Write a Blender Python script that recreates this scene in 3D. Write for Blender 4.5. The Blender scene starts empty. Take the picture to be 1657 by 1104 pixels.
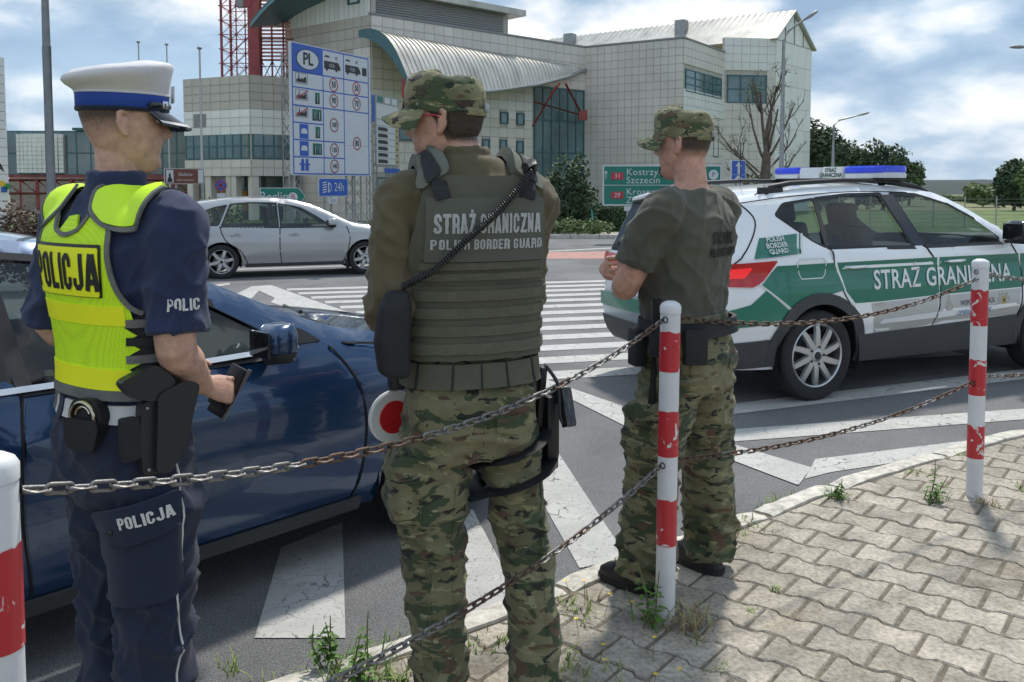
import bpy, bmesh, math, random
import numpy as np
from mathutils import Vector, Matrix, noise
from mathutils.bvhtree import BVHTree
from mathutils.geometry import delaunay_2d_cdt
random.seed(7)
V = Vector; R = math.radians; PI = math.pi
scn = bpy.context.scene
# ---------------------------------------------------------------- camera
EYE = V((0, 0, 1.55)); FL = 1430.0; CX, CY = 828.5, 388.0; PITCH = math.atan(90 / FL)
cam = bpy.data.cameras.new('camera'); cam.sensor_width = 36; cam.lens = FL / 1657 * 36
cam.shift_y = (CY - 552) / 1657; cam.clip_start = .05; cam.clip_end = 9000
camo = bpy.data.objects.new('camera', cam); scn.collection.objects.link(camo)
camo.location = EYE; camo.rotation_euler = (PI / 2 - PITCH, 0, 0); scn.camera = camo
# ---------------------------------------------------------------- sky
SUN_AZ, SUN_EL = R(18), R(58)                   # azimuth clockwise from +Y
w = bpy.data.worlds.new('World'); scn.world = w; w.use_nodes = True
nt = w.node_tree; nt.nodes.clear()
def nd(t, kind, **kw):
    n = t.nodes.new(kind)
    for k, v in kw.items():
        if hasattr(n, k): setattr(n, k, v)
        else: n.inputs[k].default_value = v
    return n
def ramp(t, stops, interp='LINEAR'):
    n = t.nodes.new('ShaderNodeValToRGB'); e = n.color_ramp.elements; n.color_ramp.interpolation = interp
    while len(e) < len(stops): e.new(.5)
    for i, (p, c) in enumerate(stops):
        e[i].position = p; e[i].color = (c if len(c) == 4 else (*c, 1)) if hasattr(c, '__len__') else (c, c, c, 1)
    return n
out = nd(nt, 'ShaderNodeOutputWorld'); bg = nd(nt, 'ShaderNodeBackground', Strength=.138)
sky = nd(nt, 'ShaderNodeTexSky', sky_type='NISHITA', sun_disc=False, sun_elevation=SUN_EL, sun_rotation=SUN_AZ, altitude=50, air_density=1.2, dust_density=.6, ozone_density=1.5)
tc = nd(nt, 'ShaderNodeTexCoord'); mp = nd(nt, 'ShaderNodeMapping'); mp.inputs['Scale'].default_value = (1, 1, 2.2); mp.inputs['Location'].default_value = (3.7, .4, .2)
n1 = nd(nt, 'ShaderNodeTexNoise', Scale=8.0, Detail=10.0, Roughness=.55, Distortion=.1)
n2 = nd(nt, 'ShaderNodeTexNoise', Scale=2.6, Detail=5.0, Roughness=.5)
cov = ramp(nt, [(.30, .82), (.44, .95), (.56, 1)]); shd = ramp(nt, [(.40, (1.4, 2.0, 2.8)), (.475, (1.95, 2.55, 3.25)), (.53, (3.0, 3.4, 3.85)), (.575, (3.8, 4.0, 4.3)), (.66, (4.75, 4.8, 4.85))])
mx = nd(nt, 'ShaderNodeMix', data_type='RGBA'); add = nd(nt, 'ShaderNodeMath', operation='MULTIPLY_ADD'); add.inputs[1].default_value = .55; 
L = nt.links.new
L(tc.outputs['Generated'], mp.inputs[0]); L(mp.outputs[0], n1.inputs[0]); L(mp.outputs[0], n2.inputs[0])
half = nd(nt, 'ShaderNodeMath', operation='MULTIPLY'); half.inputs[1].default_value = .5
vo = nd(nt, 'ShaderNodeTexVoronoi', feature='F1', Scale=6.5, Detail=1., Roughness=.5); pf = nd(nt, 'ShaderNodeMath', operation='MULTIPLY_ADD'); pf.inputs[1].default_value = -.22; pf.inputs[2].default_value = .115
L(mp.outputs[0], vo.inputs[0]); L(vo.outputs['Distance'], pf.inputs[0]); mix2 = nd(nt, 'ShaderNodeMath', operation='ADD'); L(n2.outputs[0], half.inputs[0]); L(half.outputs[0], mix2.inputs[0]); L(pf.outputs[0], mix2.inputs[1]); L(n1.outputs[0], add.inputs[0]); L(mix2.outputs[0], add.inputs[2])
L(n2.outputs[0], cov.inputs[0]); L(add.outputs[0], shd.inputs[0])
L(cov.outputs[0], mx.inputs['Factor']); L(sky.outputs[0], mx.inputs['A']); L(shd.outputs[0], mx.inputs['B'])
L(mx.outputs['Result'], bg.inputs[0]); L(bg.outputs[0], out.inputs[0])
# ---------------------------------------------------------------- sun, exposure
sl = bpy.data.lights.new('sun', 'SUN'); sl.energy = 1.95; sl.angle = R(4.0); sl.color = (1, .95, .87)
so = bpy.data.objects.new('sun', sl); scn.collection.objects.link(so); so.location = (0, 0, 30)
SDIR = V((math.sin(SUN_AZ) * math.cos(SUN_EL), math.cos(SUN_AZ) * math.cos(SUN_EL), math.sin(SUN_EL)))
so.rotation_euler = SDIR.to_track_quat('Z', 'Y').to_euler()
scn.view_settings.view_transform = 'Standard'; scn.view_settings.look = 'None'; scn.view_settings.exposure = .84; scn.view_settings.gamma = 1
scn.cycles.use_denoising = True; scn.cycles.max_bounces = 7; scn.cycles.transparent_max_bounces = 16; scn.cycles.caustics_reflective = False; scn.cycles.caustics_refractive = False; scn.cycles.sample_clamp_indirect = 6
# ---------------------------------------------------------------- pixel helpers (photo pixel -> place)
cp, sp = math.cos(PITCH), math.sin(PITCH)
def ray(x, y):
    u, v = (x - CX) / FL, (CY - y) / FL
    return V((u, cp + v * sp, -sp + v * cp))
def at(x, y, d):
    r = ray(x, y); return EYE + r * (d / r.y)
def gr(x, y, z=-.08):
    r = ray(x, y); return EYE + r * ((z - EYE.z) / r.z)
def ground_z(d): return -.08 if d < 8 else max(-.08 - (d - 8) * .0125, -.33)
# ---------------------------------------------------------------- materials
MATS = {}
def mat(name, col, rough=.6, metal=0., var=.12, scale=6., bump=0., bscale=60., coat=0., spec=.5, sheen=0., alpha=1., emit=None, rand=0., aniso=(1, 1, 1), sub=0., world=False):
    if name in MATS: return MATS[name]
    m = bpy.data.materials.new(name); m.use_nodes = True; t = m.node_tree; p = t.nodes['Principled BSDF']; MATS[name] = m
    p.inputs['Roughness'].default_value = rough; p.inputs['Metallic'].default_value = metal; p.inputs['Specular IOR Level'].default_value = spec
    p.inputs['Coat Weight'].default_value = coat; p.inputs['Coat Roughness'].default_value = .04; p.inputs['Sheen Weight'].default_value = sheen; p.inputs['Alpha'].default_value = alpha
    if sub: p.inputs['Subsurface Weight'].default_value = sub; p.inputs['Subsurface Radius'].default_value = (.012, .005, .003); p.inputs['Subsurface Scale'].default_value = .6
    c = (*col, 1)
    tc = nd(t, 'ShaderNodeTexCoord'); mp = nd(t, 'ShaderNodeMapping'); mp.inputs['Scale'].default_value = aniso; t.links.new(nd(t, 'ShaderNodeNewGeometry').outputs['Position'] if world else tc.outputs['Object'], mp.inputs[0])
    if var:
        a = nd(t, 'ShaderNodeTexNoise', Scale=scale, Detail=6., Roughness=.6); t.links.new(mp.outputs[0], a.inputs[0])
        rp = ramp(t, [(.3, tuple(x * (1 - var) for x in col)), (.5, col), (.72, tuple(min(1, x * (1 + var)) for x in col))]); t.links.new(a.outputs[0], rp.inputs[0]); src = rp.outputs[0]
        if rand:
            oi = nd(t, 'ShaderNodeObjectInfo'); mr = nd(t, 'ShaderNodeMapRange'); mr.inputs[3].default_value = 1 - rand; mr.inputs[4].default_value = 1 + rand
            hs = nd(t, 'ShaderNodeHueSaturation'); t.links.new(oi.outputs['Random'], mr.inputs[0]); t.links.new(mr.outputs[0], hs.inputs['Value']); t.links.new(src, hs.inputs['Color']); src = hs.outputs[0]
        t.links.new(src, p.inputs['Base Color'])
    else: p.inputs['Base Color'].default_value = c
    if bump:
        b = nd(t, 'ShaderNodeTexNoise', Scale=bscale, Detail=4.); t.links.new(mp.outputs[0], b.inputs[0]); bm = nd(t, 'ShaderNodeBump', Strength=min(1, bump), Distance=.004 * max(1, bump)); t.links.new(b.outputs[0], bm.inputs['Height']); t.links.new(bm.outputs[0], p.inputs['Normal'])
    if emit: p.inputs['Emission Color'].default_value = (*emit[0], 1); p.inputs['Emission Strength'].default_value = emit[1]
    return m
def glass(name, tint, tr=.6, rough=.02):
    """pane of car or facade glass: tinted see-through mixed with a mirror-like film by Fresnel"""
    if name in MATS: return MATS[name]
    m = bpy.data.materials.new(name); m.use_nodes = True; t = m.node_tree; t.nodes.clear(); MATS[name] = m
    o = nd(t, 'ShaderNodeOutputMaterial'); g = nd(t, 'ShaderNodeBsdfGlossy', Roughness=rough); tr_ = nd(t, 'ShaderNodeBsdfTransparent', Color=(*tint, 1)); df = nd(t, 'ShaderNodeBsdfDiffuse', Color=(*[x * .15 for x in tint], 1))
    m1 = nd(t, 'ShaderNodeMixShader', Fac=tr); m2 = nd(t, 'ShaderNodeMixShader'); lw = nd(t, 'ShaderNodeLayerWeight', Blend=.5); pw = nd(t, 'ShaderNodeMath', operation='POWER'); pw.inputs[1].default_value = 4.; ma = nd(t, 'ShaderNodeMath', operation='MULTIPLY_ADD'); ma.inputs[1].default_value = .8; ma.inputs[2].default_value = .05
    t.links.new(lw.outputs['Facing'], pw.inputs[0]); t.links.new(pw.outputs[0], ma.inputs[0]); t.links.new(ma.outputs[0], m2.inputs[0])
    t.links.new(df.outputs[0], m1.inputs[1]); t.links.new(tr_.outputs[0], m1.inputs[2]); t.links.new(m1.outputs[0], m2.inputs[1]); t.links.new(g.outputs[0], m2.inputs[2]); t.links.new(m2.outputs[0], o.inputs[0])
    return m
# ---------------------------------------------------------------- mesh helpers
COL = scn.collection
def link(o): COL.objects.link(o); return o
def props(o, label=None, cat=None, group=None, kind=None):
    if label: o['label'] = label
    if cat: o['category'] = cat
    if group: o['group'] = group
    if kind: o['kind'] = kind
    return o
def empty(name, loc=(0, 0, 0), rz=0., **k):
    o = bpy.data.objects.new(name, None); link(o); o.location = loc; o.rotation_euler = (0, 0, rz); o.empty_display_size = .1
    return props(o, **k)
def obj(name, me, parent=None, m=None, **k):
    o = bpy.data.objects.new(name, me); link(o)
    if m is not None:
        me.materials.clear(); me.materials.append(m)
    if parent is not None: o.parent = parent
    return props(o, **k)
def shade(me, ang=40):
    me.polygons.foreach_set('use_smooth', [True] * len(me.polygons))
    if ang < 180: me.set_sharp_from_angle(angle=R(ang))
def basis(d, up=V((0, 0, 1))):
    d = d.normalized(); 
    if abs(d.dot(V(up).normalized())) > .98: up = V((0, 1, 0)) if abs(d.y) < .9 else V((1, 0, 0))
    x = d.cross(up).normalized(); return x, x.cross(d).normalized()
class MB:
    def __init__(s): s.v = []; s.f = []
    def add(s, vs, fs):
        b = len(s.v); s.v += [tuple(v) for v in vs]; s.f += [tuple(i + b for i in f) for f in fs]; return s
    def box(s, c, d, M=None, bev=0):
        c = V(c); x, y, z = d[0] / 2, d[1] / 2, d[2] / 2
        if bev:
            bm = bmesh.new(); bmesh.ops.create_cube(bm, size=1)
            for v in bm.verts: v.co = V((v.co.x * d[0], v.co.y * d[1], v.co.z * d[2]))
            bmesh.ops.bevel(bm, geom=list(bm.edges), offset=bev, segments=2, affect='EDGES', profile=.6)
            vs = [v.co.copy() for v in bm.verts]; bm.verts.index_update(); fs = [[v.index for v in f.verts] for f in bm.faces]; bm.free()
        else:
            vs = [V((i * x, j * y, k * z)) for k in (-1, 1) for j in (-1, 1) for i in (-1, 1)]
            fs = [(0, 2, 3, 1), (4, 5, 7, 6), (0, 1, 5, 4), (2, 6, 7, 3), (0, 4, 6, 2), (1, 3, 7, 5)]
        return s.add([c + (M @ v if M else v) for v in vs], fs)
    def tube(s, pts, rad, n=10, cap=True, flat=None, up=V((0, 0, 1)), closed=False):
        pts = [V(p) for p in pts]; N = len(pts); rad = rad if hasattr(rad, '__len__') else [rad] * N
        vs = []; px = None
        for i, p in enumerate(pts):
            t = (pts[(i + 1) % N] - pts[i - 1]) if closed else (pts[min(i + 1, N - 1)] - pts[max(i - 1, 0)])
            t.normalize()
            if px is None: x, y = basis(t, up)
            else:
                x = (px - t * px.dot(t)).normalized(); y = t.cross(x)
            px = x; r = rad[i]; rx, ry = r if hasattr(r, '__len__') else (r, r)
            if flat: ry = ry * flat
            vs += [p + x * (rx * math.cos(2 * PI * k / n)) + y * (ry * math.sin(2 * PI * k / n)) for k in range(n)]
        fs = []
        for i in range(N if closed else N - 1):
            a, b = i * n, ((i + 1) % N) * n
            fs += [(a + k, a + (k + 1) % n, b + (k + 1) % n, b + k) for k in range(n)]
        if cap and not closed: fs += [tuple(range(n - 1, -1, -1)), tuple((N - 1) * n + k for k in range(n))]
        return s.add(vs, fs)
    def cyl(s, a, b, r0, r1=None, n=12, cap=True): return s.tube([a, b], [r0, r0 if r1 is None else r1], n, cap)
    def rings(s, rs, n=28, cap=True):
        """horizontal superellipse rings (z, cx, cy, rx, ryfront, ryback, power)"""
        vs = []
        for (z, cx, cy, rx, rf, rb, pw) in rs:
            for k in range(n):
                a = 2 * PI * k / n; c, q = math.cos(a), math.sin(a); e = 2 / pw
                vs.append((cx + rx * math.copysign(abs(c) ** e, c), cy + (rf if q > 0 else rb) * math.copysign(abs(q) ** e, q), z))
        fs = [(i * n + k, i * n + (k + 1) % n, (i + 1) * n + (k + 1) % n, (i + 1) * n + k) for i in range(len(rs) - 1) for k in range(n)]
        if cap: fs += [tuple(range(n - 1, -1, -1)), tuple((len(rs) - 1) * n + k for k in range(n))]
        return s.add(vs, fs)
    def lathe(s, prof, o, ax=V((0, 0, 1)), n=32, cap=False):
        ax = V(ax).normalized(); x, y = basis(ax, V((0, 1, .01))); o = V(o); vs = []
        for (r, h) in prof: vs += [o + ax * h + x * (r * math.cos(2 * PI * k / n)) + y * (r * math.sin(2 * PI * k / n)) for k in range(n)]
        fs = [(i * n + k, i * n + (k + 1) % n, (i + 1) * n + (k + 1) % n, (i + 1) * n + k) for i in range(len(prof) - 1) for k in range(n)]
        if cap: fs += [tuple(range(n - 1, -1, -1)), tuple((len(prof) - 1) * n + k for k in range(n))]
        return s.add(vs, fs)
    def prism(s, poly, O, U, W, t):
        """polygon in the U,W plane at O, extruded by vector t"""
        O, U, W, t = V(O), V(U), V(W), V(t); n = len(poly)
        a = [O + U * p[0] + W * p[1] for p in poly]
        return s.add(a + [p + t for p in a], [tuple(range(n))[::-1], tuple(range(n, 2 * n))] + [(k, (k + 1) % n, n + (k + 1) % n, n + k) for k in range(n)])
    def grid(s, P, closed=False):
        """P[i][j] points"""
        m = len(P[0]); vs = [p for r in P for p in r]
        return s.add(vs, [(i * m + j, i * m + j + 1, (i + 1) * m + j + 1, (i + 1) * m + j) for i in range(len(P) - 1) for j in range(m - 1)])
    def sphere(s, c, r, n=12, m=8):
        r = r if hasattr(r, '__len__') else (r, r, r); c = V(c)
        vs = [c + V((0, 0, -r[2]))] + [c + V((r[0] * math.cos(2 * PI * k / n) * math.cos(a), r[1] * math.sin(2 * PI * k / n) * math.cos(a), r[2] * math.sin(a))) for a in [(-.5 + (i + 1) / m) * PI for i in range(m - 1)] for k in range(n)] + [c + V((0, 0, r[2]))]
        fs = [(0, 1 + (k + 1) % n, 1 + k) for k in range(n)] + [(1 + i * n + k, 1 + i * n + (k + 1) % n, 1 + (i + 1) * n + (k + 1) % n, 1 + (i + 1) * n + k) for i in range(m - 2) for k in range(n)]
        l = len(vs) - 1; fs += [(l, l - n + k, l - n + (k + 1) % n) for k in range(n)]
        return s.add(vs, fs)
    def mesh(s, name='m'):
        me = bpy.data.meshes.new(name); me.from_pydata(s.v, [], s.f); me.update(); return me
    def build(s, name, m, parent=None, ang=40, **k):
        me = s.mesh(name); fixn(me)
        if ang: shade(me, ang)
        return obj(name, me, parent, m, **k)
def fixn(me):
    bm = bmesh.new(); bm.from_mesh(me); bmesh.ops.recalc_face_normals(bm, faces=bm.faces); bm.to_mesh(me); bm.free()
def remesh(mb, vox, it=5, fac=.5):
    o = bpy.data.objects.new('tmp', mb.mesh()); link(o)
    r = o.modifiers.new('r', 'REMESH'); r.mode = 'VOXEL'; r.voxel_size = vox
    q = o.modifiers.new('s', 'SMOOTH'); q.iterations = it; q.factor = fac
    me = bpy.data.meshes.new_from_object(o.evaluated_get(bpy.context.evaluated_depsgraph_get())); bpy.data.objects.remove(o); return me
def deform(me, fn):
    """move every vertex along its normal by fn(co)"""
    for v, n in zip(me.vertices, [q.vector.copy() for q in me.vertex_normals]):
        v.co += n * fn(v.co)
    me.update()
def bvh_of(*mes):
    vs = []; fs = []
    for me in mes:
        b = len(vs); vs += [v.co.copy() for v in me.vertices]; fs += [[i + b for i in p.vertices] for p in me.polygons]
    return BVHTree.FromPolygons(vs, fs)
def inpoly(P, poly):
    x, y = P[:, 0], P[:, 1]; r = np.zeros(len(P), bool); n = len(poly)
    for i in range(n):
        x1, y1 = poly[i]; x2, y2 = poly[i - 1]
        if y1 != y2: r ^= ((y1 > y) != (y2 > y)) & (x < (x2 - x1) * (y - y1) / (y2 - y1) + x1)
    return r
def resamp(poly, res):
    o = []
    for i in range(len(poly)):
        a, b = poly[i], poly[(i + 1) % len(poly)]; l = math.hypot(b[0] - a[0], b[1] - a[1]); k = max(1, round(l / res))
        o += [(a[0] + (b[0] - a[0]) * j / k, a[1] + (b[1] - a[1]) * j / k) for j in range(k)]
    return o
def rnd(poly, r, seg=4):
    """round the corners of a polygon; a point may carry its own radius (x, y, r)"""
    o = []; n = len(poly)
    for i in range(n):
        p = V(poly[i][:2]); a = V(poly[i - 1][:2]); b = V(poly[(i + 1) % n][:2]); rr = poly[i][2] if len(poly[i]) > 2 else r
        u, v = a - p, b - p; l = min(rr, u.length * .45, v.length * .45)
        if l < 1e-5: o.append(tuple(p)); continue
        q0, q1 = p + u.normalized() * l, p + v.normalized() * l
        for k in range(seg + 1):
            t = k / seg; o.append(tuple(q0 * (1 - t) ** 2 + p * 2 * t * (1 - t) + q1 * t * t))
    return o
def spline(pts, k=6):
    """Catmull-Rom through points"""
    o = []; n = len(pts); P = [V(p) for p in pts]
    for i in range(n - 1):
        p0, p1, p2, p3 = P[max(i - 1, 0)], P[i], P[i + 1], P[min(i + 2, n - 1)]
        for j in range(k):
            t = j / k; o.append(.5 * ((2 * p1) + (p2 - p0) * t + (2 * p0 - 5 * p1 + 4 * p2 - p3) * t * t + (3 * p1 - p0 - 3 * p2 + p3) * t ** 3))
    return o + [P[-1]]
def tri2d(poly, res, holes=()):
    loops = [resamp(poly, res)] + [resamp(h, res) for h in holes]; pts = []; ed = []
    for l in loops:
        b = len(pts); pts += l; ed += [(b + i, b + (i + 1) % len(l)) for i in range(len(l))]
    P = np.array(loops[0]); x0, y0 = P.min(0); x1, y1 = P.max(0)
    gx, gy = np.meshgrid(np.arange(x0 + res / 2, x1, res), np.arange(y0 + res / 2, y1, res)); G = np.stack([gx.ravel(), gy.ravel()], 1)
    if len(G):
        G = G[inpoly(G, loops[0])]
        for h in loops[1:]: G = G[~inpoly(G, h)]
        if len(G):
            Q = np.array(pts); keep = np.array([np.min((Q[:, 0] - g[0]) ** 2 + (Q[:, 1] - g[1]) ** 2) > (res * .45) ** 2 for g in G], bool); G = G[keep]
    allp = [V(p) for p in pts] + [V(g) for g in G]
    vo, eo, fo, *_ = delaunay_2d_cdt(allp, ed, [], 0, 1e-6)
    F = [f for f in fo]
    Cn = np.array([[sum(vo[i][k] for i in f) / len(f) for k in (0, 1)] for f in F]); ok = inpoly(Cn, loops[0])
    for h in loops[1:]: ok &= ~inpoly(Cn, h)
    return [tuple(v) for v in vo], [tuple(f) for f, q in zip(F, ok) if q]
def patch(name, poly, mapf, m, parent, res=.02, off=.003, th=.004, holes=(), back=False, **k):
    """a piece of sheet laid on a surface: polygon (u, v) mapped by mapf -> (point, normal)"""
    vo, F = tri2d(poly, res, holes); used = sorted({i for f in F for i in f}); ix = {o: i for i, o in enumerate(used)}
    pn = [mapf(*vo[i]) for i in used]; F = [tuple(ix[i] for i in f) for f in F]
    top = [p + n * (off + th) for p, n in pn]; low = [p + n * (off - .002) for p, n in pn]; n = len(top)
    cnt = {}
    for f in F:
        for a, b in zip(f, f[1:] + f[:1]): cnt[(a, b)] = 1
    fs = list(F) + [(b, a, a + n, b + n) for (a, b) in cnt if (b, a) not in cnt]
    me = bpy.data.meshes.new(name); me.from_pydata(top + low, [], fs); me.update()
    bm = bmesh.new(); bm.from_mesh(me); lo = [v for v in bm.verts if not v.link_faces]; bmesh.ops.delete(bm, geom=lo, context='VERTS')
    bmesh.ops.recalc_face_normals(bm, faces=bm.faces); bm.to_mesh(me); bm.free(); shade(me, 50)
    return obj(name, me, parent, m, **k)
def flatmap(O, U, W):
    O, U, W = V(O), V(U).normalized(), V(W).normalized(); N = U.cross(W)
    return lambda u, v: (O + U * u + W * v, N)
def planemap(b, O, U, W, N, far=.6):
    O, U, W, N = V(O), V(U), V(W), V(N).normalized()
    def f(u, v):
        p = O + U * u + W * v; h = b.ray_cast(p + N * far, -N, far * 2 + 1)
        if h[0] is None: h = b.find_nearest(p)
        n = h[1] if h[1].dot(N) > 0 else -h[1]
        return h[0], n
    return f
def cylmap(b, c, rad=.2, a0=-PI / 2):
    """u = arc length around a vertical axis through c (u = 0 at angle a0), v = height"""
    def f(u, v):
        a = a0 + u / rad; d = V((math.cos(a), math.sin(a), 0)); h = b.ray_cast(V((c[0], c[1], v)) + d * .7, -d, .7)
        if h[0] is None: h = b.find_nearest(V((c[0], c[1], v)) + d * rad)
        n = h[1] if h[1].dot(d) > 0 else -h[1]
        n = (n + d * .6).normalized()
        return h[0], n
    return f
def text2d(s, size, bold=0., sx=1., align='CENTER', sub=0, shear=0., sp=1., line=.9):
    c = bpy.data.curves.new('t', 'FONT'); c.body = s; c.size = size; c.offset = bold; c.align_x = align; c.align_y = 'CENTER'; c.shear = shear; c.space_character = sp; c.space_line = line; c.resolution_u = 3
    o = bpy.data.objects.new('t', c); link(o); me = bpy.data.meshes.new_from_object(o.evaluated_get(bpy.context.evaluated_depsgraph_get())); bpy.data.objects.remove(o)
    bm = bmesh.new(); bm.from_mesh(me); bmesh.ops.triangulate(bm, faces=bm.faces)
    for _ in range(sub): bmesh.ops.subdivide_edges(bm, edges=[e for e in bm.edges if e.calc_length() > size * .12], cuts=1, use_grid_fill=False); bmesh.ops.triangulate(bm, faces=bm.faces)
    vs = [(v.co.x * sx, v.co.y) for v in bm.verts]; bm.verts.index_update(); fs = [tuple(v.index for v in f.verts) for f in bm.faces]; bm.free()
    return vs, fs
def lettering(name, s, mapf, m, parent, size, off=.004, at=(0, 0), rot=0., **k):
    kw = {q: k.pop(q) for q in ('label',) if q in k}
    vs, fs = text2d(s, size, **k); P = []; c_, s_ = math.cos(rot), math.sin(rot)
    for x, y in vs:
        p, n = mapf(at[0] + x * c_ - y * s_, at[1] + x * s_ + y * c_); P.append(p + n * off)
    me = bpy.data.meshes.new(name); me.from_pydata(P, [], fs); me.update(); return obj(name, me, parent, m, **kw)
def strip(pts, wd):
    """polygon of a thin line of width wd along 2-D points"""
    P = [V(p[:2]) for p in pts]; l = []; r = []
    for i, p in enumerate(P):
        t = (P[min(i + 1, len(P) - 1)] - P[max(i - 1, 0)]).normalized(); n = V((-t.y, t.x)) * wd / 2; l.append(tuple(p + n)); r.append(tuple(p - n))
    return l + r[::-1]
def circ(cx, cy, r, n=24, ry=None, a0=0, a1=2 * PI): return [(cx + r * math.cos(a0 + (a1 - a0) * k / n), cy + (ry or r) * math.sin(a0 + (a1 - a0) * k / n)) for k in range(n)]

# ---------------------------------------------------------------- heavy condensed block capitals, as printed on uniforms
def glyph(ch, w=.46, t=.18):
    l, r, b, tp, k = t / 2, w - t / 2, t / 2, 1 - t / 2, .09
    bowl = lambda y0, y1: [(l, y1), (r - k, y1), (r, y1 - k), (r, y0 + k), (r - k, y0), (l, y0)]
    C = [(r, .64), (r, tp - k), (r - k, tp), (l + k, tp), (l, tp - k), (l, b + k), (l + k, b), (r - k, b), (r, b + k)]
    G = {'P': [[(l, 0), (l, 1)], bowl(.46, tp)], 'O': [[(l, .5), (l, b + k), (l + k, b), (r - k, b), (r, b + k), (r, tp - k), (r - k, tp), (l + k, tp), (l, tp - k), (l, .49)]], 'L': [[(l, 1), (l, 0)], [(l, b), (w - .04, b)]], 'C': [C + [(r, .36)]],
         'J': [[(r, 1), (r, b + k), (r - k, b), (l + k * .8, b), (l, b + k), (l, .34)]], 'A': [[(.06, 0), (w / 2 - .02, 1)], [(w - .06, 0), (w / 2 + .02, 1)], [(.13, .25), (w - .13, .25)]], 'S': [[(r, .66), (r, tp - k), (r - k, tp), (l + k, tp), (l, tp - k), (l, .66), (l + .06, .57), (r - .06, .43), (r, .34), (r, b + k), (r - k, b), (l + k, b), (l, b + k), (l, .34)]],
         'T': [[(0, tp), (w, tp)], [(w / 2, 0), (w / 2, tp)]], 'R': [[(l, 0), (l, 1)], bowl(.46, tp), [(r - k - .03, .46), (r, .36), (r, 0)]], 'Z': [[(.02, tp), (w, tp)], [(r, tp), (l, b)], [(0, b), (w, b)]], 'G': [C + [(r, .46), (w * .5, .46)]], 'N': [[(l, 0), (l, 1)], [(r, 0), (r, 1)], [(l, .95), (r, .05)]],
         'B': [[(l, 0), (l, 1)], bowl(.5, tp), bowl(b, .5)], 'D': [[(l, 0), (l, 1)], bowl(b, tp)], 'U': [[(l, 1), (l, b + k), (l + k, b), (r - k, b), (r, b + k), (r, 1)]], 'E': [[(l, 0), (l, 1)], [(l, tp), (w, tp)], [(l, .5), (w - .05, .5)], [(l, b), (w, b)]], 'H': [[(l, 0), (l, 1)], [(r, 0), (r, 1)], [(l, .5), (r, .5)]], 'Ż': [[(.02, tp), (w, tp)], [(r, tp), (l, b)], [(0, b), (w, b)], [(w / 2 - .08, 1.13), (w / 2 + .08, 1.13)]], 'I': [[(t / 2, 0), (t / 2, 1)]]}
    return G.get(ch, []), (t if ch == 'I' else w)
def block(name, s, mapf, m, parent, h, at=(0, 0), sx=1., off=.004, t=.18, gap=.075, rot=0., res=None):
    x = 0; polys = []
    for ch in s:
        if ch == ' ': x += .26; continue
        G, w_ = glyph(ch, t=t)
        for P in G: polys.append(strip(resamp_line(P), t) if True else 0); polys[-1] = [(x + a, b) for a, b in polys[-1]]
        x += w_ + gap
    tot = x - gap; vs = []; fs = []; c_, s_ = math.cos(rot), math.sin(rot)
    for i, q in enumerate(polys):
        n = len(q) // 2; b0 = len(vs)
        for a, b in q:
            u, v = (a - tot / 2) * h * sx, (b - .5) * h; p, nn = mapf(at[0] + u * c_ - v * s_, at[1] + u * s_ + v * c_); vs.append(p + nn * (off + .00012 * (i % 7)))
        fs += [(b0 + k, b0 + k + 1, b0 + 2 * n - 2 - k, b0 + 2 * n - 1 - k) for k in range(n - 1)]
    me = bpy.data.meshes.new(name); me.from_pydata(vs, [], fs); me.update(); return obj(name, me, parent, m)
def resamp_line(P, d=.14):
    o = [P[0]]
    for a, b in zip(P, P[1:]):
        k = max(1, round(math.hypot(b[0] - a[0], b[1] - a[1]) / d)); o += [(a[0] + (b[0] - a[0]) * j / k, a[1] + (b[1] - a[1]) * j / k) for j in range(1, k + 1)]
    return o
# ================================================================ setting: ground, road, pavement
def asphalt(name, col, scale):
    m = mat(name, col, .88, var=.0); t = m.node_tree; p = t.nodes['Principled BSDF']
    tc = nd(t, 'ShaderNodeTexCoord'); a = nd(t, 'ShaderNodeTexNoise', Scale=.7, Detail=8., Roughness=.65); b = nd(t, 'ShaderNodeTexNoise', Scale=scale, Detail=3., Roughness=.7); v = nd(t, 'ShaderNodeTexVoronoi', Scale=scale * .8)
    for q in (a, b, v): t.links.new(tc.outputs['Object'], q.inputs[0])
    r1 = ramp(t, [(.35, tuple(x * .72 for x in col)), (.5, col), (.65, tuple(x * 1.2 for x in col))]); r2 = ramp(t, [(.3, .42), (.5, .95), (.7, 2.0)]); t.links.new(a.outputs[0], r1.inputs[0]); t.links.new(b.outputs[0], r2.inputs[0])
    mx = nd(t, 'ShaderNodeMix', data_type='RGBA', blend_type='MULTIPLY'); mx.inputs['Factor'].default_value = 1; t.links.new(r1.outputs[0], mx.inputs['A']); t.links.new(r2.outputs[0], mx.inputs['B']); t.links.new(mx.outputs['Result'], p.inputs['Base Color'])
    bm = nd(t, 'ShaderNodeBump', Strength=.8, Distance=.004); t.links.new(v.outputs[0], bm.inputs['Height']); t.links.new(bm.outputs[0], p.inputs['Normal']); return m
M_ASPH = asphalt('asphalt', (.155, .155, .157), 190.)
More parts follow.
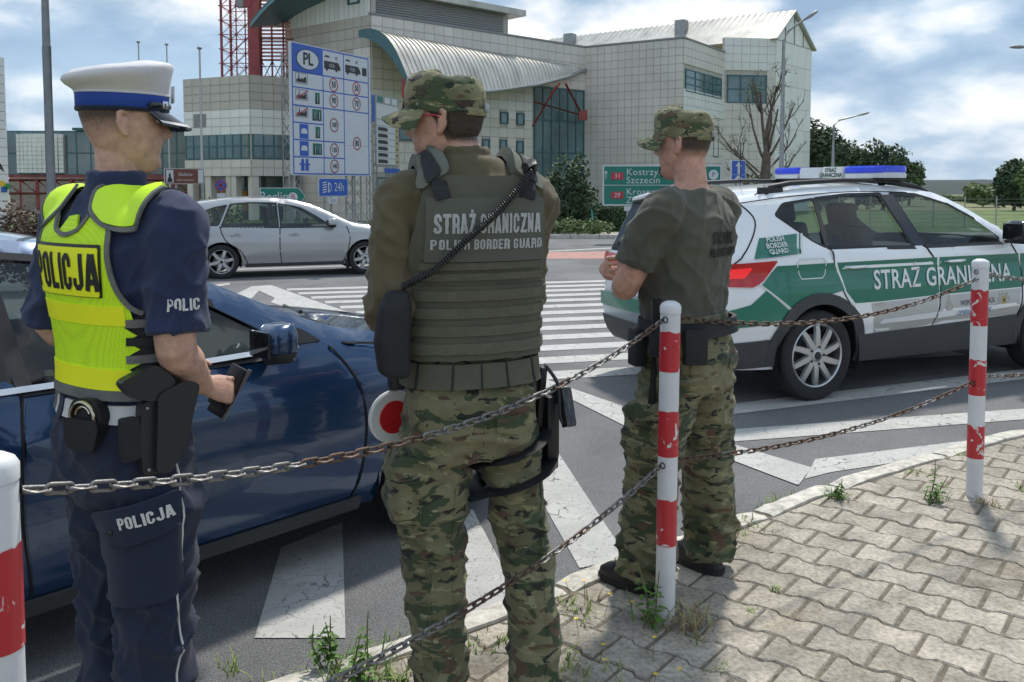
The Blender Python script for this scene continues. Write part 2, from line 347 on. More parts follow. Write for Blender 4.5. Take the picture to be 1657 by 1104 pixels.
def paint(name, col):
    m = mat(name, col, .7, var=0.); t = m.node_tree; p = t.nodes['Principled BSDF']
    tc = nd(t, 'ShaderNodeTexCoord'); n = nd(t, 'ShaderNodeTexNoise', Scale=3.2, Detail=8., Roughness=.65, Distortion=.8); v = nd(t, 'ShaderNodeTexVoronoi', feature='DISTANCE_TO_EDGE', Scale=7.); f = nd(t, 'ShaderNodeTexNoise', Scale=70., Detail=4.)
    ds = nd(t, 'ShaderNodeTexNoise', Scale=9., Detail=3.); dm = nd(t, 'ShaderNodeVectorMath', operation='MULTIPLY_ADD'); dm.inputs[1].default_value = (.22, .22, 0)
    t.links.new(tc.outputs['Object'], ds.inputs[0]); t.links.new(ds.outputs[1], dm.inputs[0]); t.links.new(tc.outputs['Object'], dm.inputs[2]); t.links.new(dm.outputs[0], v.inputs[0])
    t.links.new(tc.outputs['Object'], n.inputs[0]); t.links.new(tc.outputs['Object'], f.inputs[0])
    cr = ramp(t, [(.0, 1), (.012, .75), (.03, 0)]); t.links.new(v.outputs[0], cr.inputs[0]); msk = ramp(t, [(.46, 0), (.56, 1)]); t.links.new(n.outputs[0], msk.inputs[0])
    mm = nd(t, 'ShaderNodeMath', operation='MULTIPLY'); t.links.new(cr.outputs[0], mm.inputs[0]); t.links.new(msk.outputs[0], mm.inputs[1])
    wr = ramp(t, [(.60, 0), (.72, .8)]); t.links.new(f.outputs[0], wr.inputs[0]); ad = nd(t, 'ShaderNodeMath', operation='MAXIMUM'); t.links.new(mm.outputs[0], ad.inputs[0]); t.links.new(wr.outputs[0], ad.inputs[1])
    cl = ramp(t, [(.35, tuple(x * .8 for x in col)), (.6, col)]); t.links.new(n.outputs[0], cl.inputs[0])
    mx = nd(t, 'ShaderNodeMix', data_type='RGBA'); t.links.new(ad.outputs[0], mx.inputs['Factor']); t.links.new(cl.outputs[0], mx.inputs['A']); mx.inputs['B'].default_value = (.1, .1, .1, 1); t.links.new(mx.outputs['Result'], p.inputs['Base Color'])
    bm = nd(t, 'ShaderNodeBump', Strength=.5, Distance=.003, invert=True); t.links.new(ad.outputs[0], bm.inputs['Height']); t.links.new(bm.outputs[0], p.inputs['Normal']); return m
M_LINE = paint('road_paint', (.50, .495, .47))
M_GRASS = mat('verge_grass', (.10, .15, .035), .9, var=.45, scale=1.5, bump=1., bscale=9.)
M_FIELD = mat('field', (.20, .20, .09), .95, var=.4, scale=.08, bump=.6, bscale=3.)
# terrain sheet to the horizon (drops gently away from the junction)
def sheet(name, xs, ds, zf, m, **k):
    return MB().grid([[V((x, d, zf(x, d))) for d in ds] for x in xs]).build(name, m, None, 0, **k)
sheet('terrain', [-4000, -600, -120, -60, -20, 0, 20, 60, 120, 600, 4000], [-60, 0, 8, 28, 40, 60, 120, 400, 1500, 5000], lambda x, d: ground_z(d) - (.25 if d < 28 else .02) - (max(0, d - 60) * .004 if d < 1600 else 6.2), M_FIELD, kind='structure')
road = sheet('road', [-70, -30, -8, 0, 8, 30, 70], [.6, 2, 4, 6, 8, 10, 14, 18, 22, 26, 30.5], lambda x, d: ground_z(d), M_ASPH, kind='structure')
sheet('verge', [-70, -30, -10, 0, 10, 30, 70], [31, 33, 38, 60], lambda x, d: ground_z(d) + .09, M_GRASS, kind='structure')
M_KERB = mat('kerb_granite', (.50, .48, .43), .85, var=.35, scale=14., bump=1., bscale=90.)
M_SIDE = mat('far_paving', (.34, .31, .28), .9, var=.2, scale=3.)
sheet('far_pavement', [-70, -20, 20, 70], [30.5, 32.6], lambda x, d: ground_z(30.5) + .1, M_SIDE, kind='structure')
fk = empty('far_kerb', (0, 30.4, -.3), kind='structure'); km = MB().box((0, 0, 0), (.98, .2, .22), bev=.015).mesh('kerb_stone'); km.materials.append(M_KERB)
for i in range(-24, 20): o = link(bpy.data.objects.new('kerb_stone', km)); o.parent = fk; o.location = (i + .5, 0, 0)
def gs(x, y):
    z = -.08
    for _ in range(12): p = gr(x, y, z); z = .5 * z + .5 * ground_z(p.y)
    return gr(x, y, z)
def marking(pts, name='painted_stripe', m=None, up=.004, px=True):
    P = [gs(*p) if px else V((p[0], p[1], ground_z(p[1]))) for p in pts]
    poly = [(p.x, p.y) for p in P]; vo, F = tri2d(poly, .5)
    me = bpy.data.meshes.new(name); me.from_pydata([(a, b, ground_z(b) + up) for a, b in vo], [], F); me.update(); return obj(name, me, road, m or M_LINE)
for pts in ([(455, 887), (554, 846), (559, 1034), (412, 1034)], [(765, 826), (812, 915), (842, 1005), (730, 1010), (700, 915), (655, 826)], [(845, 735), (905, 736), (960, 820), (1016, 905), (938, 921), (881, 820)],
            [(1062, 687), (1180, 672), (1900, 585), (1900, 570), (1180, 655), (1062, 670)], [(1165, 718), (1180, 716), (1900, 661), (1900, 645), (1180, 696), (1165, 698)],
            [(1302, 776), (1319, 744), (1580, 712), (1598, 720), (1492, 743), (1345, 765)],
            [(600, 430), (300, 440), (300, 438.5), (600, 428.8)], [(200, 492), (330, 463), (372, 458), (372, 461), (335, 467), (200, 499)]):
    marking(pts)
marking([(439, 462), (517, 490), (912, 625), (1016, 661), (1185, 720), (1313, 758), (1292, 787), (1174, 742), (1010, 690), (930, 650), (700, 572), (438, 490), (445, 483), (419, 471), (403, 488), (381, 477), (407, 464)], up=.006)
# hatching: parallel stripes from the border of the island to beyond the patrol car
ba, bb = gs(925, 632), gs(440, 464)
for dk in [7.42 + .66 * k for k in range(13)]:
    p = V(((876 - CX) / FL * dk, dk)); q = V((math.cos(R(15)), math.sin(R(15)))); n = V((-q.y, q.x))
    t0 = None
    for k in range(400):
        z = p - q * (k * .02); sx = ba.x + (bb.x - ba.x) * (z.y - ba.y) / (bb.y - ba.y)
        if z.x < sx + .1: t0 = -k * .02; break
    a = p + q * (t0 if t0 is not None else -6); b = p + q * (4.2 + .35 * (dk - 7.4)); hw = .155
    marking([tuple(a - n * hw), tuple(b - n * hw), tuple(b + n * hw), tuple(a + n * hw)], px=False)
M_PINK = mat('red_paving', (.42, .24, .20), .9, var=.2, scale=4.)
o = marking([(830, 419), (1080, 419), (1080, 406), (850, 409)], 'red_crossing_strip', M_PINK)
o = marking([(360, 407), (640, 420), (1000, 402), (1000, 400.5), (640, 418.5), (360, 406)], 'painted_edge_line')
# ---------------- near pavement with kerb stones and interlocking pavers
KP = [(-3.6, .75), (-2.1, 1.62), (-1.1, 2.36), (-.464, 2.816), (-.146, 3.05), (.38, 3.48), (.997, 3.944), (1.558, 4.389), (2.178, 4.818), (3.14, 5.42), (4.6, 6.2), (7.5, 7.5)]
KS = [V(p) for p in spline([V((*p, 0)) for p in KP], 10)]
M_SAND = mat('joint_sand', (.165, .14, .105), .95, var=.5, scale=20., bump=1., bscale=120.)
pav = MB().grid([[V((p.x, p.y, -.0055)) for p in KS], [V((p.x + .8, p.y - 1.2, -.0055)) for p in KS], [V((p.x + 2.5, p.y - 4.5, -.0055)) for p in KS], [V((p.x + 4, -3, -.0055)) for p in KS]]).build('pavement', M_SAND, None, 0, kind='structure')
M_KERB2 = mat('pale_kerb', (.56, .53, .46), .9, var=.4, scale=16., bump=1.5, bscale=45.)
kroot = empty('kerb', (0, 0, 0), kind='structure')
acc = [0]
for a, b in zip(KS, KS[1:]): acc.append(acc[-1] + (b - a).length)
def kat(s):
    for i in range(len(KS) - 1):
        if acc[i + 1] >= s: return KS[i].lerp(KS[i + 1], (s - acc[i]) / (acc[i + 1] - acc[i]))
    return KS[-1]
s = .3; random.seed(3)
while s < acc[-1] - 1:
    l = random.choice((.62, .8, .95)); mb = MB(); prof = [(-.070, -.14), (-.062, -.02), (-.045, .004), (.035, .012), (.056, .006), (.062, -.12)]; n = 9
    P = []
    for i in range(n):
        c = kat(s + .012 + (l - .024) * i / (n - 1)); t = (kat(s + l) - kat(s)).normalized(); nr = V((-t.y, t.x, 0)); e = .012 if i in (0, n - 1) else 0
        P.append([c + nr * (-(h + random.uniform(-.006, .006))) * (1 - e * 3) + V((0, 0, z - e * (z > -.1) + random.uniform(-.004, .004))) for h, z in prof][::1])
    mb.grid(P); m_ = len(prof); mb.f += [tuple(range(m_))[::-1], tuple((n - 1) * m_ + k for k in range(m_))]
    mb.build('kerb_stone', M_KERB2, kroot, 35); s += l + .004
# pavers
PL, PH, PA = .204, .0935, .02; ang = R(-38.5); U2 = V((math.cos(ang), math.sin(ang))); W2 = V((-U2.y, U2.x)); gap = .006
M_PAV = mat('concrete_paver', (.385, .345, .285), .92, var=.30, scale=7., bump=1.4, bscale=150., rand=.15, world=True)
def soil(m):
    # broad weathering and mossy joints, in world position so that no two pavers match
    t = m.node_tree; p = t.nodes['Principled BSDF']; src = p.inputs['Base Color'].links[0].from_socket; g = nd(t, 'ShaderNodeNewGeometry'); n = nd(t, 'ShaderNodeTexNoise', Scale=1.6, Detail=7., Roughness=.65); f = nd(t, 'ShaderNodeTexNoise', Scale=55., Detail=3.); t.links.new(g.outputs['Position'], n.inputs[0]); t.links.new(g.outputs['Position'], f.inputs[0])
    r_ = ramp(t, [(.34, (.74, .71, .64)), (.48, (1, 1, 1)), (.68, (1.08, 1.07, 1.04))]); t.links.new(n.outputs[0], r_.inputs[0]); r2 = ramp(t, [(.33, .72), (.5, 1), (.72, 1.25)]); t.links.new(f.outputs[0], r2.inputs[0])
    for q in (r_, r2): mx = nd(t, 'ShaderNodeMix', data_type='RGBA', blend_type='MULTIPLY'); mx.inputs['Factor'].default_value = 1; t.links.new(src, mx.inputs['A']); t.links.new(q.outputs[0], mx.inputs['B']); src = mx.outputs['Result']
    t.links.new(src, p.inputs['Base Color'])
soil(M_PAV)
def paver_outline():
    e, h, a = PL / 2 - gap, PH - gap * .8, PA
    top = [(-e, h), (-PL * .30, h), (-PL * .19, h - a), (PL * .19, h - a), (PL * .30, h), (e, h)]
    return [(x, -y) for x, y in top] + top[::-1]
po = paver_outline()
def paver_mesh(poly, name='paver'):
    n = len(poly); c = V((sum(p[0] for p in poly) / n, sum(p[1] for p in poly) / n)); b = .006
    inn = [(p[0] + (c.x - p[0]) / max(.02, math.hypot(p[0] - c.x, p[1] - c.y)) * b, p[1] + (c.y - p[1]) / max(.02, math.hypot(p[0] - c.x, p[1] - c.y)) * b) for p in poly]
    vs = [(*p, -.05) for p in poly] + [(*p, -.006) for p in poly] + [(*p, 0) for p in inn]
    fs = [(k, (k + 1) % n, n + (k + 1) % n, n + k) for k in range(n)] + [(n + k, n + (k + 1) % n, 2 * n + (k + 1) % n, 2 * n + k) for k in range(n)] + [tuple(2 * n + k for k in range(n))]
    me = bpy.data.meshes.new(name); me.from_pydata(vs, [], fs); me.update(); me.materials.append(M_PAV); return me
pm = paver_mesh(po); cand = []
pit = 2 * PH - PA
def kerb_side(x, y):
    """signed distance to the kerb's inner edge, positive on the pavement"""
    best = 9e9; sg = 0
    for a, b in zip(KS, KS[1:]):
        t = b - a; q = V((x, y, 0)) - a; u = max(0, min(1, q.dot(t) / t.dot(t))); d = (q - t * u).length
        if d < best: best = d; sg = math.copysign(1, t.x * q.y - t.y * q.x)
    return -sg * best - .072
for j in range(-80, 80):
    for i in range(-60, 60):
        c = U2 * ((i + .5 * (j % 2)) * PL) + W2 * (j * pit)
        c = c + V((1.0, 3.4))
        if c.y < 1.3: continue
        u = c.x / c.y * FL + CX; y = 298 + 1.55 * FL / c.y
        if u < -400 or u > 3600 or y > 1900: continue
        k = kerb_side(c.x, c.y)
        if k > -.11: cand.append((c.length, c, k))
cand.sort(key=lambda q: q[0]); random.seed(11); rest = MB(); cnt = 0
def vis(c): 
    u = c.x / c.y * FL + CX; return -20 < u < 1690 and 298 + 1.55 * FL / c.y < 1140
for dist, c, k in cand:
    me = pm
    if k < .125:
        poly = [(p[0], p[1]) for p in po]; W = [c + U2 * p[0] + W2 * p[1] for p in poly]; ks = [kerb_side(w.x, w.y) for w in W]
        if max(ks) < .02: continue
        if min(ks) < 0:
            o2 = []
            for a in range(len(poly)):
                b = (a + 1) % len(poly)
                if ks[a] >= 0: o2.append(poly[a])
                if (ks[a] >= 0) != (ks[b] >= 0): t = ks[a] / (ks[a] - ks[b]); o2.append((poly[a][0] + (poly[b][0] - poly[a][0]) * t, poly[a][1] + (poly[b][1] - poly[a][1]) * t))
            if len(o2) < 3: continue
            me = paver_mesh(o2)
    tilt = (random.gauss(0, .007), random.gauss(0, .007), ang + random.gauss(0, .006)); loc = (c.x + random.gauss(0, .001), c.y + random.gauss(0, .001), random.gauss(0, .0014))
    if cnt < 300 and vis(c):
        o = link(bpy.data.objects.new('paver', me)); o.parent = pav; o.location = loc; o.rotation_euler = tilt; cnt += 1
    else:
        Mx = Matrix.Translation(loc) @ Matrix.Rotation(tilt[2], 4, 'Z'); rest.add([Mx @ v.co for v in me.vertices], [tuple(p.vertices) for p in me.polygons])
if rest.v: rest.build('paver_field', M_PAV, pav, 0, kind='stuff')
# ---------------- far hills and wood
M_HILL = mat('far_forest', (.014, .028, .022), .95, var=.5, scale=.05, bump=1., bscale=.2)
random.seed(5); mb = MB(); row = []
for i in range(141):
    a = R(-62 + i * .9); h = 5.5 + 2.6 * noise.noise((i * .09, 3, 0)) + 1.2 * noise.noise((i * .6, 1, 0))
    for_ = [(150, -1.9), (200, -1.2 + .3 * noise.noise((i * .8, 7, 0))), (330, .1), (600, h * .45), (950, h), (1500, h * .9)]
    row.append([V((math.sin(a) * r, math.cos(a) * r, z + (noise.noise((i * 1.7, r * .05, 0)) * 1.0 if z > 0 else 0))) for r, z in for_])
mb.grid(row).build('hills', M_HILL, None, 180, kind='structure')
# ================================================================ buildings
M_PANEL = mat('beige_facade_panel', (.66, .61, .555), .55, var=.10, scale=.6, rand=.06)
M_PANW = mat('white_facade_panel', (.78, .77, .74), .5, var=.08, scale=.6, rand=.05)
M_PANG = mat('taupe_facade_panel', (.49, .45, .395), .55, var=.10, scale=.6, rand=.05)
M_BACK = mat('facade_backing', (.48, .445, .40), .9, var=.1)
M_TEAL = mat('teal_metal', (.035, .12, .14), .4, var=.1, scale=2.)
M_FGL = mat('facade_glass', (.10, .165, .175), .06, var=.45, scale=.5, spec=1.)
M_RED = mat('red_steel', (.30, .05, .05), .55, var=.25, scale=2.)
M_SHEET = mat('roof_sheet', (.50, .48, .43), .42, metal=.35, var=.28, scale=1.2, aniso=(1, 1, .3))
M_LOUV = mat('grey_louvre', (.25, .25, .25), .6, var=.1)
M_STEEL = mat('galvanised_steel', (.33, .34, .34), .5, metal=.6, var=.2, scale=8.)
def pl(x, d): return V(((x - CX) / FL * d, d, 0))
def onwall(A, B, x, y):
    """photo pixel -> (metres along the wall A-B, height)"""
    k = (x - CX) / FL; t = B - A; u = (k * A.y - A.x) / (t.x - k * t.y); p = A + t * u
    return u * t.length, at(x, y, p.y).z
class Bld:
    """one building: collects facade panels; the largest 300 become parts, the rest one mesh"""
    def __init__(s, root): s.root = root; s.pan = []
    def wall(s, A, B, zb, zt, cw, ch, zone=lambda u, z: M_PANEL, opens=(), thick=.3, back=True):
        t = (B - A); Ln = t.length; t = t / Ln; n = V((t.y, -t.x, 0))            # outward for A left, B right seen from outside
        if back: MB().prism([(0, zb), (Ln, zb), (Ln, zt), (0, zt)], A, t, V((0, 0, 1)), -n * thick).build('wall', M_BACK, s.root, 0)
        nu = max(1, round(Ln / cw)); nv = max(1, round((zt - zb) / ch)); cw = Ln / nu; ch = (zt - zb) / nv
        for i in range(nu):
            for j in range(nv):
                u, z = (i + .5) * cw, zb + (j + .5) * ch
                if any(a - .1 < u < b + .1 and c - .1 < z < d + .1 for a, b, c, d in opens): continue
                s.pan.append((A + t * u + n * .03 + V((0, 0, z)), math.atan2(t.y, t.x), cw - .02, ch - .02, zone(u, z)))
        return t, n
    def window(s, A, B, u0, u1, z0, z1, nx=1, nz=1, proud=.05, frame=.07, name='window'):
        t = (B - A).normalized(); n = V((t.y, -t.x, 0)); W = V((0, 0, 1)); mb = MB(); O = A + n * .004
        for a in [u0 + (u1 - u0) * i / nx for i in range(nx + 1)]: mb.prism([(a - frame / 2, z0), (a + frame / 2, z0), (a + frame / 2, z1), (a - frame / 2, z1)], O, t, W, n * (proud + .02))
        for z in [z0 + (z1 - z0) * i / nz for i in range(nz + 1)]: mb.prism([(u0 - frame / 2, z - frame / 2), (u1 + frame / 2, z - frame / 2), (u1 + frame / 2, z + frame / 2), (u0 - frame / 2, z + frame / 2)], O, t, W, n * (proud + .015))
        f = mb.build(name, M_TEAL, s.root, 0)
        for i in range(nx):
            for j in range(nz):
                a, b = u0 + (u1 - u0) * i / nx + frame * .4, u0 + (u1 - u0) * (i + 1) / nx - frame * .4; c, d = z0 + (z1 - z0) * j / nz + frame * .4, z0 + (z1 - z0) * (j + 1) / nz - frame * .4
                e = random.uniform(-.004, .004); MB().prism([(a, c), (b, c), (b, d), (a, d)], O + n * (.01 + e), t, W, n * (.02 + e)).build('pane', M_FGL, f, 0)
    def finish(s, most=300, name='facade_panel'):
        s.pan.sort(key=lambda p: -p[2] * p[3] / (p[0].length ** 2)); cube = {}; rest = {}
        for k, (c, a, w, h, m) in enumerate(s.pan):
            if k < most:
                if m.name not in cube: me = MB().box((0, 0, 0), (1, 1, 1)).mesh(name); me.materials.append(m); cube[m.name] = me
                o = link(bpy.data.objects.new(name, cube[m.name])); o.parent = s.root; o.location = c - s.root.location; o.rotation_euler = (0, 0, a); o.scale = (w, .05, h)
            else: rest.setdefault(m.name, MB()).box(c - s.root.location, (w, .05, h), Matrix.Rotation(a, 3, 'Z'))
        for q, mb in rest.items(): mb.build('facade_panels', MATS[q], s.root, 0, kind='stuff')
ZB = -.4; random.seed(21)
# ---------------- main customs hall
A, E, C0, C1, C2, C3, C4 = pl(603, 42.7), pl(467, 46.9), pl(945, 53.0), pl(1103, 49.6), pl(1168, 55.0), pl(1250, 55.5), pl(1307, 59.8)
rt = empty('customs_hall', (0, 0, 0), label='large beige panelled border terminal with curved metal canopy and teal arched roof', cat='building'); b = Bld(rt); ZT = 9.6
wu = lambda x, y: onwall(A, C0, x, y)
ops = []; wins = []
for (x0, x1, y0, y1) in [(810, 821, 182, 200), (836, 847, 184, 202), (781, 791, 226, 245), (809, 819, 227, 246), (836, 846, 229, 247), (736, 746, 180, 195), (752, 762, 226, 243)]:
    u0, z1 = wu(x0, y0); u1, z0 = wu(x1, y1); wins.append((u0, u1, z0, z1, 1, 1))
g0, gz = wu(864, 140); g1, _ = wu(943, 140); wins.append((g0, g1, ZB + .1, gz, 6, 4))
u0, z1 = wu(646, 193); u1, z0 = wu(668, 227); wins.append((u0, u1, z0, z1, 1, 1))
u0, z1 = wu(610, 288); u1, z0 = wu(700, 320); wins.append((u0, u1, z0, z1, 5, 2))
zone = lambda u, z: M_PANW if (5.2 < z < 6.2) else M_PANEL
b.wall(A, C0, ZB, ZT, .62, .50, zone, [w[:4] for w in wins])
for w_ in wins: b.window(A, C0, *w_)
b.wall(C0, C1, ZB, ZT, .46, .46)
wx = lambda x, y: onwall(C1, C2, x, y)
u0, z1 = wx(1106, 112); u1, z0 = wx(1163, 160); ow = [(u0, u1, z0, z1)]; b.wall(C1, C2, ZB, ZT, .55, .46, lambda u, z: M_PANW if (z < z0 and z > z0 - 1.2) else M_PANEL, ow); b.window(C1, C2, *ow[0], 4, 3)
wx = lambda x, y: onwall(C2, C3, x, y); ow = []
for (x0, x1, y0, y1, q) in [(1174, 1236, 122, 167, 3), (1150, 1164, 206, 249, 1)]:
    u0, z1 = wx(x0, y0); u1, z0 = wx(x1, y1)
    if q == 3: ow.append((u0, u1, z0, z1, 3, 2))
b.wall(C2, C3, ZB, 10.55, .55, .5, lambda u, z: M_PANW if z > 8.4 else M_PANEL, [o[:4] for o in ow])
for o_ in ow: b.window(C2, C3, *o_)
b.window(C1, C2, 4.7, 5.5, 3.2, 5.0, 1, 1)
b.wall(E, A, ZB, ZT, .62, .5, lambda u, z: M_PANG if z > 8.2 else M_PANEL, [(2.6, 5.2, 6.9, 7.9)]); b.window(E, A, 2.8, 5.0, 7.0, 7.8, 2, 1)
# parapet caps
for P, Q, z in ((A, C0, ZT), (C0, C1, ZT), (C1, C2, ZT)):
    t = (Q - P).normalized(); n = V((t.y, -t.x, 0)); MB().prism([(-.1, 0), ((Q - P).length + .1, 0), ((Q - P).length + .1, .1), (-.1, .1)], P + V((0, 0, z + .004)) + n * .09, t, V((0, 0, 1)), -n * .5).build('parapet_cap', M_LOUV, rt, 0)
# flat roof behind the parapets
MB().add([A + V((0, 0, 9.3)), C0 + V((0, 0, 9.3)), C1 + V((0, 0, 9.3)), C2 + V((0, 0, 9.3)), C2 + V((-8, 16, 9.3)), E + V((0, 0, 9.3))], [(0, 1, 2, 3, 4, 5)]).build('flat_roof', M_LOUV, rt, 0)
# gabled hall: end face of tall panels and a long ribbed roof
apex = at(1283, 22, 57.5); e1 = C3 + V((0, 0, 10.55)); e2 = C4 + V((0, 0, 10.55)); back = (at(890, 68, 68.9) - apex)
t = (C4 - C3); n = V((t.y, -t.x, 0)).normalized(); Ln = t.length; t.normalize()
b.wall(C3, C4, ZB, 10.5, 1.05, 1.3, lambda u, z: M_PANW)
MB().add([e1, e2, apex, e1 - n * .25, e2 - n * .25, apex - n * .25], [(0, 1, 2), (5, 4, 3), (0, 2, 5, 3), (1, 4, 5, 2)]).build('gable_wall', M_PANW, rt, 0)
for q in (.25, .5, .75):
    p0 = e1.lerp(e2, q) + n * .02; zt = min(apex.z, 10.55 + (apex.z - 10.55) * (1 - abs(q - .5) * 2)); MB().cyl(p0 + V((0, 0, -.1)), V((p0.x, p0.y, zt)), .04, n=6).build('gable_rib', M_LOUV, rt, 0)
over = n * .25
for e_, s_ in ((e1 - t * .3 + V((0, 0, -.12)), 1), (e2 + t * .3 + V((0, 0, -.12)), -1)):
    q = [e_ + over, apex + over + V((0, 0, .1)), apex + back + V((0, 0, .1)), e_ + back]; nn = (q[1] - q[0]).cross(q[3] - q[0]).normalized() * (.12 * s_)
    rf = MB().add([*q, *[p + nn for p in q]], [(0, 1, 2, 3), (7, 6, 5, 4), (0, 4, 5, 1), (3, 2, 6, 7), (0, 3, 7, 4), (1, 5, 6, 2)]).build('gable_roof', M_SHEET, rt, 0)
    if s_ == 1:
        for k in range(45):
            f = (k + .3) / 45; MB().cyl(q[0].lerp(q[3], f) - nn * .3 + V((0, 0, .14)), q[1].lerp(q[2], f) + V((0, 0, .14)), .05, n=4).build('roof_seam', M_SHEET, rf, 0)
t2 = back.normalized(); 
for f in (.38, .86):
    c = e1.lerp(apex, .55) + back * f; MB().box(c + V((0, 0, .5)), (.7, .7, 1.1), Matrix.Rotation(math.atan2(t2.y, t2.x), 3, 'Z')).build('roof_vent', M_STEEL, rt, 0)
# curved canopy
TW = (C0 - A).normalized(); NW = V((TW.y, -TW.x, 0)); P0 = A - TW * .75 + V((0, 0, 8.72)) + NW * .12; P1 = C0 - TW * .05 + V((0, 0, 8.4)) + NW * .12
zq = lambda s: np.interp(s, [0, .12, .378, .671, .87, 1], [6.09, 6.02, 6.2, 7.0, 7.75, 8.36]); Q0 = V((-4.53, 39.1, 0))
def can(s, t):
    p = P0.lerp(P1, s); q = V((Q0.x + (P1.x - Q0.x) * s, Q0.y + (P1.y - Q0.y) * s, zq(s))); bl = (p - q).length
    return p.lerp(q, t) + (V((0, 0, 1)) + NW * .8) * (.13 * bl * math.sin(PI * t ** .85))
G = [[can(i / 48, j / 12) for j in range(13)] for i in range(49)]; cn = MB().grid(G).grid([[p - V((0, 0, .16)) + NW * -.05 for p in r] for r in G]); cn = cn.build('canopy', M_SHEET, rt, 60)
for i in range(1, 48): MB().tube([G[i][j] + V((0, 0, .02)) for j in range(13)], .032, 4).build('canopy_seam', M_SHEET, cn, 0)
MB().tube([r[-1] - V((0, 0, .06)) for r in G], .11, 6).build('canopy_gutter', M_STEEL, cn)
MB().grid([[p + V((0, 0, .05)) - TW * .03 for p in G[0]], [p - V((0, 0, .55 * math.sin(PI * (j + 1.2) / 14.4) + .12)) - TW * .03 for j, p in enumerate(G[0])]]).build('canopy_fascia', M_TEAL, cn)
for (x0, y0, d0, x1, y1, d1) in [(660, 140, 39.4, 648, 198, 41.8), (864, 200, 48.8, 905, 135, 49.4), (866, 165, 48.6, 942, 187, 51.6), (915, 135, 49.6, 942, 187, 51.6), (900, 140, 49.3, 862, 205, 48.5)]:
    MB().cyl(at(x0, y0, d0), at(x1, y1, d1), .065, n=8).build('red_strut', M_RED, rt)
MB().box(at(943, 187, 51.5), (.5, .5, .55)).build('strut_bracket', M_RED, rt, 0); MB().box(at(660, 143, 39.5), (.5, .5, .8)).build('strut_bracket', M_RED, rt, 0)
# louvred plant storey with slab
u1, _ = wu(829, 60); q0 = A - NW * .35
MB().prism([(0, ZT + .1), (u1, ZT + .1), (u1, 10.75), (0, 10.75)], q0, TW, V((0, 0, 1)), -NW * 4).build('plant_storey', M_BACK, rt, 0)
for k in range(9): MB().prism([(0.1, 0), (u1 - .4, 0), (u1 - .4, .085), (.1, .085)], q0 + V((0, 0, ZT + .14 + k * .118)) + NW * .05, TW, V((0, 0, 1)) + NW * -.3, NW * .03).build('louvre_slat', M_LOUV, rt, 0)
MB().prism([(.6, 10.8), (u1 + .9, 10.8), (u1 + .9, 11.12), (.6, 11.12)], q0 + NW * .5, TW, V((0, 0, 1)), -NW * 5).build('roof_slab', M_SHEET, rt, 0)
for k in range(3): c = q0 + TW * (u1 - 2.6 + k * .62) - NW * 2.2; MB().lathe([(.16, 11.12), (.16, 11.6), (.27, 11.62), (.27, 12.0), (.2, 12.02), (0.01, 12.1)], c, n=12).build('vent_cowl', M_STEEL, rt)
# arched teal roof over the end wall
TE = (E - A).normalized(); NE = V((-TE.y, TE.x, 0)); NE = NE if NE.y < 0 else -NE
def onplane(P, x, y):
    u, z = onwall(P, P + TE, x, y); p = P + TE * u; return V((p.x, p.y, z))
OUT = spline([onplane(A + NE * 2.4, x, y) for x, y in ((411, 45), (428, 24), (450, 2), (478, -20), (515, -42), (570, -62))], 6); INN = spline([onplane(A, x, y) for x, y in ((463, 42), (490, 22), (532, 2), (565, -12), (590, -19), (612, -24))], 6)
ar = MB().grid([OUT, [p.lerp(q, .5) + V((0, 0, .05)) for p, q in zip(OUT, INN)], INN]).grid([OUT, [p + V((0, 0, .32)) for p in OUT], [p - NE * 1.3 + V((0, 0, .75)) for p in OUT], [p - NE * 4 + V((0, 0, 1.2)) for p in OUT]]).build('arched_roof', M_TEAL, rt, 30)
MB().grid([[p + NE * .02 + V((0, 0, .02)) for p in OUT], [p + NE * .02 + V((0, 0, .16)) for p in OUT]]).build('eave_strip', mat('pale_teal', (.12, .24, .27), .4, var=.1), ar, 60)
Le = (E - A).length; NP = 18
for k in range(NP):
    s_ = (k + .5) * Le / NP; p = A + TE * s_; zz = [q.z for q in sorted(INN, key=lambda q: (q.xy - p.xy).length)[:1]][0]
    MB().box(A + TE * s_ + NE * .06 + V((0, 0, (ZT + zz) / 2)), (Le / NP - .03, .06, zz - ZT + .05), Matrix.Rotation(math.atan2(TE.y, TE.x), 3, 'Z')).build('upright_panel', M_PANW, rt, 0)
MB().prism([(0, ZT), (Le, ZT), (Le, 10.1), (0, 12.2)], A - NE * .02, TE, V((0, 0, 1)), -NE * .3).build('end_wall', M_BACK, rt, 0)
b.window(A + TE * 1.45, A + TE * .3, 0, .75, ZT + .65, 11.5, 1, 1, .16)
b.finish()
# ---------------- office block with corner, lattice tower on its roof
A, B_, D_ = pl(302, 45.8), pl(408, 43.8), pl(480, 45.4)
rt2 = empty('office_block', (0, 0, 0), label='low beige and white panelled office block with teal window band, behind the flagpole', cat='building'); b = Bld(rt2); zt = at(408, 121, 43.8).z
zw0, zw1 = at(408, 256, 43.8).z, at(408, 216, 43.8).z; z3 = at(408, 285, 43.8).z
zone = lambda u, z: M_PANG if z > 5.15 else (M_PANW if z > zw1 - .1 else M_PANEL)
for P, Q in ((A, B_), (B_, D_)):
    Ln = (Q - P).length; b.wall(P, Q, z3, zt, .62, .42, zone, [(0, Ln, zw0, zw1)]); b.window(P, Q, .1, Ln - .1, zw0, zw1, 8 if P is A else 4, 2, .03)
t = (B_ - A).normalized(); n = V((t.y, -t.x, 0))
MB().prism([(.72, 4.45), (1.55, 4.45), (1.55, 5.1), (.72, 5.1)], A + n * .06, t, V((0, 0, 1)), n * .03).build('vent_grille', M_LOUV, rt2, 0)
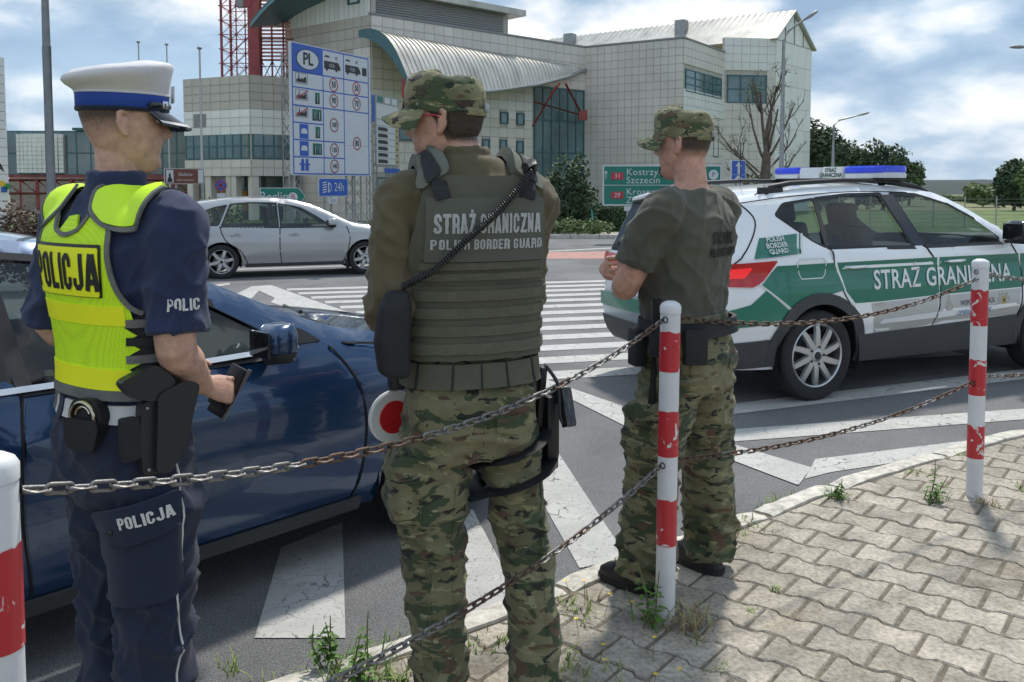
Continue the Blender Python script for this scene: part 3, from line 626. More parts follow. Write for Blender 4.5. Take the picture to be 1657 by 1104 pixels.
for P, Q, us in ((A, B_, (.1, 1.35, 2.75, 3.05)), (B_, D_, (.0, 2.0))):
    tt = (Q - P).normalized(); nn = V((tt.y, -tt.x, 0))
    for u in us: MB().prism([(u, ZB), (u + .38, ZB), (u + .38, z3), (u, z3)], P, tt, V((0, 0, 1)), -nn * .4).build('column', M_PANEL, rt2, 0)
MB().add([A + V((0, 2.5, ZB)), B_ + V((0, 2.5, ZB)), D_ + V((0, 2.5, ZB)), D_ + V((0, 2.5, z3)), B_ + V((0, 2.5, z3)), A + V((0, 2.5, z3))], [(0, 1, 4, 5), (1, 2, 3, 4)]).build('ground_floor_glazing', M_FGL, rt2, 0)
MB().add([A + V((0, .1, zt - .05)), B_ + V((0, .1, zt - .05)), D_ + V((0, .1, zt - .05)), D_ + V((0, 12, zt - .05)), A + V((0, 12, zt - .05))], [(0, 1, 2, 3, 4)]).build('flat_roof', M_LOUV, rt2, 0)
MB().add([A + V((0, .1, z3)), B_ + V((0, .1, z3)), D_ + V((0, .1, z3)), D_ + V((0, 9, z3)), A + V((0, 9, z3))], [(0, 1, 2, 3, 4)]).build('soffit', M_PANG, rt2, 0)
b.finish(220)
o = MB().box(at(352, 322, 45.5) + V((0, .6, -.1)), (.75, .5, 1.0)).build('orange_cabinet', mat('orange_board', (.55, .27, .06), .6), None, 0, label='orange board between the columns of the office block, left of the no-stopping sign', cat='board')
o = MB().box(at(388, 322, 45.5) + V((0, .6, -.1)), (.5, .5, 1.0)).build('orange_cabinet', MATS['orange_board'], None, 0, label='orange board between the columns of the office block, right of the no-stopping sign', cat='board')
tw = empty('lattice_tower', (0, 0, 0), label='red steel lattice tower standing on the roof of the office block', cat='tower')
TX0, TX1 = pl(364, 46.6), pl(412, 46.6); wd = TX1.x - TX0.x; Hh = 4.9; z0 = zt - .06
for i, x in enumerate((0, .5, 1)):
    for y in (0, 1): MB().cyl((TX0.x + wd * x, 46.6 + wd * y, z0), (TX0.x + wd * x, 46.6 + wd * y, z0 + Hh), .07 if x != .5 else .035, n=6).build('upright', M_RED, tw)
for lv in range(7):
    z = z0 + .25 + lv * .74
    for y in (0, 1):
        MB().cyl((TX0.x - .15, 46.6 + wd * y, z), (TX1.x + .15, 46.6 + wd * y, z + .0), .030, n=5).build('ring_beam', M_RED, tw)
        for x in (0, .5):
            for s_ in (0, 1): MB().cyl((TX0.x + wd * (x + .5 * s_), 46.6 + wd * y, z), (TX0.x + wd * (x + .5 * (1 - s_)), 46.6 + wd * y, z + .74), .020, n=5).build('brace', M_RED, tw)
    for x in (0, 1):
        MB().cyl((TX0.x + wd * x, 46.6, z), (TX0.x + wd * x, 46.6 + wd, z), .030, n=5).build('ring_beam', M_RED, tw)
        MB().cyl((TX0.x + wd * x, 46.6, z), (TX0.x + wd * x, 46.6 + wd, z + .74), .020, n=5).build('brace', M_RED, tw)
MB().box((TX1.x + .25, 46.3, z0 + 2.4), (.55, .5, 4.9)).build('duct', M_RED, tw, 0)
MB().box((TX1.x - .4, 46.25, z0 + 5.0), (.35, .4, 2.4)).build('duct', M_LOUV, tw, 0); MB().box((TX1.x - .02, 46.2, z0 + 5.0), (.38, .4, 2.4)).build('duct', M_RED, tw, 0)
M_SAL = mat('salmon_slat', (.50, .24, .20), .6, var=.3, scale=3.)
for k in range(17): MB().box((TX1.x + 1.45, 46.5, z0 + 1.15 + k * .19), (1.8, .06, .10)).build('louvre_slat', M_SAL, tw, 0)
for x in (.55, 1.1, 1.7, 2.3): MB().cyl((TX1.x + x, 46.45, z0), (TX1.x + x, 46.45, z0 + 4.4), .05, n=6).build('upright', M_RED, tw)
for z in (.3, .8, 1.1, 2.2, 3.3, 4.3): MB().cyl((TX1.x + .3, 46.4, z0 + z), (TX1.x + 2.4, 46.4, z0 + z), .030, n=5).build('ring_beam', M_RED, tw)
for x in (.55, 1.1, 1.7): MB().cyl((TX1.x + x, 46.42, z0), (TX1.x + x + .58, 46.42, z0 + 1.1), .035, n=5).build('brace', M_RED, tw); MB().cyl((TX1.x + x, 46.42, z0 + 1.1), (TX1.x + x + .58, 46.42, z0), .035, n=5).build('brace', M_RED, tw)
# ---------------- glazed link bridge, left
rt3 = empty('link_bridge', (0, 0, 0), label='glazed footbridge with curved white panel on a red truss, left behind the police officer', cat='bridge'); b = Bld(rt3)
dL = 50.0; A, B_ = pl(12, dL), pl(312, dL); zt = at(100, 213, dL).z; z0 = at(100, 283, dL).z; Ln = (B_ - A).length
b.wall(A, B_, z0, zt, 2, 2, opens=[(-1, 99, -9, 99)]); b.window(A, B_, 0, Ln, z0, zt, 13, 2, .02, .08)
MB().box((A.x + Ln / 2 + 2.2, dL + .6, zt + .12), (Ln - 3.6, 2, .14)).build('roof_edge', M_TEAL, rt3, 0)
cx, cw = pl(72, dL).x, 2.65
for j in range(9):
    for i in range(10):
        x = cx - cw / 2 + cw * (i + .5) / 10; y = dL - .25 - .35 * (1 - ((x - cx) / (cw / 2)) ** 2)
        b.pan.append((V((x, y, z0 + .1 + (zt - z0 - .25) * (j + .5) / 9)), math.atan2(.35 * 2 * (x - cx) / (cw / 2) ** 2, 1), cw / 10 - .02, (zt - z0 - .25) / 9 - .02, M_PANW))
MB().box((cx, dL - .12, (z0 + zt) / 2 - .05), (cw, .18, zt - z0 - .3)).build('panel_backing', M_BACK, rt3, 0)
b.finish()
zr0, zr1 = at(100, 330, dL).z, z0 - .12
MB().box((A.x + Ln / 2, dL - .1, z0 - .08), (Ln, .5, .14)).build('deck_edge', M_RED, rt3, 0)
for z in (z0 - .3, z0 - 1.05): MB().cyl((A.x, dL - .3, z), (B_.x, dL - .3, z), .09, n=6).build('truss_chord', M_RED, rt3)
for i in range(11):
    x = A.x + Ln * i / 11; MB().cyl((x, dL - .3, z0 - .3), (x + Ln / 11, dL - .3, z0 - 1.05), .06, n=6).build('truss_brace', M_RED, rt3)
    MB().cyl((x, dL - .3, ZB), (x, dL - .3, z0 - .2), .10 if i % 2 == 0 else .06, n=8).build('truss_post', M_RED, rt3)
MB().box((A.x + 6, dL + 4, .9), (16, .3, 2.6)).build('rear_wall', mat('dim_red_wall', (.33, .27, .25), .8, var=.3), rt3, 0)
# ---------------- white building at the left edge
rt4 = empty('white_building', (0, 0, 0), label='tall white tiled building cut off at the left edge of the photo', cat='building'); b = Bld(rt4)
A, B_ = pl(-140, 30), pl(13, 33); zt = at(8, 92, 32.8).z; b.wall(A, B_, ZB, zt, .36, .33, lambda u, z: M_PANW); b.wall(B_, B_ + V((-5.5, 7, 0)), ZB, zt, .4, .33, lambda u, z: M_PANW); b.finish(200)
t = (B_ - A).normalized(); n = V((t.y, -t.x, 0)); Ln = (B_ - A).length
M_BLK = mat('black_paint', (.015, .015, .016), .5, var=0)
fm = flatmap(A + n * .075, t, V((0, 0, 1)))
lettering('lettering', 'ZKA', fm, M_BLK, rt4, .36, at=(Ln - .16, at(12, 272, 33).z), align='RIGHT', bold=.012)
for c_, x, y, m_ in (((.75, .50, .03), 2, 297, 'yellow_tile'), ((.04, .26, .05), 11, 302, 'green_tile'), ((.02, .10, .35), 6, 307, 'blue_tile')):
    u, z = onwall(A, B_, x, y); patch('emblem_tile', rnd([(u - .11, z - .1), (u + .11, z - .1), (u + .11, z + .1), (u - .11, z + .1)], .03), fm, mat(m_, c_, .5, var=0), rt4, .2, 0, .02)
# ================================================================ signs and poles
M_SB = mat('sign_blue', (.012, .085, .42), .35, var=.05); M_SG = mat('sign_green', (.004, .17, .12), .35, var=.05); M_SW = mat('sign_white', (.55, .58, .60), .4, var=.04); M_SK = mat('sign_black', (.02, .02, .022), .5, var=0)
M_SR = mat('sign_red', (.42, .03, .04), .4, var=0); M_BRN = mat('sign_brown', (.16, .05, .03), .45, var=.05); M_SGR = mat('sign_grey_back', (.25, .26, .27), .5, var=.1)
def rect(x0, y0, x1, y1): return [(x0, y0), (x1, y0), (x1, y1), (x0, y1)]
class Sign:
    """board in a vertical plane; local u, v in metres from its lower left corner"""
    def __init__(s, name, O, U, w, h, m, label, cat='sign', r=.06, poly=None, border=None):
        s.U = V(U).normalized(); s.N = s.U.cross(V((0, 0, 1))); s.base = V(O); s.e = empty(name, O, label=label, cat=cat); s.w, s.h = w, h
        s.map = flatmap((0, 0, 0), s.U, (0, 0, 1)); s.poly = poly or rect(0, 0, w, h)
        q = rnd(s.poly, r); patch('board', q, s.map, border or m, s.e, .5, -.028, .03)
        if border: 
            c = (w / 2, h / 2); q2 = rnd([(c[0] + (p[0] - c[0]) * (1 - .07 * h / w), c[1] + (p[1] - c[1]) * .93) for p in s.poly], r * .8); patch('face', q2, s.map, m, s.e, .5, .002, .004)
    def p(s, name, poly, m, lay=1, **k): return patch(name, poly, s.map, m, s.e, .6, .002 + .004 * lay, .003, **k)
    def t(s, txt, x, y, size, m, lay=3, **k): return lettering('lettering', txt, s.map, m, s.e, size, off=.004 + .004 * lay, at=(x, y), **k)
    def post(s, u, z0, r=.05, top=None, v=.07):
        a = s.U * u - s.N * v; MB().cyl(V((a.x, a.y, z0 - s.base.z)), V((a.x, a.y, top if top is not None else s.h * .9)), r, n=10).build('post', M_STEEL, s.e)
    def lattice(s, u, z0, wd=.32):
        mb = MB(); c = s.U * u - s.N * .22; cs = [c + s.U * (wd / 2 * i) - s.N * (wd / 2 * j) for i, j in ((-1, -1), (1, -1), (1, 1), (-1, 1))]; zb = z0 - s.base.z; zt_ = s.h * .92
        for q in cs: mb.cyl(V((q.x, q.y, zb)), V((q.x, q.y, zt_)), .026, n=5)
        n = int((zt_ - zb) / .36)
        for k in range(n):
            za, zc = zb + (zt_ - zb) * k / n, zb + (zt_ - zb) * (k + 1) / n
            for i in range(4):
                p, q = (cs[i], cs[(i + 1) % 4]) if k % 2 else (cs[(i + 1) % 4], cs[i]); mb.cyl(V((p.x, p.y, za)), V((q.x, q.y, zc)), .014, n=4)
        mb.build('lattice_post', M_STEEL, s.e, 0)
def pxsign(x0, x1, yb, yt, d0, d1):
    a, b_ = at(x0, yb, d0), at(x1, yb, d1); b_.z = a.z; return a, (b_ - a), (b_ - a).length, at(x0, yt, d0).z - a.z
# speed limit board
a, U, W_, H_ = pxsign(471, 600, 283.5, 66, 24, 27.3)
s = Sign('speed_limit_board', a, U, W_, H_, M_SW, 'tall PL board of national speed limits on lattice posts behind the silver hatchback', r=.08, border=M_SW)
gl = W_ / 3.6; xs = [.05, .383, .645, .975]; ys = [.03, .165, .30, .425, .555, .685, .815, .975]
X = lambda f: f * W_; Y = lambda f: f * H_
s.p('blue_field', rnd(rect(X(.03), Y(.785), X(.383), Y(.985)), .05), M_SB)
ln = lambda x0, y0, x1, y1, m=M_SB, wd=.035: s.p('grid_line', rect(min(X(x0), X(x1)) - (wd / 2 if x0 == x1 else 0), min(Y(y0), Y(y1)) - (wd / 2 if y0 == y1 else 0), max(X(x0), X(x1)) + (wd / 2 if x0 == x1 else 0), max(Y(y0), Y(y1)) + (wd / 2 if y0 == y1 else 0)), m)
for f in (.03, .975): ln(f, .012, f, .988)
for f in (.012, .988): ln(.03, f, .975, f)
ln(.383, .012, .383, .785); ln(.643, .012, .643, .988)
RW = [.785, .665, .53, .40, .27, .14]
for k, f in enumerate(RW):
    x1 = .975 if k in (0, 1, 2) else (.383 if k == 3 else .643)
    ln(.03, f, x1, f)
s.p('white_oval', circ(X(.205), Y(.885), W_ * .135, 28, H_ * .078), M_SW, 2); s.p('oval_ring', circ(X(.205), Y(.885), W_ * .135, 28, H_ * .078), M_SK, 2.4, holes=[circ(X(.205), Y(.885), W_ * .125, 28, H_ * .073)]); s.t('PL', X(.205), Y(.885), .46, M_SK, 4, bold=.012, sx=.95)
M_SR2 = mat('sign_dull_red', (.30, .05, .06), .45, var=0)
for tx, x, y, c_ in (('50', .513, .725, M_SR), ('50', .81, .725, M_SR), ('90', .513, .598, M_SR2), ('70', .81, .598, M_SR2), ('100', .513, .405, M_SR2), ('120', .513, .205, M_SR2), ('140', .513, .075, M_SR2), ('80', .81, .27, M_SR2)):
    r0 = .20; s.p('limit_ring', circ(X(x), Y(y), r0, 28), c_, 2, holes=[circ(X(x), Y(y), r0 * .84, 24)]); s.t(tx, X(x), Y(y), .25 if len(tx) == 2 else .2, M_SK, 3, sx=.8, bold=.003)
def skyline(x, y, sc):
    return [(x, y), (x + .5 * sc, y), (x + .5 * sc, y + .18 * sc), (x + .42 * sc, y + .2 * sc), (x + .36 * sc, y + .1 * sc), (x + .3 * sc, y + .16 * sc), (x + .22 * sc, y + .1 * sc), (x + .15 * sc, y + .12 * sc), (x + .12 * sc, y + .3 * sc), (x + .09 * sc, y + .12 * sc), (x, y + .1 * sc)]
for x, y, sl_ in ((.06, .70, 0), (.06, .575, 1), (.06, .445, 1)):
    s.p('panel_frame', rect(X(x), Y(y) - .02, X(x) + .52, Y(y) + .28), M_SGR, 2, holes=[rect(X(x) + .02, Y(y), X(x) + .5, Y(y) + .26)]); s.p('skyline', skyline(X(x) + .05, Y(y) + .02, .82), M_SK, 2)
    if sl_: s.p('red_slash', strip([(X(x) + .02, Y(y) + .03), (X(x) + .5, Y(y) + .25)], .03), M_SR, 3)
for x, y, nl in ((.285, .60, 1), (.25, .47, 2), (.285, .335, 1), (.25, .205, 2)):
    ww = .2 * nl; s.p('road_panel', rect(X(x), Y(y) - .16, X(x) + ww, Y(y) + .16), M_SG, 2)
    for k in range(nl): xc = X(x) + .1 + .2 * k; s.p('lane', [(xc - .08, Y(y) - .15), (xc + .08, Y(y) - .15), (xc + .03, Y(y) + .13), (xc - .03, Y(y) + .13)], M_SK, 3); s.p('lane_line', strip([(xc, Y(y) - .12), (xc, Y(y) + .1)], .02), M_SW, 4)
for y in (.335, .205): s.p('car_panel', rect(X(.1), Y(y) - .2, X(.2), Y(y) + .2), M_SB, 2); s.p('car_symbol', rnd([(X(.115), Y(y) - .06), (X(.185), Y(y) - .06), (X(.185), Y(y) + .02), (X(.172), Y(y) + .08), (X(.128), Y(y) + .08), (X(.115), Y(y) + .02)], .02), M_SW, 3)
for k in (0, 1): x = .11 + .05 * k; s.p('motorway_lane', [(X(x), Y(.035)), (X(x + .04), Y(.035)), (X(x + .035), Y(.125)), (X(x + .005), Y(.125))], M_SB, 2)
s.p('motorway_bridge', rect(X(.095), Y(.078), X(.215), Y(.09)), M_SB, 3)
for x, tx in ((.40, '≤3,5t'), (.665, '>3,5t')):
    s.p('lorry_symbol', [(X(x), Y(.845)), (X(x + .2), Y(.845)), (X(x + .2), Y(.87)), (X(x + .17), Y(.905)), (X(x), Y(.905))], M_SK, 2); s.t(tx, X(x + .09), Y(.874), .15, M_SW, 3, sx=.8)
    for q in (.03, .15): s.p('wheel_symbol', circ(X(x + q), Y(.842), .05, 12), M_SK, 2)
    s.p('car_symbol', [(X(x), Y(.935)), (X(x + .07), Y(.935)), (X(x + .055), Y(.948)), (X(x + .02), Y(.95))], M_SK, 2); s.p('cycle_symbol', circ(X(x + .15), Y(.94), .045, 12), M_SK, 2, holes=[circ(X(x + .15), Y(.94), .028, 10)])
s.p('bus_symbol', rect(X(.89), Y(.84), X(.95), Y(.905)), M_SK, 2)
ln(.643, .25, .975, .25, M_SGR, .008)
s.lattice(W_ * .08, ZB); s.lattice(W_ * .84, ZB)
# lights-on sign below it
a, U, W_, H_ = pxsign(516, 563, 318.5, 288.5, 24.6, 25.8); s = Sign('headlight_sign', a, U, W_, H_, M_SB, 'small blue sign with headlight symbol and 24h under the speed limit board', border=M_SW)
s.t('24h', W_ * .68, H_ * .5, .36, M_SW, 2, sx=.85); s.p('lamp_symbol', [(W_ * .30, H_ * .22)] + [(W_ * .30 + .17 * math.cos(q), H_ * .5 + H_ * .28 * math.sin(q)) for q in [(-.5 + k / 10) * PI for k in range(11)]], M_SW, 2, holes=[[(W_ * .335, H_ * .31)] + [(W_ * .335 + .10 * math.cos(q), H_ * .5 + H_ * .2 * math.sin(q)) for q in [(-.5 + k / 10) * PI for k in range(11)]]])
for k in range(5): s.p('beam_line', strip([(W_ * .12, H_ * (.22 + .13 * k)), (W_ * .26, H_ * (.28 + .13 * k))], .03), M_SW, 2)
s.p('note_plate', rect(W_ * .32, -.2, W_ * .62, -.03), M_SW, 0); s.t('Na obszarze\ncałego kraju', W_ * .47, -.115, .05, M_SK, 2); s.post(W_ * .25, ZB, .03); s.post(W_ * .47, ZB, .03)
# vehicle toll board behind it
a, U, W_, H_ = pxsign(608, 646, 270, 152, 34, 36.2); s = Sign('toll_board', a, U, W_, H_, M_SW, 'grey board listing vehicle kinds with yellow price column, beside the camouflage cap peak', border=M_SGR)
s.p('head_field', rect(.04, H_ * .88, W_ - .04, H_ - .04), MATS['galvanised_steel'], 1); s.p('price_column', rect(W_ * .82, .05, W_ * .96, H_ * .72), mat('pale_ochre', (.50, .40, .22), .5, var=0), 1)
for k in range(8): s.p('grid_line', rect(.03, H_ * (.03 + .09 * k), W_ - .03, H_ * (.03 + .09 * k) + .025), M_SGR, 2)
for k in range(6):
    y = H_ * (.055 + .09 * k); s.p('vehicle_symbol', rnd([(W_ * .1, y), (W_ * .5, y), (W_ * .5, y + .1), (W_ * .42, y + .14), (W_ * .1, y + .14)], .02), M_SK, 2); s.p('price_mark', rect(W_ * .86, y + .03, W_ * .92, y + .11), M_SK, 3)
for k in range(3): s.p('symbol_panel', rect(W_ * (.08 + .3 * k), H_ * .90, W_ * (.3 + .3 * k), H_ * .98), M_SW if k else M_SG, 2)
s.p('side_flag', rect(-.32, H_ * .62, -.06, H_ * .98), M_SB, 0); s.p('foot_plate', rect(W_ * .35, -.22, W_ * 1.02, -.04), M_SB, 0); s.lattice(.1, ZB, .3); s.lattice(W_ * .85, ZB, .3)
# Berlin direction arrow
a, U, W_, H_ = pxsign(421, 494, 333, 304, 21, 21.6); pol = [(0, 0), (W_ * .86, 0), (W_, H_ / 2), (W_ * .86, H_), (0, H_)]
s = Sign('direction_arrow', a, U, W_, H_, M_SG, 'green arrow-shaped Berlin direction sign above the roof of the silver hatchback', poly=pol, r=.03, border=M_SW)
s.t('Berlin', W_ * .30, H_ * .48, .33, M_SW, 2, sx=.92); s.p('white_disc', circ(W_ * .72, H_ * .45, .12, 20), M_SW, 2); s.t('B', W_ * .72, H_ * .45, .19, M_SR, 3); s.post(W_ * .2, ZB, .04); s.post(W_ * .7, ZB, .04)
# brown tourist sign
a, U, W_, H_ = pxsign(266, 331, 298, 272.5, 30, 30.8); s = Sign('tourist_sign', a, U, W_, H_, M_BRN, 'brown tourist sign with white portrait panel right of the police officer\'s face', border=M_SW)
s.p('portrait_panel', rect(.06, .05, .30, H_ - .05), M_SW, 2); s.p('portrait', rnd([(.09, .07), (.27, .07), (.25, .18), (.21, .24), (.215, .36), (.145, .36), (.15, .24), (.11, .18)], .03), M_SK, 3); s.p('end_panel', rect(W_ - .22, .04, W_ - .04, H_ - .04), M_SW, 2)
s.t('Słubice', W_ * .52, H_ * .62, .17, M_SW, 2); s.t('Szlak turystyczny', W_ * .52, H_ * .26, .085, M_SW, 2); s.post(W_ * .3, ZB, .04); s.post(W_ * .95, ZB, .04)
# no stopping sign
e = empty('no_stopping_sign', at(358, 318, 27), label='round blue no-stopping sign with red rim in front of the office block', cat='sign'); mp_ = flatmap((0, 0, 0), (1, 0, 0), (0, 0, 1)); rr_ = .185; zc = at(358, 300, 27).z - e.location.z
patch('rim', circ(0, zc, rr_), mp_, M_SR2, e, .5, 0, .02); patch('blue_face', circ(0, zc, rr_ * .83), mp_, M_SB, e, .5, .022, .003)
for q in (1, -1): patch('red_bar', strip([(-rr_ * .6, zc - q * rr_ * .6), (rr_ * .6, zc + q * rr_ * .6)], .05), mp_, M_SR2, e, .5, .026, .003)
patch('note_plate', rect(-.13, zc - .38, .13, zc - .24), mp_, M_SW, e, .5, 0, .01); MB().cyl((0, .04, ZB - e.location.z), (0, .04, zc + .1), .03, n=8).build('post', M_STEEL, e)
# green gantry sign, right of middle
a, U, W_, H_ = pxsign(975, 1167, 333, 267, 28, 28.3); s = Sign('direction_board', a, U, W_, H_, M_SG, 'large green direction sign Kostrzyn, Szczecin, Krosno, Zielona behind the officer with folded arms', border=M_SW, r=.05)
s.p('divider', rect(.04, H_ * .495, W_ - .04, H_ * .51), M_SW, 2)
for tx, y in (('Kostrzyn', .82), ('Szczecin', .62), ('Krosno Odrz.', .335), ('Zielona Góra', .13)): s.t(tx, W_ * .195, H_ * y, .30, M_SW, 2, align='LEFT', sp=1.08)
for tx, y in (('31', .72), ('29', .25)): s.p('route_plate', rect(W_ * .072, H_ * y - .10, W_ * .172, H_ * y + .12), M_SR, 2); s.t(tx, W_ * .122, H_ * y + .01, .2, M_SW, 3)
s.p('arrow', [(W_ * .024, H_ * .66), (W_ * .03, H_ * .66), (W_ * .03, H_ * .80), (W_ * .042, H_ * .79), (W_ * .027, H_ * .87), (W_ * .012, H_ * .79), (W_ * .024, H_ * .80)], M_SW, 2)
s.p('white_disc', circ(W_ * .93, H_ * .76, .16, 20), M_SW, 2); s.t('P', W_ * .93, H_ * .76, .22, M_SG, 3)
s.p('tag_plate', rect(W_ * .18, -.17, W_ * .25, -.02), M_SW, 0)
for f in (.215, .8): s.post(W_ * f, ZB + .1, .045)
# blue ahead-only sign
a, U, W_, H_ = pxsign(1183, 1206, 296, 259, 20, 20.3); s = Sign('lane_sign', a, U, W_, H_, M_SB, 'narrow blue sign with a white arrow pointing up, left of the pollarded tree', border=M_SW, r=.02)
s.p('arrow', [(W_ * .42, H_ * .38), (W_ * .58, H_ * .38), (W_ * .58, H_ * .72), (W_ * .74, H_ * .72), (W_ * .5, H_ * .94), (W_ * .26, H_ * .72), (W_ * .42, H_ * .72)], M_SW, 2); s.p('merge_arrow', [(W_ * .12, .04), (W_ * .26, .04), (W_ * .5, H_ * .2), (W_ * .74, .04), (W_ * .88, .04), (W_ * .58, H_ * .32), (W_ * .42, H_ * .32)], M_SW, 2); s.p('divider', rect(.02, H_ * .345, W_ - .02, H_ * .36), M_SW, 2); s.post(W_ * .5, ZB + .1, .03)
# lamp posts and flagpoles
def lamp(x, d, ytop, xh, yh, label, r0=.10, r1=.05, head=True):
    b0 = pl(x, d); b0.z = ground_z(d); e = empty('street_lamp', b0, label=label, cat='lamp post', group='street lamps'); top = at(x, ytop, d) - b0
    top.x = 0; top.y = 0
    MB().cyl((0, 0, 0), (0, 0, 2.2), r0, r0 * .95, n=14).cyl((0, 0, 2.2), top, r0 * .8, r1, n=14).build('pole', M_STEEL, e)
    if head:
        h = at(xh, yh, d) - b0; h.y = 0; k = top.lerp(h, .5) + V((0, 0, (h - top).z * .18)); MB().tube([top, top.lerp(k, .5) + V((-.0, 0, .1)), k, h], [r1, r1 * .9, r1 * .8, r1 * .7], 8).build('arm', M_STEEL, e)
        dr = (h - k).normalized(); MB().tube([h - dr * .1, h + dr * .05, h + dr * .25, h + dr * .5, h + dr * .6], [.03, .07, .11, .09, .02], 10, flat=.6).build('lantern', mat('lamp_grey', (.28, .29, .29), .5), e)
lamp(1263, 30, 66, 1300, 33, 'tall curved street lamp behind the pollarded tree, against the gabled hall')
lamp(1346, 44, 203, 1388, 187, 'slender street lamp with angled arm above the light bar of the patrol car', .12, .05)
lamp(1352, 70, 236, 1362, 234.5, 'small distant street lamp just right of the slender one above the light bar', .07, .04)
lamp(1700, 30, 76, 1662, 76, 'street lamp whose lantern just enters at the right edge of the photo')
b0 = pl(84, 17.5); b0.z = ground_z(17.5); e = empty('street_lamp', b0, label='thick grey lamp pole rising out of the picture left of the police officer\'s cap', cat='lamp post', group='street lamps')
zj = at(78, 75, 17.5).z - b0.z; MB().cyl((0, 0, 0), (0, 0, zj), .105, .082, n=16).build('lower_pole', mat('pole_grey', (.22, .235, .24), .55, var=.15), e); MB().cyl((0, 0, zj - .02), (0, 0, zj + 4), .075, .06, n=16).build('upper_pole', MATS['pole_grey'], e); MB().tube([(0, 0, zj + 3.9), (0, 0, zj + 4.6), (.8, 0, zj + 5.2), (1.6, 0, zj + 5.3)], [.06, .06, .05, .04], 10).build('arm', MATS['pole_grey'], e)
for x, y, d, q in ((229, 68, 46, 'left'), (274, 72, 46, 'middle'), (323.5, 78, 34, 'right')):
    b0 = pl(x + (5 if d < 40 else 2), d); b0.z = ground_z(d); h = at(x, y, d).z - b0.z; lab = {'left': 'leftmost of three thin white flagpoles behind the police cap', 'middle': 'middle of three thin white flagpoles behind the police cap', 'right': 'rightmost and nearest of three thin white flagpoles, in front of the office block'}[q]
    e = empty('flagpole', b0, label=lab, cat='flagpole', group='flagpoles'); MB().cyl((0, 0, 0), (0, 0, h), .055, .035, n=10).build('pole', mat('white_pole', (.5, .5, .5), .5, var=.1), e); MB().sphere((0, 0, h), (.1, .1, .06)).build('finial', M_SGR, e)
# ================================================================ cars
M_TYRE = mat('tyre_rubber', (.022, .022, .023), .85, var=.2, scale=20.); M_ALU = mat('alloy_rim', (.50, .51, .52), .32, metal=.8, var=.05); M_DARK = mat('dark_trim', (.018, .018, .02), .55, var=.1); M_INT = mat('car_interior', (.03, .03, .033), .8, var=.15)
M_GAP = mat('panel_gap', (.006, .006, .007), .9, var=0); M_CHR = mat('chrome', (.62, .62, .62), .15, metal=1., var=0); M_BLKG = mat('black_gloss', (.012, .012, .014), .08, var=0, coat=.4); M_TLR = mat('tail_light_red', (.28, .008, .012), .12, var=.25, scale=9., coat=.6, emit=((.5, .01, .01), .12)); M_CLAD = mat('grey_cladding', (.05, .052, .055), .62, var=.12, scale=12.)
M_SEAT = mat('seat_fabric', (.10, .10, .105), .9, var=.2); M_LENS = mat('clear_lens', (.55, .57, .6), .1, var=.1, coat=.5)
def carpaint(name, col, metal, rough, coat=1.): return mat(name, col, rough, metal=metal, var=.03, scale=2., coat=coat)
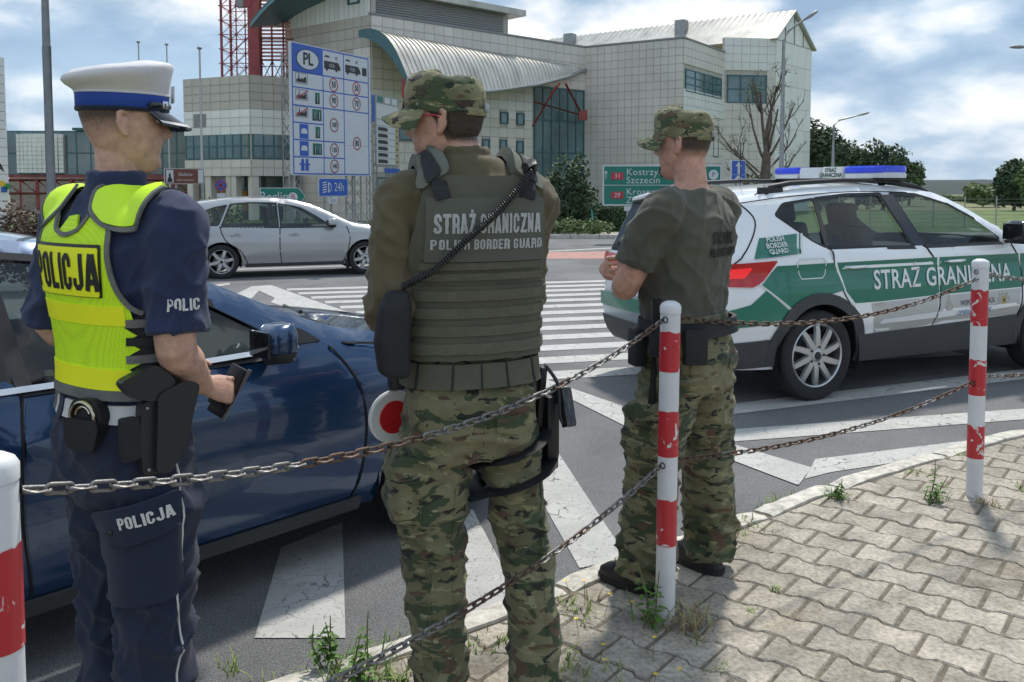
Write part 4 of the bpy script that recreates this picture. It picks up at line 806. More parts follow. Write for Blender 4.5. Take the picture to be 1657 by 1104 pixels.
class Car:
    def __init__(s, name, loc, heading, top, brk, belt, Wm, WB, rw, paint_, glass_, label, tumble=.36, endf=(.16, 2.2, 1.3), endr=(.12, -.2, .67), crease=None, rr=.07, cat='car', widest=.7, shoulder=.035):
        s.e = empty(name, loc, heading, label=label, cat=cat); s.paint = paint_; s.glass = glass_; s.WB = WB; s.rw = rw; s.Wm = Wm; s.belt = belt
        S = spline([V((x, z, 0)) for x, z in top], 5); s.S = [(p.x, p.y) for p in S]; s.brk = [b * 5 for b in brk]
        up = [p for p in s.S if p[1] > .6]; i0 = max(range(len(up)), key=lambda i: up[i][0]); i1 = min(range(len(up)), key=lambda i: up[i][0]); up = up[i0:i1 + 1]
        s.tx = np.array([p[0] for p in up][::-1]); s.tz = np.array([p[1] for p in up][::-1]); o = np.argsort(s.tx); s.tx = s.tx[o]; s.tz = s.tz[o]
        s.tum, s.ef, s.er, s.cr, s.rr, s.wd, s.sh = tumble, endf, endr, crease, rr, widest, shoulder
    def W(s, x, z):
        b = s.belt(x); w = s.Wm
        if z < s.wd: w -= .07 * ((s.wd - z) / .5) ** 2
        elif z < b: w -= s.sh * ((z - s.wd) / max(.1, b - s.wd)) ** 1.6
        else: w -= s.sh + .012 + s.tum * (z - b)
        a, x0, l = s.ef
        if x > x0: w -= a * ((x - x0) / l) ** 2.4
        a, x0, l = s.er
        if x < x0: w -= a * ((x0 - x) / l) ** 2.2
        if s.cr:
            for (zc, k, amp, sg) in s.cr: q = z - (zc + k * x); w += amp * (math.exp(-(q / sg) ** 2) - .8 * math.exp(-((q + sg * 1.9) / (sg * 1.2)) ** 2))
        h = np.interp(x, s.tx, s.tz) - z
        if h < s.rr: h = max(0, h); w -= s.rr - math.sqrt(max(0, s.rr ** 2 - (s.rr - h) ** 2))
        return max(.05, w)
    def smap(s, sd=-1):
        def f(x, z):
            e = .01; wx = (s.W(x + e, z) - s.W(x - e, z)) / (2 * e); wz = (s.W(x, z + e) - s.W(x, z - e)) / (2 * e)
            return V((x, sd * s.W(x, z), z)), V((-wx, sd, -wz)).normalized()
        return f
    def side(s, poly, wins, arch, sd):
        q = list(poly); me = patch('body_side', q, s.smap(sd), s.paint, s.e, .07, 0, .001, holes=wins)
        for h in wins: patch('side_window', h, s.smap(sd), s.glass, s.e, .09, -.012, .001)
    def belt_parts(s, names, mats, crown):
        n = 21; rows = []
        for i, (x, z) in enumerate(s.S):
            a, b = s.S[max(0, i - 1)], s.S[min(len(s.S) - 1, i + 1)]; t = V((b[0] - a[0], b[1] - a[1])).normalized(); nx, nz = -t.y, t.x
            if nz < -.3 and z > .7: nx, nz = -nx, -nz
            wv = s.W(x, z); c = np.interp(i, range(len(crown)), crown) if len(crown) == len(s.S) else np.interp(i / (len(s.S) - 1), np.linspace(0, 1, len(crown)), crown)
            nx, nz = (nx, nz)
            if i < s.brk[1] * .5 and nx < 0: nx, nz = -nx, -nz
            rows.append([V((x + nx * c * (1 - k * k), k * wv, z + nz * c * (1 - k * k))) for k in [(-1 + 2 * j / (n - 1)) for j in range(n)]])
        s.rows = rows; r = {}
        for (nm, m), a, b in zip(zip(names, mats), s.brk, s.brk[1:]): r[nm] = MB().grid(rows[a:b + 1]).build(nm, m, s.e, 60)
        return r
    def wheels(s, style, n, inset=.015, sides=(-1, 1)):
        for x in (0, s.WB):
            for sd in sides:
                w = s.W(x, s.rw + .33) - inset; R_ = s.rw; y = sd * w; ax = V((0, sd, 0)); T = .205; r1 = R_ * .71
                prof = [(r1 * .96, -T), (R_ * .93, -T), (R_ * .985, -T * .9), (R_, -T * .72), (R_, -T * .28), (R_ * .985, -T * .1), (R_ * .94, -.004), (R_ * .84, .004), (r1 * 1.02, -.008), (r1, -.02)]
                ty = MB().lathe(prof, (x, y, R_), ax, 48).build('wheel', M_TYRE, s.e, 30)
                rim = MB().lathe([(r1, -.012), (r1 * .97, -.006), (r1 * .93, -.014), (r1 * .91, -.05), (r1 * .9, -.17)], (x, y, R_), ax, 48); c = V((x, y, R_)); 
                for k in range(n):
                    a = 2 * PI * k / n + .2; tw = style.get('twist', 0); d0 = V((math.cos(a), 0, math.sin(a))); d1 = V((math.cos(a + tw), 0, math.sin(a + tw))); tg0 = V((-math.sin(a), 0, math.cos(a))); tg1 = V((-math.sin(a + tw), 0, math.cos(a + tw))); w0, w1 = style['w']
                    P = []
                    for f, ww, o in ((.14, w0 * 1.15, -.018), (.4, w0, -.012), (.75, (w0 + w1) / 2, -.012), (.97, w1, -.018)):
                        d = d0.lerp(d1, f).normalized(); g = tg0.lerp(tg1, f).normalized(); q = c + d * (r1 * f) + ax * o; P.append([q - g * ww - ax * .022, q - g * ww * .72, q + g * ww * .72, q + g * ww - ax * .022])
                    rim.grid(P)
                rim.lathe([(.001, -.006), (r1 * .12, -.008), (r1 * .2, -.014), (r1 * .23, -.045)], c, ax, 24)
                rm = rim.build('rim', M_ALU, ty, 30); MB().lathe([(.001, -.10), (r1 * .6, -.10), (r1 * .62, -.12)], c, ax, 28).build('brake_disc', mat('brake_steel', (.2, .2, .21), .4, metal=.7), ty); MB().lathe([(.001, -.002), (r1 * .11, -.003), (r1 * .125, -.008)], c, ax, 18).build('hub_cap', M_DARK, ty)
                for k in range(5): a = 2 * PI * k / 5; MB().cyl(c + V((math.cos(a), 0, math.sin(a))) * (r1 * .27) - ax * .02, c + V((math.cos(a), 0, math.sin(a))) * (r1 * .27) - ax * .01, .011, n=6).build('wheel_bolt', M_DARK, ty, 0)
    def under(s, zf=.3):
        x0, x1 = s.S[-1][0] + .1, s.S[0][0] - .1; w = s.Wm - .12; mb = MB(); mb.box(((x0 + x1) / 2, 0, zf - .02), (x1 - x0, 2 * (w - .2), .06)); mb.box((s.WB / 2, 0, zf), (s.WB - .8, 2 * w, .08)); mb.build('floor_pan', M_DARK, s.e, 0)
        for x in (0, s.WB):
            for sd in (-1, 1):
                w = s.W(x, .75) - .005; n = 18; ra = s.rw * 1.17; P = [[V((x + ra * math.cos(a), sd * yy, s.rw + ra * math.sin(a))) for yy in (w, w - .32)] for a in [R(-20) + R(220) * k / n for k in range(n + 1)]]
                mb = MB().grid(P); mb.add([P[k][1] for k in range(n + 1)], [tuple(range(n + 1))]); mb.build('wheel_arch', M_GAP, s.e, 60)
    def cabin(s, seats, zf=.32, dash=None, zs=.52, roofline=1.1):
        for (x, y, rear) in seats:
            mb = MB(); mb.box((x + .12, y, zs - .08), (.5, .5, .16), bev=.05); M_ = Matrix.Rotation(R(-14), 3, 'Y'); mb.box(V((x - .16, y, zs + .27)), (.14, .48 if not rear else .56, .62), M_, bev=.06); st = mb.build('seat', M_SEAT, s.e); MB().box(V((x - .26, y, zs + .66)), (.10, .27, .19), M_, bev=.04).build('headrest', M_SEAT, st)
        if dash: x, z = dash; MB().rings([(z - .35, x + .1, 0, .32, .6, .6, 5), (z - .05, x + .12, 0, .36, s.Wm - .16, s.Wm - .16, 6), (z, x + .16, 0, .30, s.Wm - .2, s.Wm - .2, 6)], 32).build('dashboard', M_INT, s.e); mb = MB(); c = V((x - .34, .36, z - .02)); q = V((-.9, 0, .43)).normalized(); a, b = basis(q); mb.tube([c + a * (.185 * math.cos(k * PI / 14)) + b * (.185 * math.sin(k * PI / 14)) for k in range(28)], .015, 8, closed=True); mb.cyl(c, c - q * .25, .03, n=8); mb.box(c - q * .02, (.05, .3, .07)); mb.build('steering_wheel', M_INT, s.e)
    def gap(s, pts, w=.009, name='door_gap', m=None, off=.0042): return patch(name, strip(spline([V((*p, 0)) for p in pts], 6), w), s.smap(-1), m or M_GAP, s.e, .03, off, .0008)
    def panel(s, name, poly, m=None, off=.001, th=.003, res=.07, parent=None, sd=-1, **k): return patch(name, poly, s.smap(sd), m or s.paint, parent or s.e, res, off, th, **k)
    def handle(s, x, z, parent, m, l=.2):
        f = s.smap(-1); P = [f(x - l / 2 + l * k / 6, z + .006 * (k / 6)) for k in range(7)]; hh = MB().tube([p + n * (.012 + .02 * math.sin(PI * (k / 6)) ** .5) for k, (p, n) in enumerate(P)], [.009, .015, .017, .017, .017, .015, .009], 8, flat=.75).build('handle', m, parent)
        s.panel('handle_recess', circ(x + l * .1, z - .003, l * .3, 16, .028), M_GAP if m is M_ALU else s.paint, .003, .0008, .05, parent)
    def mirror(s, x, z, m, out=.2, sz=(.19, .14)):
        p, n = s.smap(-1)(x, z - .06); c = V((x - .02, p.y - out * .62, z + .04)); a = MB()
        a.rings([(c.z - sz[1] * .55, c.x + .02, c.y, sz[0] * .30, out * .3, out * .42, 3.0), (c.z - sz[1] * .3, c.x, c.y, sz[0] * .45, out * .42, out * .52, 3.2), (c.z + sz[1] * .25, c.x, c.y, sz[0] * .45, out * .42, out * .52, 3.2), (c.z + sz[1] * .52, c.x + .02, c.y, sz[0] * .3, out * .34, out * .4, 2.6)], 24)
        h = a.build('door_mirror', m, s.e, 60); MB().box((c.x - sz[0] * .44, c.y - .01, c.z), (.012, out * .78, sz[1] * .78), bev=.005).build('mirror_glass', M_BLKG, h); MB().tube([p + V((.02, .01, 0)), V((x, p.y - out * .25, z - .035)), c - V((-.01, 0, sz[1] * .35))], [.03, .025, .03], 8).build('mirror_arm', M_DARK, h)
        MB().rings([(c.z - sz[1] * .60, c.x + .02, c.y, sz[0] * .30, out * .3, out * .40, 3.0), (c.z - sz[1] * .28, c.x - .003, c.y, sz[0] * .465, out * .43, out * .535, 3.2)], 24).build('mirror_base', M_DARK, h, 60)
def arch_pts(x, r, rw, zs, n=14):
    """arc over a wheel from front to rear at sill height zs"""
    a = math.asin(max(-1, min(1, (zs - rw) / r))); return [(x + r * math.cos(a + (PI - 2 * a) * k / n), rw + r * math.sin(a + (PI - 2 * a) * k / n)) for k in range(n + 1)]
def side_poly(car, zs, ra, lift=.0):
    up = [p for p in car.S]; pts = list(up)                                        # front bottom over the roof to rear bottom
    low = [(car.S[-1][0] + .02, car.S[-1][1])] + arch_pts(0, ra, car.rw, max(zs, .2))[::-1] + arch_pts(car.WB, ra, car.rw, max(zs, .2))[::-1]
    o = []
    for p in pts + low:
        if not o or math.hypot(p[0] - o[-1][0], p[1] - o[-1][1]) > .012: o.append(p)
    return o
rotv = lambda a: V((math.cos(a), math.sin(a), 0))
# ---------------------------------------------------------------- patrol SUV
hd = R(24.5); P_SIL = carpaint('silver_white_paint', (.84, .86, .87), .08, .3); G_SUV = glass('suv_glass', (.64, .72, .71), .94)
rwp = V((2.28, 6.585, -.08)); lft = V((-math.sin(hd), math.cos(hd), 0)); Wm = .92
suv = Car('patrol_car', rwp + lft * (Wm - .05), hd, [(3.30, .25), (3.46, .40), (3.50, .60), (3.47, .82), (3.36, .95), (3.05, 1.03), (2.7, 1.08), (2.42, 1.13), (2.2, 1.22), (1.8, 1.43), (1.48, 1.555), (1.15, 1.605), (.75, 1.62), (.3, 1.61), (-.2, 1.575), (-.64, 1.515), (-.70, 1.42), (-.80, 1.18), (-.84, 1.06), (-.87, .92), (-.885, .78), (-.885, .64), (-.87, .5), (-.84, .38), (-.76, .28)],
          [0, 4, 7, 10, 15, 18, 21, 24], lambda x: 1.12 + .004 * x, Wm, 2.638, .345, P_SIL, G_SUV, 'silver and green border guard patrol SUV with blue light bar on its roof', tumble=.40, endr=(.15, -.30, .58), crease=[(1.07, -.005, .008, .05), (.60, .01, .014, .07)], widest=.72)
suv.belt_parts(['front_bumper', 'bonnet', 'windscreen', 'roof', 'rear_window', 'tailgate', 'rear_bumper'], [P_SIL, P_SIL, G_SUV, P_SIL, glass('dark_rear_glass', (.1, .12, .13), .55), P_SIL, P_SIL], [.12, .12, .04, .03, .04, .04, .02, .02, .03, .06, .07, .06])
qw = rnd([(-.30, 1.385), (-.20, 1.47), (.085, 1.505), (.085, 1.165), (-.03, 1.215)], .03); rdw = rnd([(.13, 1.165), (.13, 1.508), (.45, 1.535), (.78, 1.54), (.98, 1.145)], .02); fdw = rnd([(1.14, 1.145), (.94, 1.54), (1.22, 1.53), (1.5, 1.46), (1.78, 1.33), (1.98, 1.20), (2.0, 1.15)], .025)
sp_ = side_poly(suv, .27, .40); wins = [qw, rdw, fdw]
for sd in (-1, 1): suv.side(sp_, wins, None, sd)
suv.under(.3); suv.wheels({'w': (.030, .024), 'twist': .12}, 10); suv.cabin([(.1, -.36, 1), (.1, .36, 1), (1.0, -.36, 0), (1.0, .36, 0)], dash=(1.95, 1.05), zs=.72)
# black window surround, pillars
for h, nm in ((qw, 'window_trim'), (rdw, 'window_trim'), (fdw, 'window_trim')):
    c = V((sum(p[0] for p in h) / len(h), sum(p[1] for p in h) / len(h))); big = [(c.x + (p[0] - c.x) * 1.06 + math.copysign(.012, p[0] - c.x), c.y + (p[1] - c.y) * 1.08 + math.copysign(.01, p[1] - c.y)) for p in h]; patch(nm, big, suv.smap(-1), M_DARK, suv.e, .08, .0, .003, holes=[h])
suv.panel('pillar_cover', [(1.0, 1.14), (.80, 1.545), (.93, 1.545), (1.12, 1.14)], M_BLKG, .003, .002); suv.panel('pillar_cover', [(.087, 1.16), (.087, 1.51), (.128, 1.51), (.128, 1.16)], M_BLKG, .003, .002)
rd = [(.145, 1.135), (.16, 1.0), (.24, .82), (.36, .66), (.46, .52), (.50, .44), (1.17, .44), (1.24, .7), (1.23, .95), (1.10, 1.135)]; fd = [(1.12, 1.135), (1.245, .95), (1.255, .7), (1.185, .44), (2.16, .44), (2.22, .7), (2.2, .95), (2.10, 1.13)]
d1 = suv.panel('rear_door', rnd(rd, .03)); d2 = suv.panel('front_door', rnd(fd, .03))
suv.gap([(.13, 1.16), (.15, 1.0), (.23, .81), (.35, .65), (.45, .52), (.49, .36), (.49, .28)]); suv.gap([(1.11, 1.14), (1.238, .95), (1.248, .7), (1.178, .44), (1.15, .28)], .012); suv.gap([(2.11, 1.14), (2.21, .95), (2.23, .7), (2.17, .42), (2.12, .28)], .011)
suv.gap([(-.62, 1.51), (-.5, 1.36), (-.62, 1.15), (-.78, 1.02)], .009); suv.gap([(-.60, 1.485), (-.3, 1.52), (.1, 1.55), (.6, 1.57), (1.1, 1.56)], .006)
M_GRN = mat('livery_green', (.004, .16, .105), .3, var=.04, coat=.6); M_SLV = mat('livery_silver', (.50, .51, .50), .45, metal=.4, var=.03); M_WHT = mat('livery_white', (.75, .77, .77), .4, var=.0)
f_ = suv.smap(-1)
def band(z0a, z0b, z1a, z1b, x0, x1): return [(x0, z0a), (x1, z0b), (x1, z1b), (x0, z1a)]
for nm, pol in (('green_band', [(-.53, .90), (-.40, 1.035), (.14, 1.04), (.235, .83), (.06, .80), (-.12, .755), (-.26, .70)]), ('green_band', [(.17, 1.04), (1.225, 1.045), (1.235, .8), (1.24, .745), (.60, .725), (.34, .725), (.25, .82)]), ('green_band', [(1.25, 1.045), (2.19, 1.045), (2.215, .9), (2.22, .76), (1.26, .745)]), ('green_band', [(2.22, 1.045), (2.55, 1.03), (2.75, .98), (2.45, .90), (2.24, .77)]), ('green_band', [(-.845, .70), (-.62, .76), (-.50, .86), (-.28, .69), (-.42, .62), (-.845, .585)])):
    patch(nm, pol, f_, M_GRN, suv.e, .06, .0045, .0008)
for pol in (strip([(-.55, .905), (-.25, .69), (-.05, .755)], .012), strip([(-.22, 1.045), (-.20, .97), (-.18, .93), (.02, .93), (.05, .96), (.06, 1.05), (.03, 1.08), (-.18, 1.08), (-.22, 1.045)], .007)): patch('silver_line', pol, f_, M_WHT, suv.e, .05, .006, .0006)
for a, b_ in (((-.40, .62), (.14, .79)), ((.5, .60), (1.16, .725)), ((1.2, .6), (2.19, .745))): pass
patch('silver_band', [(.50, .715), (1.235, .735), (1.19, .50), (.56, .47)], f_, M_SLV, suv.e, .06, .0045, .0008); patch('silver_band', [(1.26, .735), (2.21, .75), (2.18, .53), (1.2, .50)], f_, M_SLV, suv.e, .06, .0045, .0008); patch('crease_light', [(.62, .585), (1.2, .61), (1.2, .565), (.60, .555)], f_, P_SIL, suv.e, .06, .007, .006); patch('crease_light', [(1.22, .61), (2.12, .635), (2.17, .61), (1.22, .56)], f_, P_SIL, suv.e, .06, .007, .006)
lettering('lettering', 'STRAŻ GRANICZNA', f_, M_WHT, suv.e, .205, off=.011, at=(1.305, .885), sx=.80, bold=.0035, sub=2, sp=1.06)
patch('green_plate', [(-.50, 1.235), (-.10, 1.265), (-.15, 1.12), (-.58, 1.09)], f_, M_GRN, suv.e, .06, .004, .0008)
for x in (-.185, -.15): patch('plate_stripe', [(x + .03, 1.26), (x + .05, 1.262), (x, 1.12), (x - .02, 1.118)], f_, M_WHT, suv.e, .06, .006, .0006)
lettering('lettering', 'POLISH\nBORDER\nGUARD', f_, M_WHT, suv.e, .05, off=.013, at=(-.37, 1.178), bold=.001, rot=.06, sub=1)
lettering('lettering', 'WSPÓLNY PATROL', f_, M_SK, suv.e, .058, off=.0075, at=(1.47, .66), align='LEFT', sx=.82, shear=.2, sub=1, rot=.02); lettering('lettering', 'GEMEINSAME STREIFE', f_, MATS['sign_blue'], suv.e, .052, off=.014, at=(1.43, .585), align='LEFT', sx=.8, shear=.2, sub=1, rot=.02)
M_GLD = mat('badge_gold', (.45, .36, .10), .4, metal=.4, var=.2); M_BDG = mat('badge_grey', (.42, .40, .36), .5, var=.3, scale=40.)
def star(cx, cy, r, n=8, q=.6): return [(cx + (r if k % 2 == 0 else r * q) * math.sin(PI * k / n), cy + (r if k % 2 == 0 else r * q) * math.cos(PI * k / n)) for k in range(2 * n)]
patch('badge', star(1.99, .655, .088, 10, .72), f_, M_BDG, suv.e, .04, .006, .001); patch('badge_shield', rnd([(1.965, .69), (2.015, .69), (2.01, .64), (1.99, .615), (1.97, .64)], .01), f_, M_GLD, suv.e, .04, .008, .001); patch('badge_eagle', star(1.99, .66, .016, 4, .5), f_, M_SK, suv.e, .04, .010, .001)
patch('badge', [(1.345, .74), (1.36, .70), (1.385, .66), (1.375, .60), (1.345, .55), (1.315, .60), (1.305, .66), (1.33, .70)], f_, M_BDG, suv.e, .04, .0065, .001)
# cladding: sill, arches, rear bumper
ra = .40
suv.panel('sill_cladding', [(.42, .455), (.46, .475), (2.17, .53), (2.24, .5), (2.27, .27), (.39, .27)], M_CLAD, .006, .01)
for x in (0, 2.638):
    o_ = arch_pts(x, .475, .345, .30, 18); i_ = arch_pts(x, .392, .345, .30, 18); suv.panel('arch_cladding', o_ + i_[::-1], M_CLAD, .006, .012, .05)
suv.panel('bumper_cladding', [(-.46, .5), (-.43, .30), (-.76, .285), (-.84, .38), (-.865, .47)], M_CLAD, .006, .01)
suv.panel('fuel_flap', rnd([(-.2, .95), (-.19, 1.05), (-.16, 1.07), (.03, 1.07), (.05, 1.04), (.04, .95), (0, .935), (-.17, .935)], .02), P_SIL, .0006, .0008); 
suv.handle(.36, 1.0, d1, P_SIL, .24); suv.handle(1.42, 1.01, d2, P_SIL, .24); suv.mirror(2.06, 1.20, M_BLKG, .23, (.2, .17))
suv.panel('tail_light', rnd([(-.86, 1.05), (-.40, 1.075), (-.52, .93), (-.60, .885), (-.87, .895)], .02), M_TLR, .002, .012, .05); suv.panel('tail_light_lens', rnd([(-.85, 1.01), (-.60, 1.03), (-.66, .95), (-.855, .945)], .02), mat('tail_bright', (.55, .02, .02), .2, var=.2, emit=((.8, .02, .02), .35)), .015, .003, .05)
def rear_x(z, y):
    xs = [p for p in suv.S if p[0] < -.5]; zz = np.array([p[1] for p in xs])[::-1]; xx = np.array([p[0] for p in xs])[::-1]; x = float(np.interp(z, zz, xx)); wv = suv.W(x, z); return x - .06 * (1 - (y / wv) ** 2)
bm_ = lambda y, z: (V((rear_x(z, y), y, z)), V((-1, y * .25, .12)).normalized())
patch('tail_light', rnd([(-.80, 1.045), (-.42, 1.03), (-.46, .91), (-.80, .895)], .02), bm_, M_TLR, suv.e, .06, .006, .008); patch('tail_light', rnd([(.80, 1.045), (.42, 1.03), (.46, .91), (.80, .895)], .02), bm_, M_TLR, suv.e, .06, .006, .008)
patch('green_band', [(-.80, .70), (.80, .70), (.80, .585), (-.80, .585)], bm_, M_GRN, suv.e, .08, .006, .001); patch('number_plate', rnd([(-.26, .84), (.26, .84), (.26, .73), (-.26, .73)], .01), bm_, M_WHT, suv.e, .1, .01, .004); patch('bumper_cladding', [(-.78, .5), (.78, .5), (.74, .3), (-.74, .3)], bm_, M_CLAD, suv.e, .08, .004, .008)
MB().tube([(-.66, -.62, 1.50), (-.74, -.3, 1.535), (-.75, 0, 1.54), (-.74, .3, 1.535), (-.66, .62, 1.50)], .022, 8).build('roof_spoiler', P_SIL, suv.e); MB().tube([(-.42, 0, 1.57), (-.5, 0, 1.60), (-.55, 0, 1.66)], [.05, .035, .012], 8, flat=.5).build('roof_aerial', M_DARK, suv.e)
for sd in (-1, 1):
    pts = [(-.42, 1.535), (-.28, 1.60), (-.05, 1.635), (.5, 1.66), (1.0, 1.655), (1.3, 1.61), (1.42, 1.565)]; MB().tube([V((x, sd * (suv.W(x, min(z, np.interp(x, suv.tx, suv.tz) - .03)) - .07), z)) for x, z in pts], [.014, .024, .02, .018, .018, .018, .012], 8).build('roof_rail', M_DARK, suv.e)
    MB().box((-.25, sd * .63, 1.575), (.22, .035, .06)).build('rail_foot', M_DARK, suv.e, 0)
lb = empty('light_bar', (1.0, -.03, 1.66)); lb.parent = suv.e
def bar(y0, y1, z0, z1, dx, nm, m): return MB().rings([(z0, 0, (y0 + y1) / 2, dx, (y1 - y0) / 2, (y1 - y0) / 2, 7), (z0 + (z1 - z0) * .7, 0, (y0 + y1) / 2, dx, (y1 - y0) / 2, (y1 - y0) / 2, 7), (z1, 0, (y0 + y1) / 2, dx * .9, (y1 - y0) / 2 * .985, (y1 - y0) / 2 * .985, 7)], 28).build(nm, m, lb)
M_BLU = mat('beacon_blue', (.01, .035, .50), .12, var=.15, scale=20., coat=.5, emit=((.01, .03, .5), .15)); bar(-.64, .64, 0.0, .02, .15, 'bar_base', M_DARK)
for y0, y1 in ((-.64, -.22), (.32, .64)): bar(y0, y1, .02, .065, .16, 'lens_lower', M_LENS); bar(y0, y1, .066, .12, .155, 'blue_lens', M_BLU)
bar(-.219, .04, .02, .118, .153, 'sign_block', mat('sign_block_white', (.6, .62, .58), .35, var=.03)); bar(.041, .319, .02, .115, .15, 'clear_lens', M_LENS)
lettering('lettering', 'STRAŻ\nGRANICZNA', lambda u, v: (V((-.1545, -u, v)), V((-1, 0, 0))), mat('dark_green_ink', (.005, .05, .03), .5, var=0), lb, .047, off=.002, at=(.09, .066), bold=.001, sx=.95)
for y in (-.5, .5): MB().cyl((.0, y, -.06), (0, y, .01), .03, n=8).build('bar_foot', M_DARK, lb)
MB().tube([(.3, .4, 1.61), (.3, .4, 2.0)], .004, 5).build('whip_aerial', M_DARK, suv.e)
# flat cap on the dashboard
cp_ = empty('cap_on_dashboard', (0, 0, 0)); cp_.parent = suv.e; MB().rings([(1.06, 1.98, -.42, .11, .13, .13, 2), (1.09, 1.98, -.42, .12, .14, .14, 2), (1.16, 1.98, -.42, .10, .12, .12, 2), (1.175, 1.98, -.42, .05, .06, .06, 2)], 24).build('cap_crown', M_INT, cp_)
# ---------------------------------------------------------------- blue saloon
hd = R(47); P_BLU = carpaint('deep_blue_paint', (.006, .040, .115), .35, .22); G_B = glass('saloon_glass', (.55, .64, .63), .92)
fw = V((-.34, 4.145, -.08)); dr = rotv(hd); lft = V((-dr.y, dr.x, 0)); Wm = .925
blu = Car('blue_car', fw - dr * 2.975 + lft * (Wm - .045), hd, [(3.70, .22), (3.82, .4), (3.86, .58), (3.80, .72), (3.60, .78), (3.25, .86), (2.9, .925), (2.50, .995), (2.25, 1.085), (1.78, 1.30), (1.40, 1.405), (1.05, 1.45), (.6, 1.47), (.2, 1.455), (-.15, 1.395), (-.45, 1.27), (-.78, 1.11), (-.9, 1.075), (-1.05, 1.03), (-1.08, .95), (-1.08, .62), (-1.0, .28)],
          [0, 4, 7, 10, 14, 16, 19, 21], lambda x: .955 - .012 * (x - 1.2), Wm, 2.975, .335, P_BLU, G_B, 'deep blue saloon car standing close in front of the officers, only its right flank showing', tumble=.46, endf=(.2, 2.5, 1.35), endr=(.14, -.2, .88), crease=[(.80, -.012, .009, .03), (.34, .0, .012, .07)], rr=.06, widest=.70, shoulder=.075)
blu.belt_parts(['front_bumper', 'bonnet', 'windscreen', 'roof', 'rear_window', 'boot_lid', 'rear_bumper'], [P_BLU, P_BLU, G_B, P_BLU, G_B, P_BLU, P_BLU], [.14, .10, .035, .03, .03, .03, .03, .03, .03, .05, .08])
fw_ = rnd([(2.14, .955), (2.12, 1.01), (1.86, 1.165), (1.58, 1.285), (1.32, 1.355), (1.13, 1.38), (1.19, .965)], .015); rw_ = rnd([(1.06, .965), (1.03, 1.385), (.7, 1.39), (.35, 1.365), (.22, 1.02), (.3, .985)], .02); ow_ = rnd([(.10, .985), (.25, 1.345), (.0, 1.27), (-.28, 1.1), (-.2, 1.0)], .02)
wins = [fw_, rw_, ow_]; sp_ = side_poly(blu, .22, .375)
for sd in (-1, 1): blu.side(sp_, wins, None, sd)
blu.under(.26); blu.wheels({'w': (.045, .035)}, 5); blu.cabin([(.25, -.36, 1), (.25, .36, 1), (1.15, -.36, 0), (1.15, .36, 0)], dash=(2.0, .93), zs=.52)
for h in wins:
    c = V((sum(p[0] for p in h) / len(h), sum(p[1] for p in h) / len(h))); big = [(c.x + (p[0] - c.x) * 1.05 + math.copysign(.016, p[0] - c.x), c.y + (p[1] - c.y) * 1.07 + math.copysign(.014, p[1] - c.y)) for p in h]; patch('window_trim', big, blu.smap(-1), M_DARK, blu.e, .07, .0, .003, holes=[h])
blu.panel('pillar_cover', [(1.20, .965), (1.14, 1.39), (1.02, 1.40), (1.05, .965)], M_DARK, .003, .003); blu.panel('pillar_cover', [(.30, .98), (.36, 1.38), (.24, 1.36), (.10, .985)], M_DARK, .003, .003)
blu.panel('mirror_triangle', rnd([(2.34, .965), (2.26, 1.02), (2.12, 1.07), (2.15, .965)], .01), M_DARK, .003, .004)
fd = [(2.36, .915), (2.44, .82), (2.49, .66), (2.49, .45), (2.44, .28), (1.17, .28), (1.14, .55), (1.15, .8), (1.17, .93)]; rd = [(1.155, .93), (1.135, .8), (1.125, .55), (1.155, .28), (.50, .28), (.42, .42), (.30, .62), (.18, .8), (.13, .94)]
d2 = blu.panel('front_door', rnd(fd, .03)); d1 = blu.panel('rear_door', rnd(rd, .03))
blu.gap([(2.37, .94), (2.448, .82), (2.499, .66), (2.499, .45), (2.45, .27)], .009); blu.gap([(1.163, .95), (1.142, .8), (1.132, .55), (1.163, .28)], .009); blu.gap([(.12, .965), (.17, .8), (.29, .62), (.41, .42), (.49, .27)], .012); blu.gap([(2.45, .27), (1.8, .268), (1.16, .268), (.5, .27)], .008)
blu.gap([(2.22, .957), (1.6, .953), (1.0, .958), (.4, .968), (-.2, .992)], .02, 'chrome_strip', M_CHR, .010); blu.gap([(2.44, .945), (2.75, .905), (3.1, .855), (3.4, .80), (3.6, .74)], .007, 'bonnet_gap')
blu.handle(1.36, .80, d2, P_BLU); blu.handle(.42, .82, d1, P_BLU); blu.mirror(2.05, .98, P_BLU, .17, (.16, .13))
blu.panel('sill_trim', [(2.5, .27), (2.5, .21), (.45, .21), (.45, .27)], M_CLAD, .004, .012); patch('cowl', [(2.42, -.68), (2.58, -.70), (2.58, .70), (2.42, .68)], lambda x, y: (V((x, y, float(np.interp(x, blu.tx, blu.tz)) + .012 - .03 * abs(y) ** 2)), V((0, 0, 1))), M_DARK, blu.e, .1, 0, .006)
for y in (-.3, .25): MB().tube([(2.5, y, 1.05), (2.36, y - .35, 1.07)], .01, 5).build('wiper', M_DARK, blu.e)
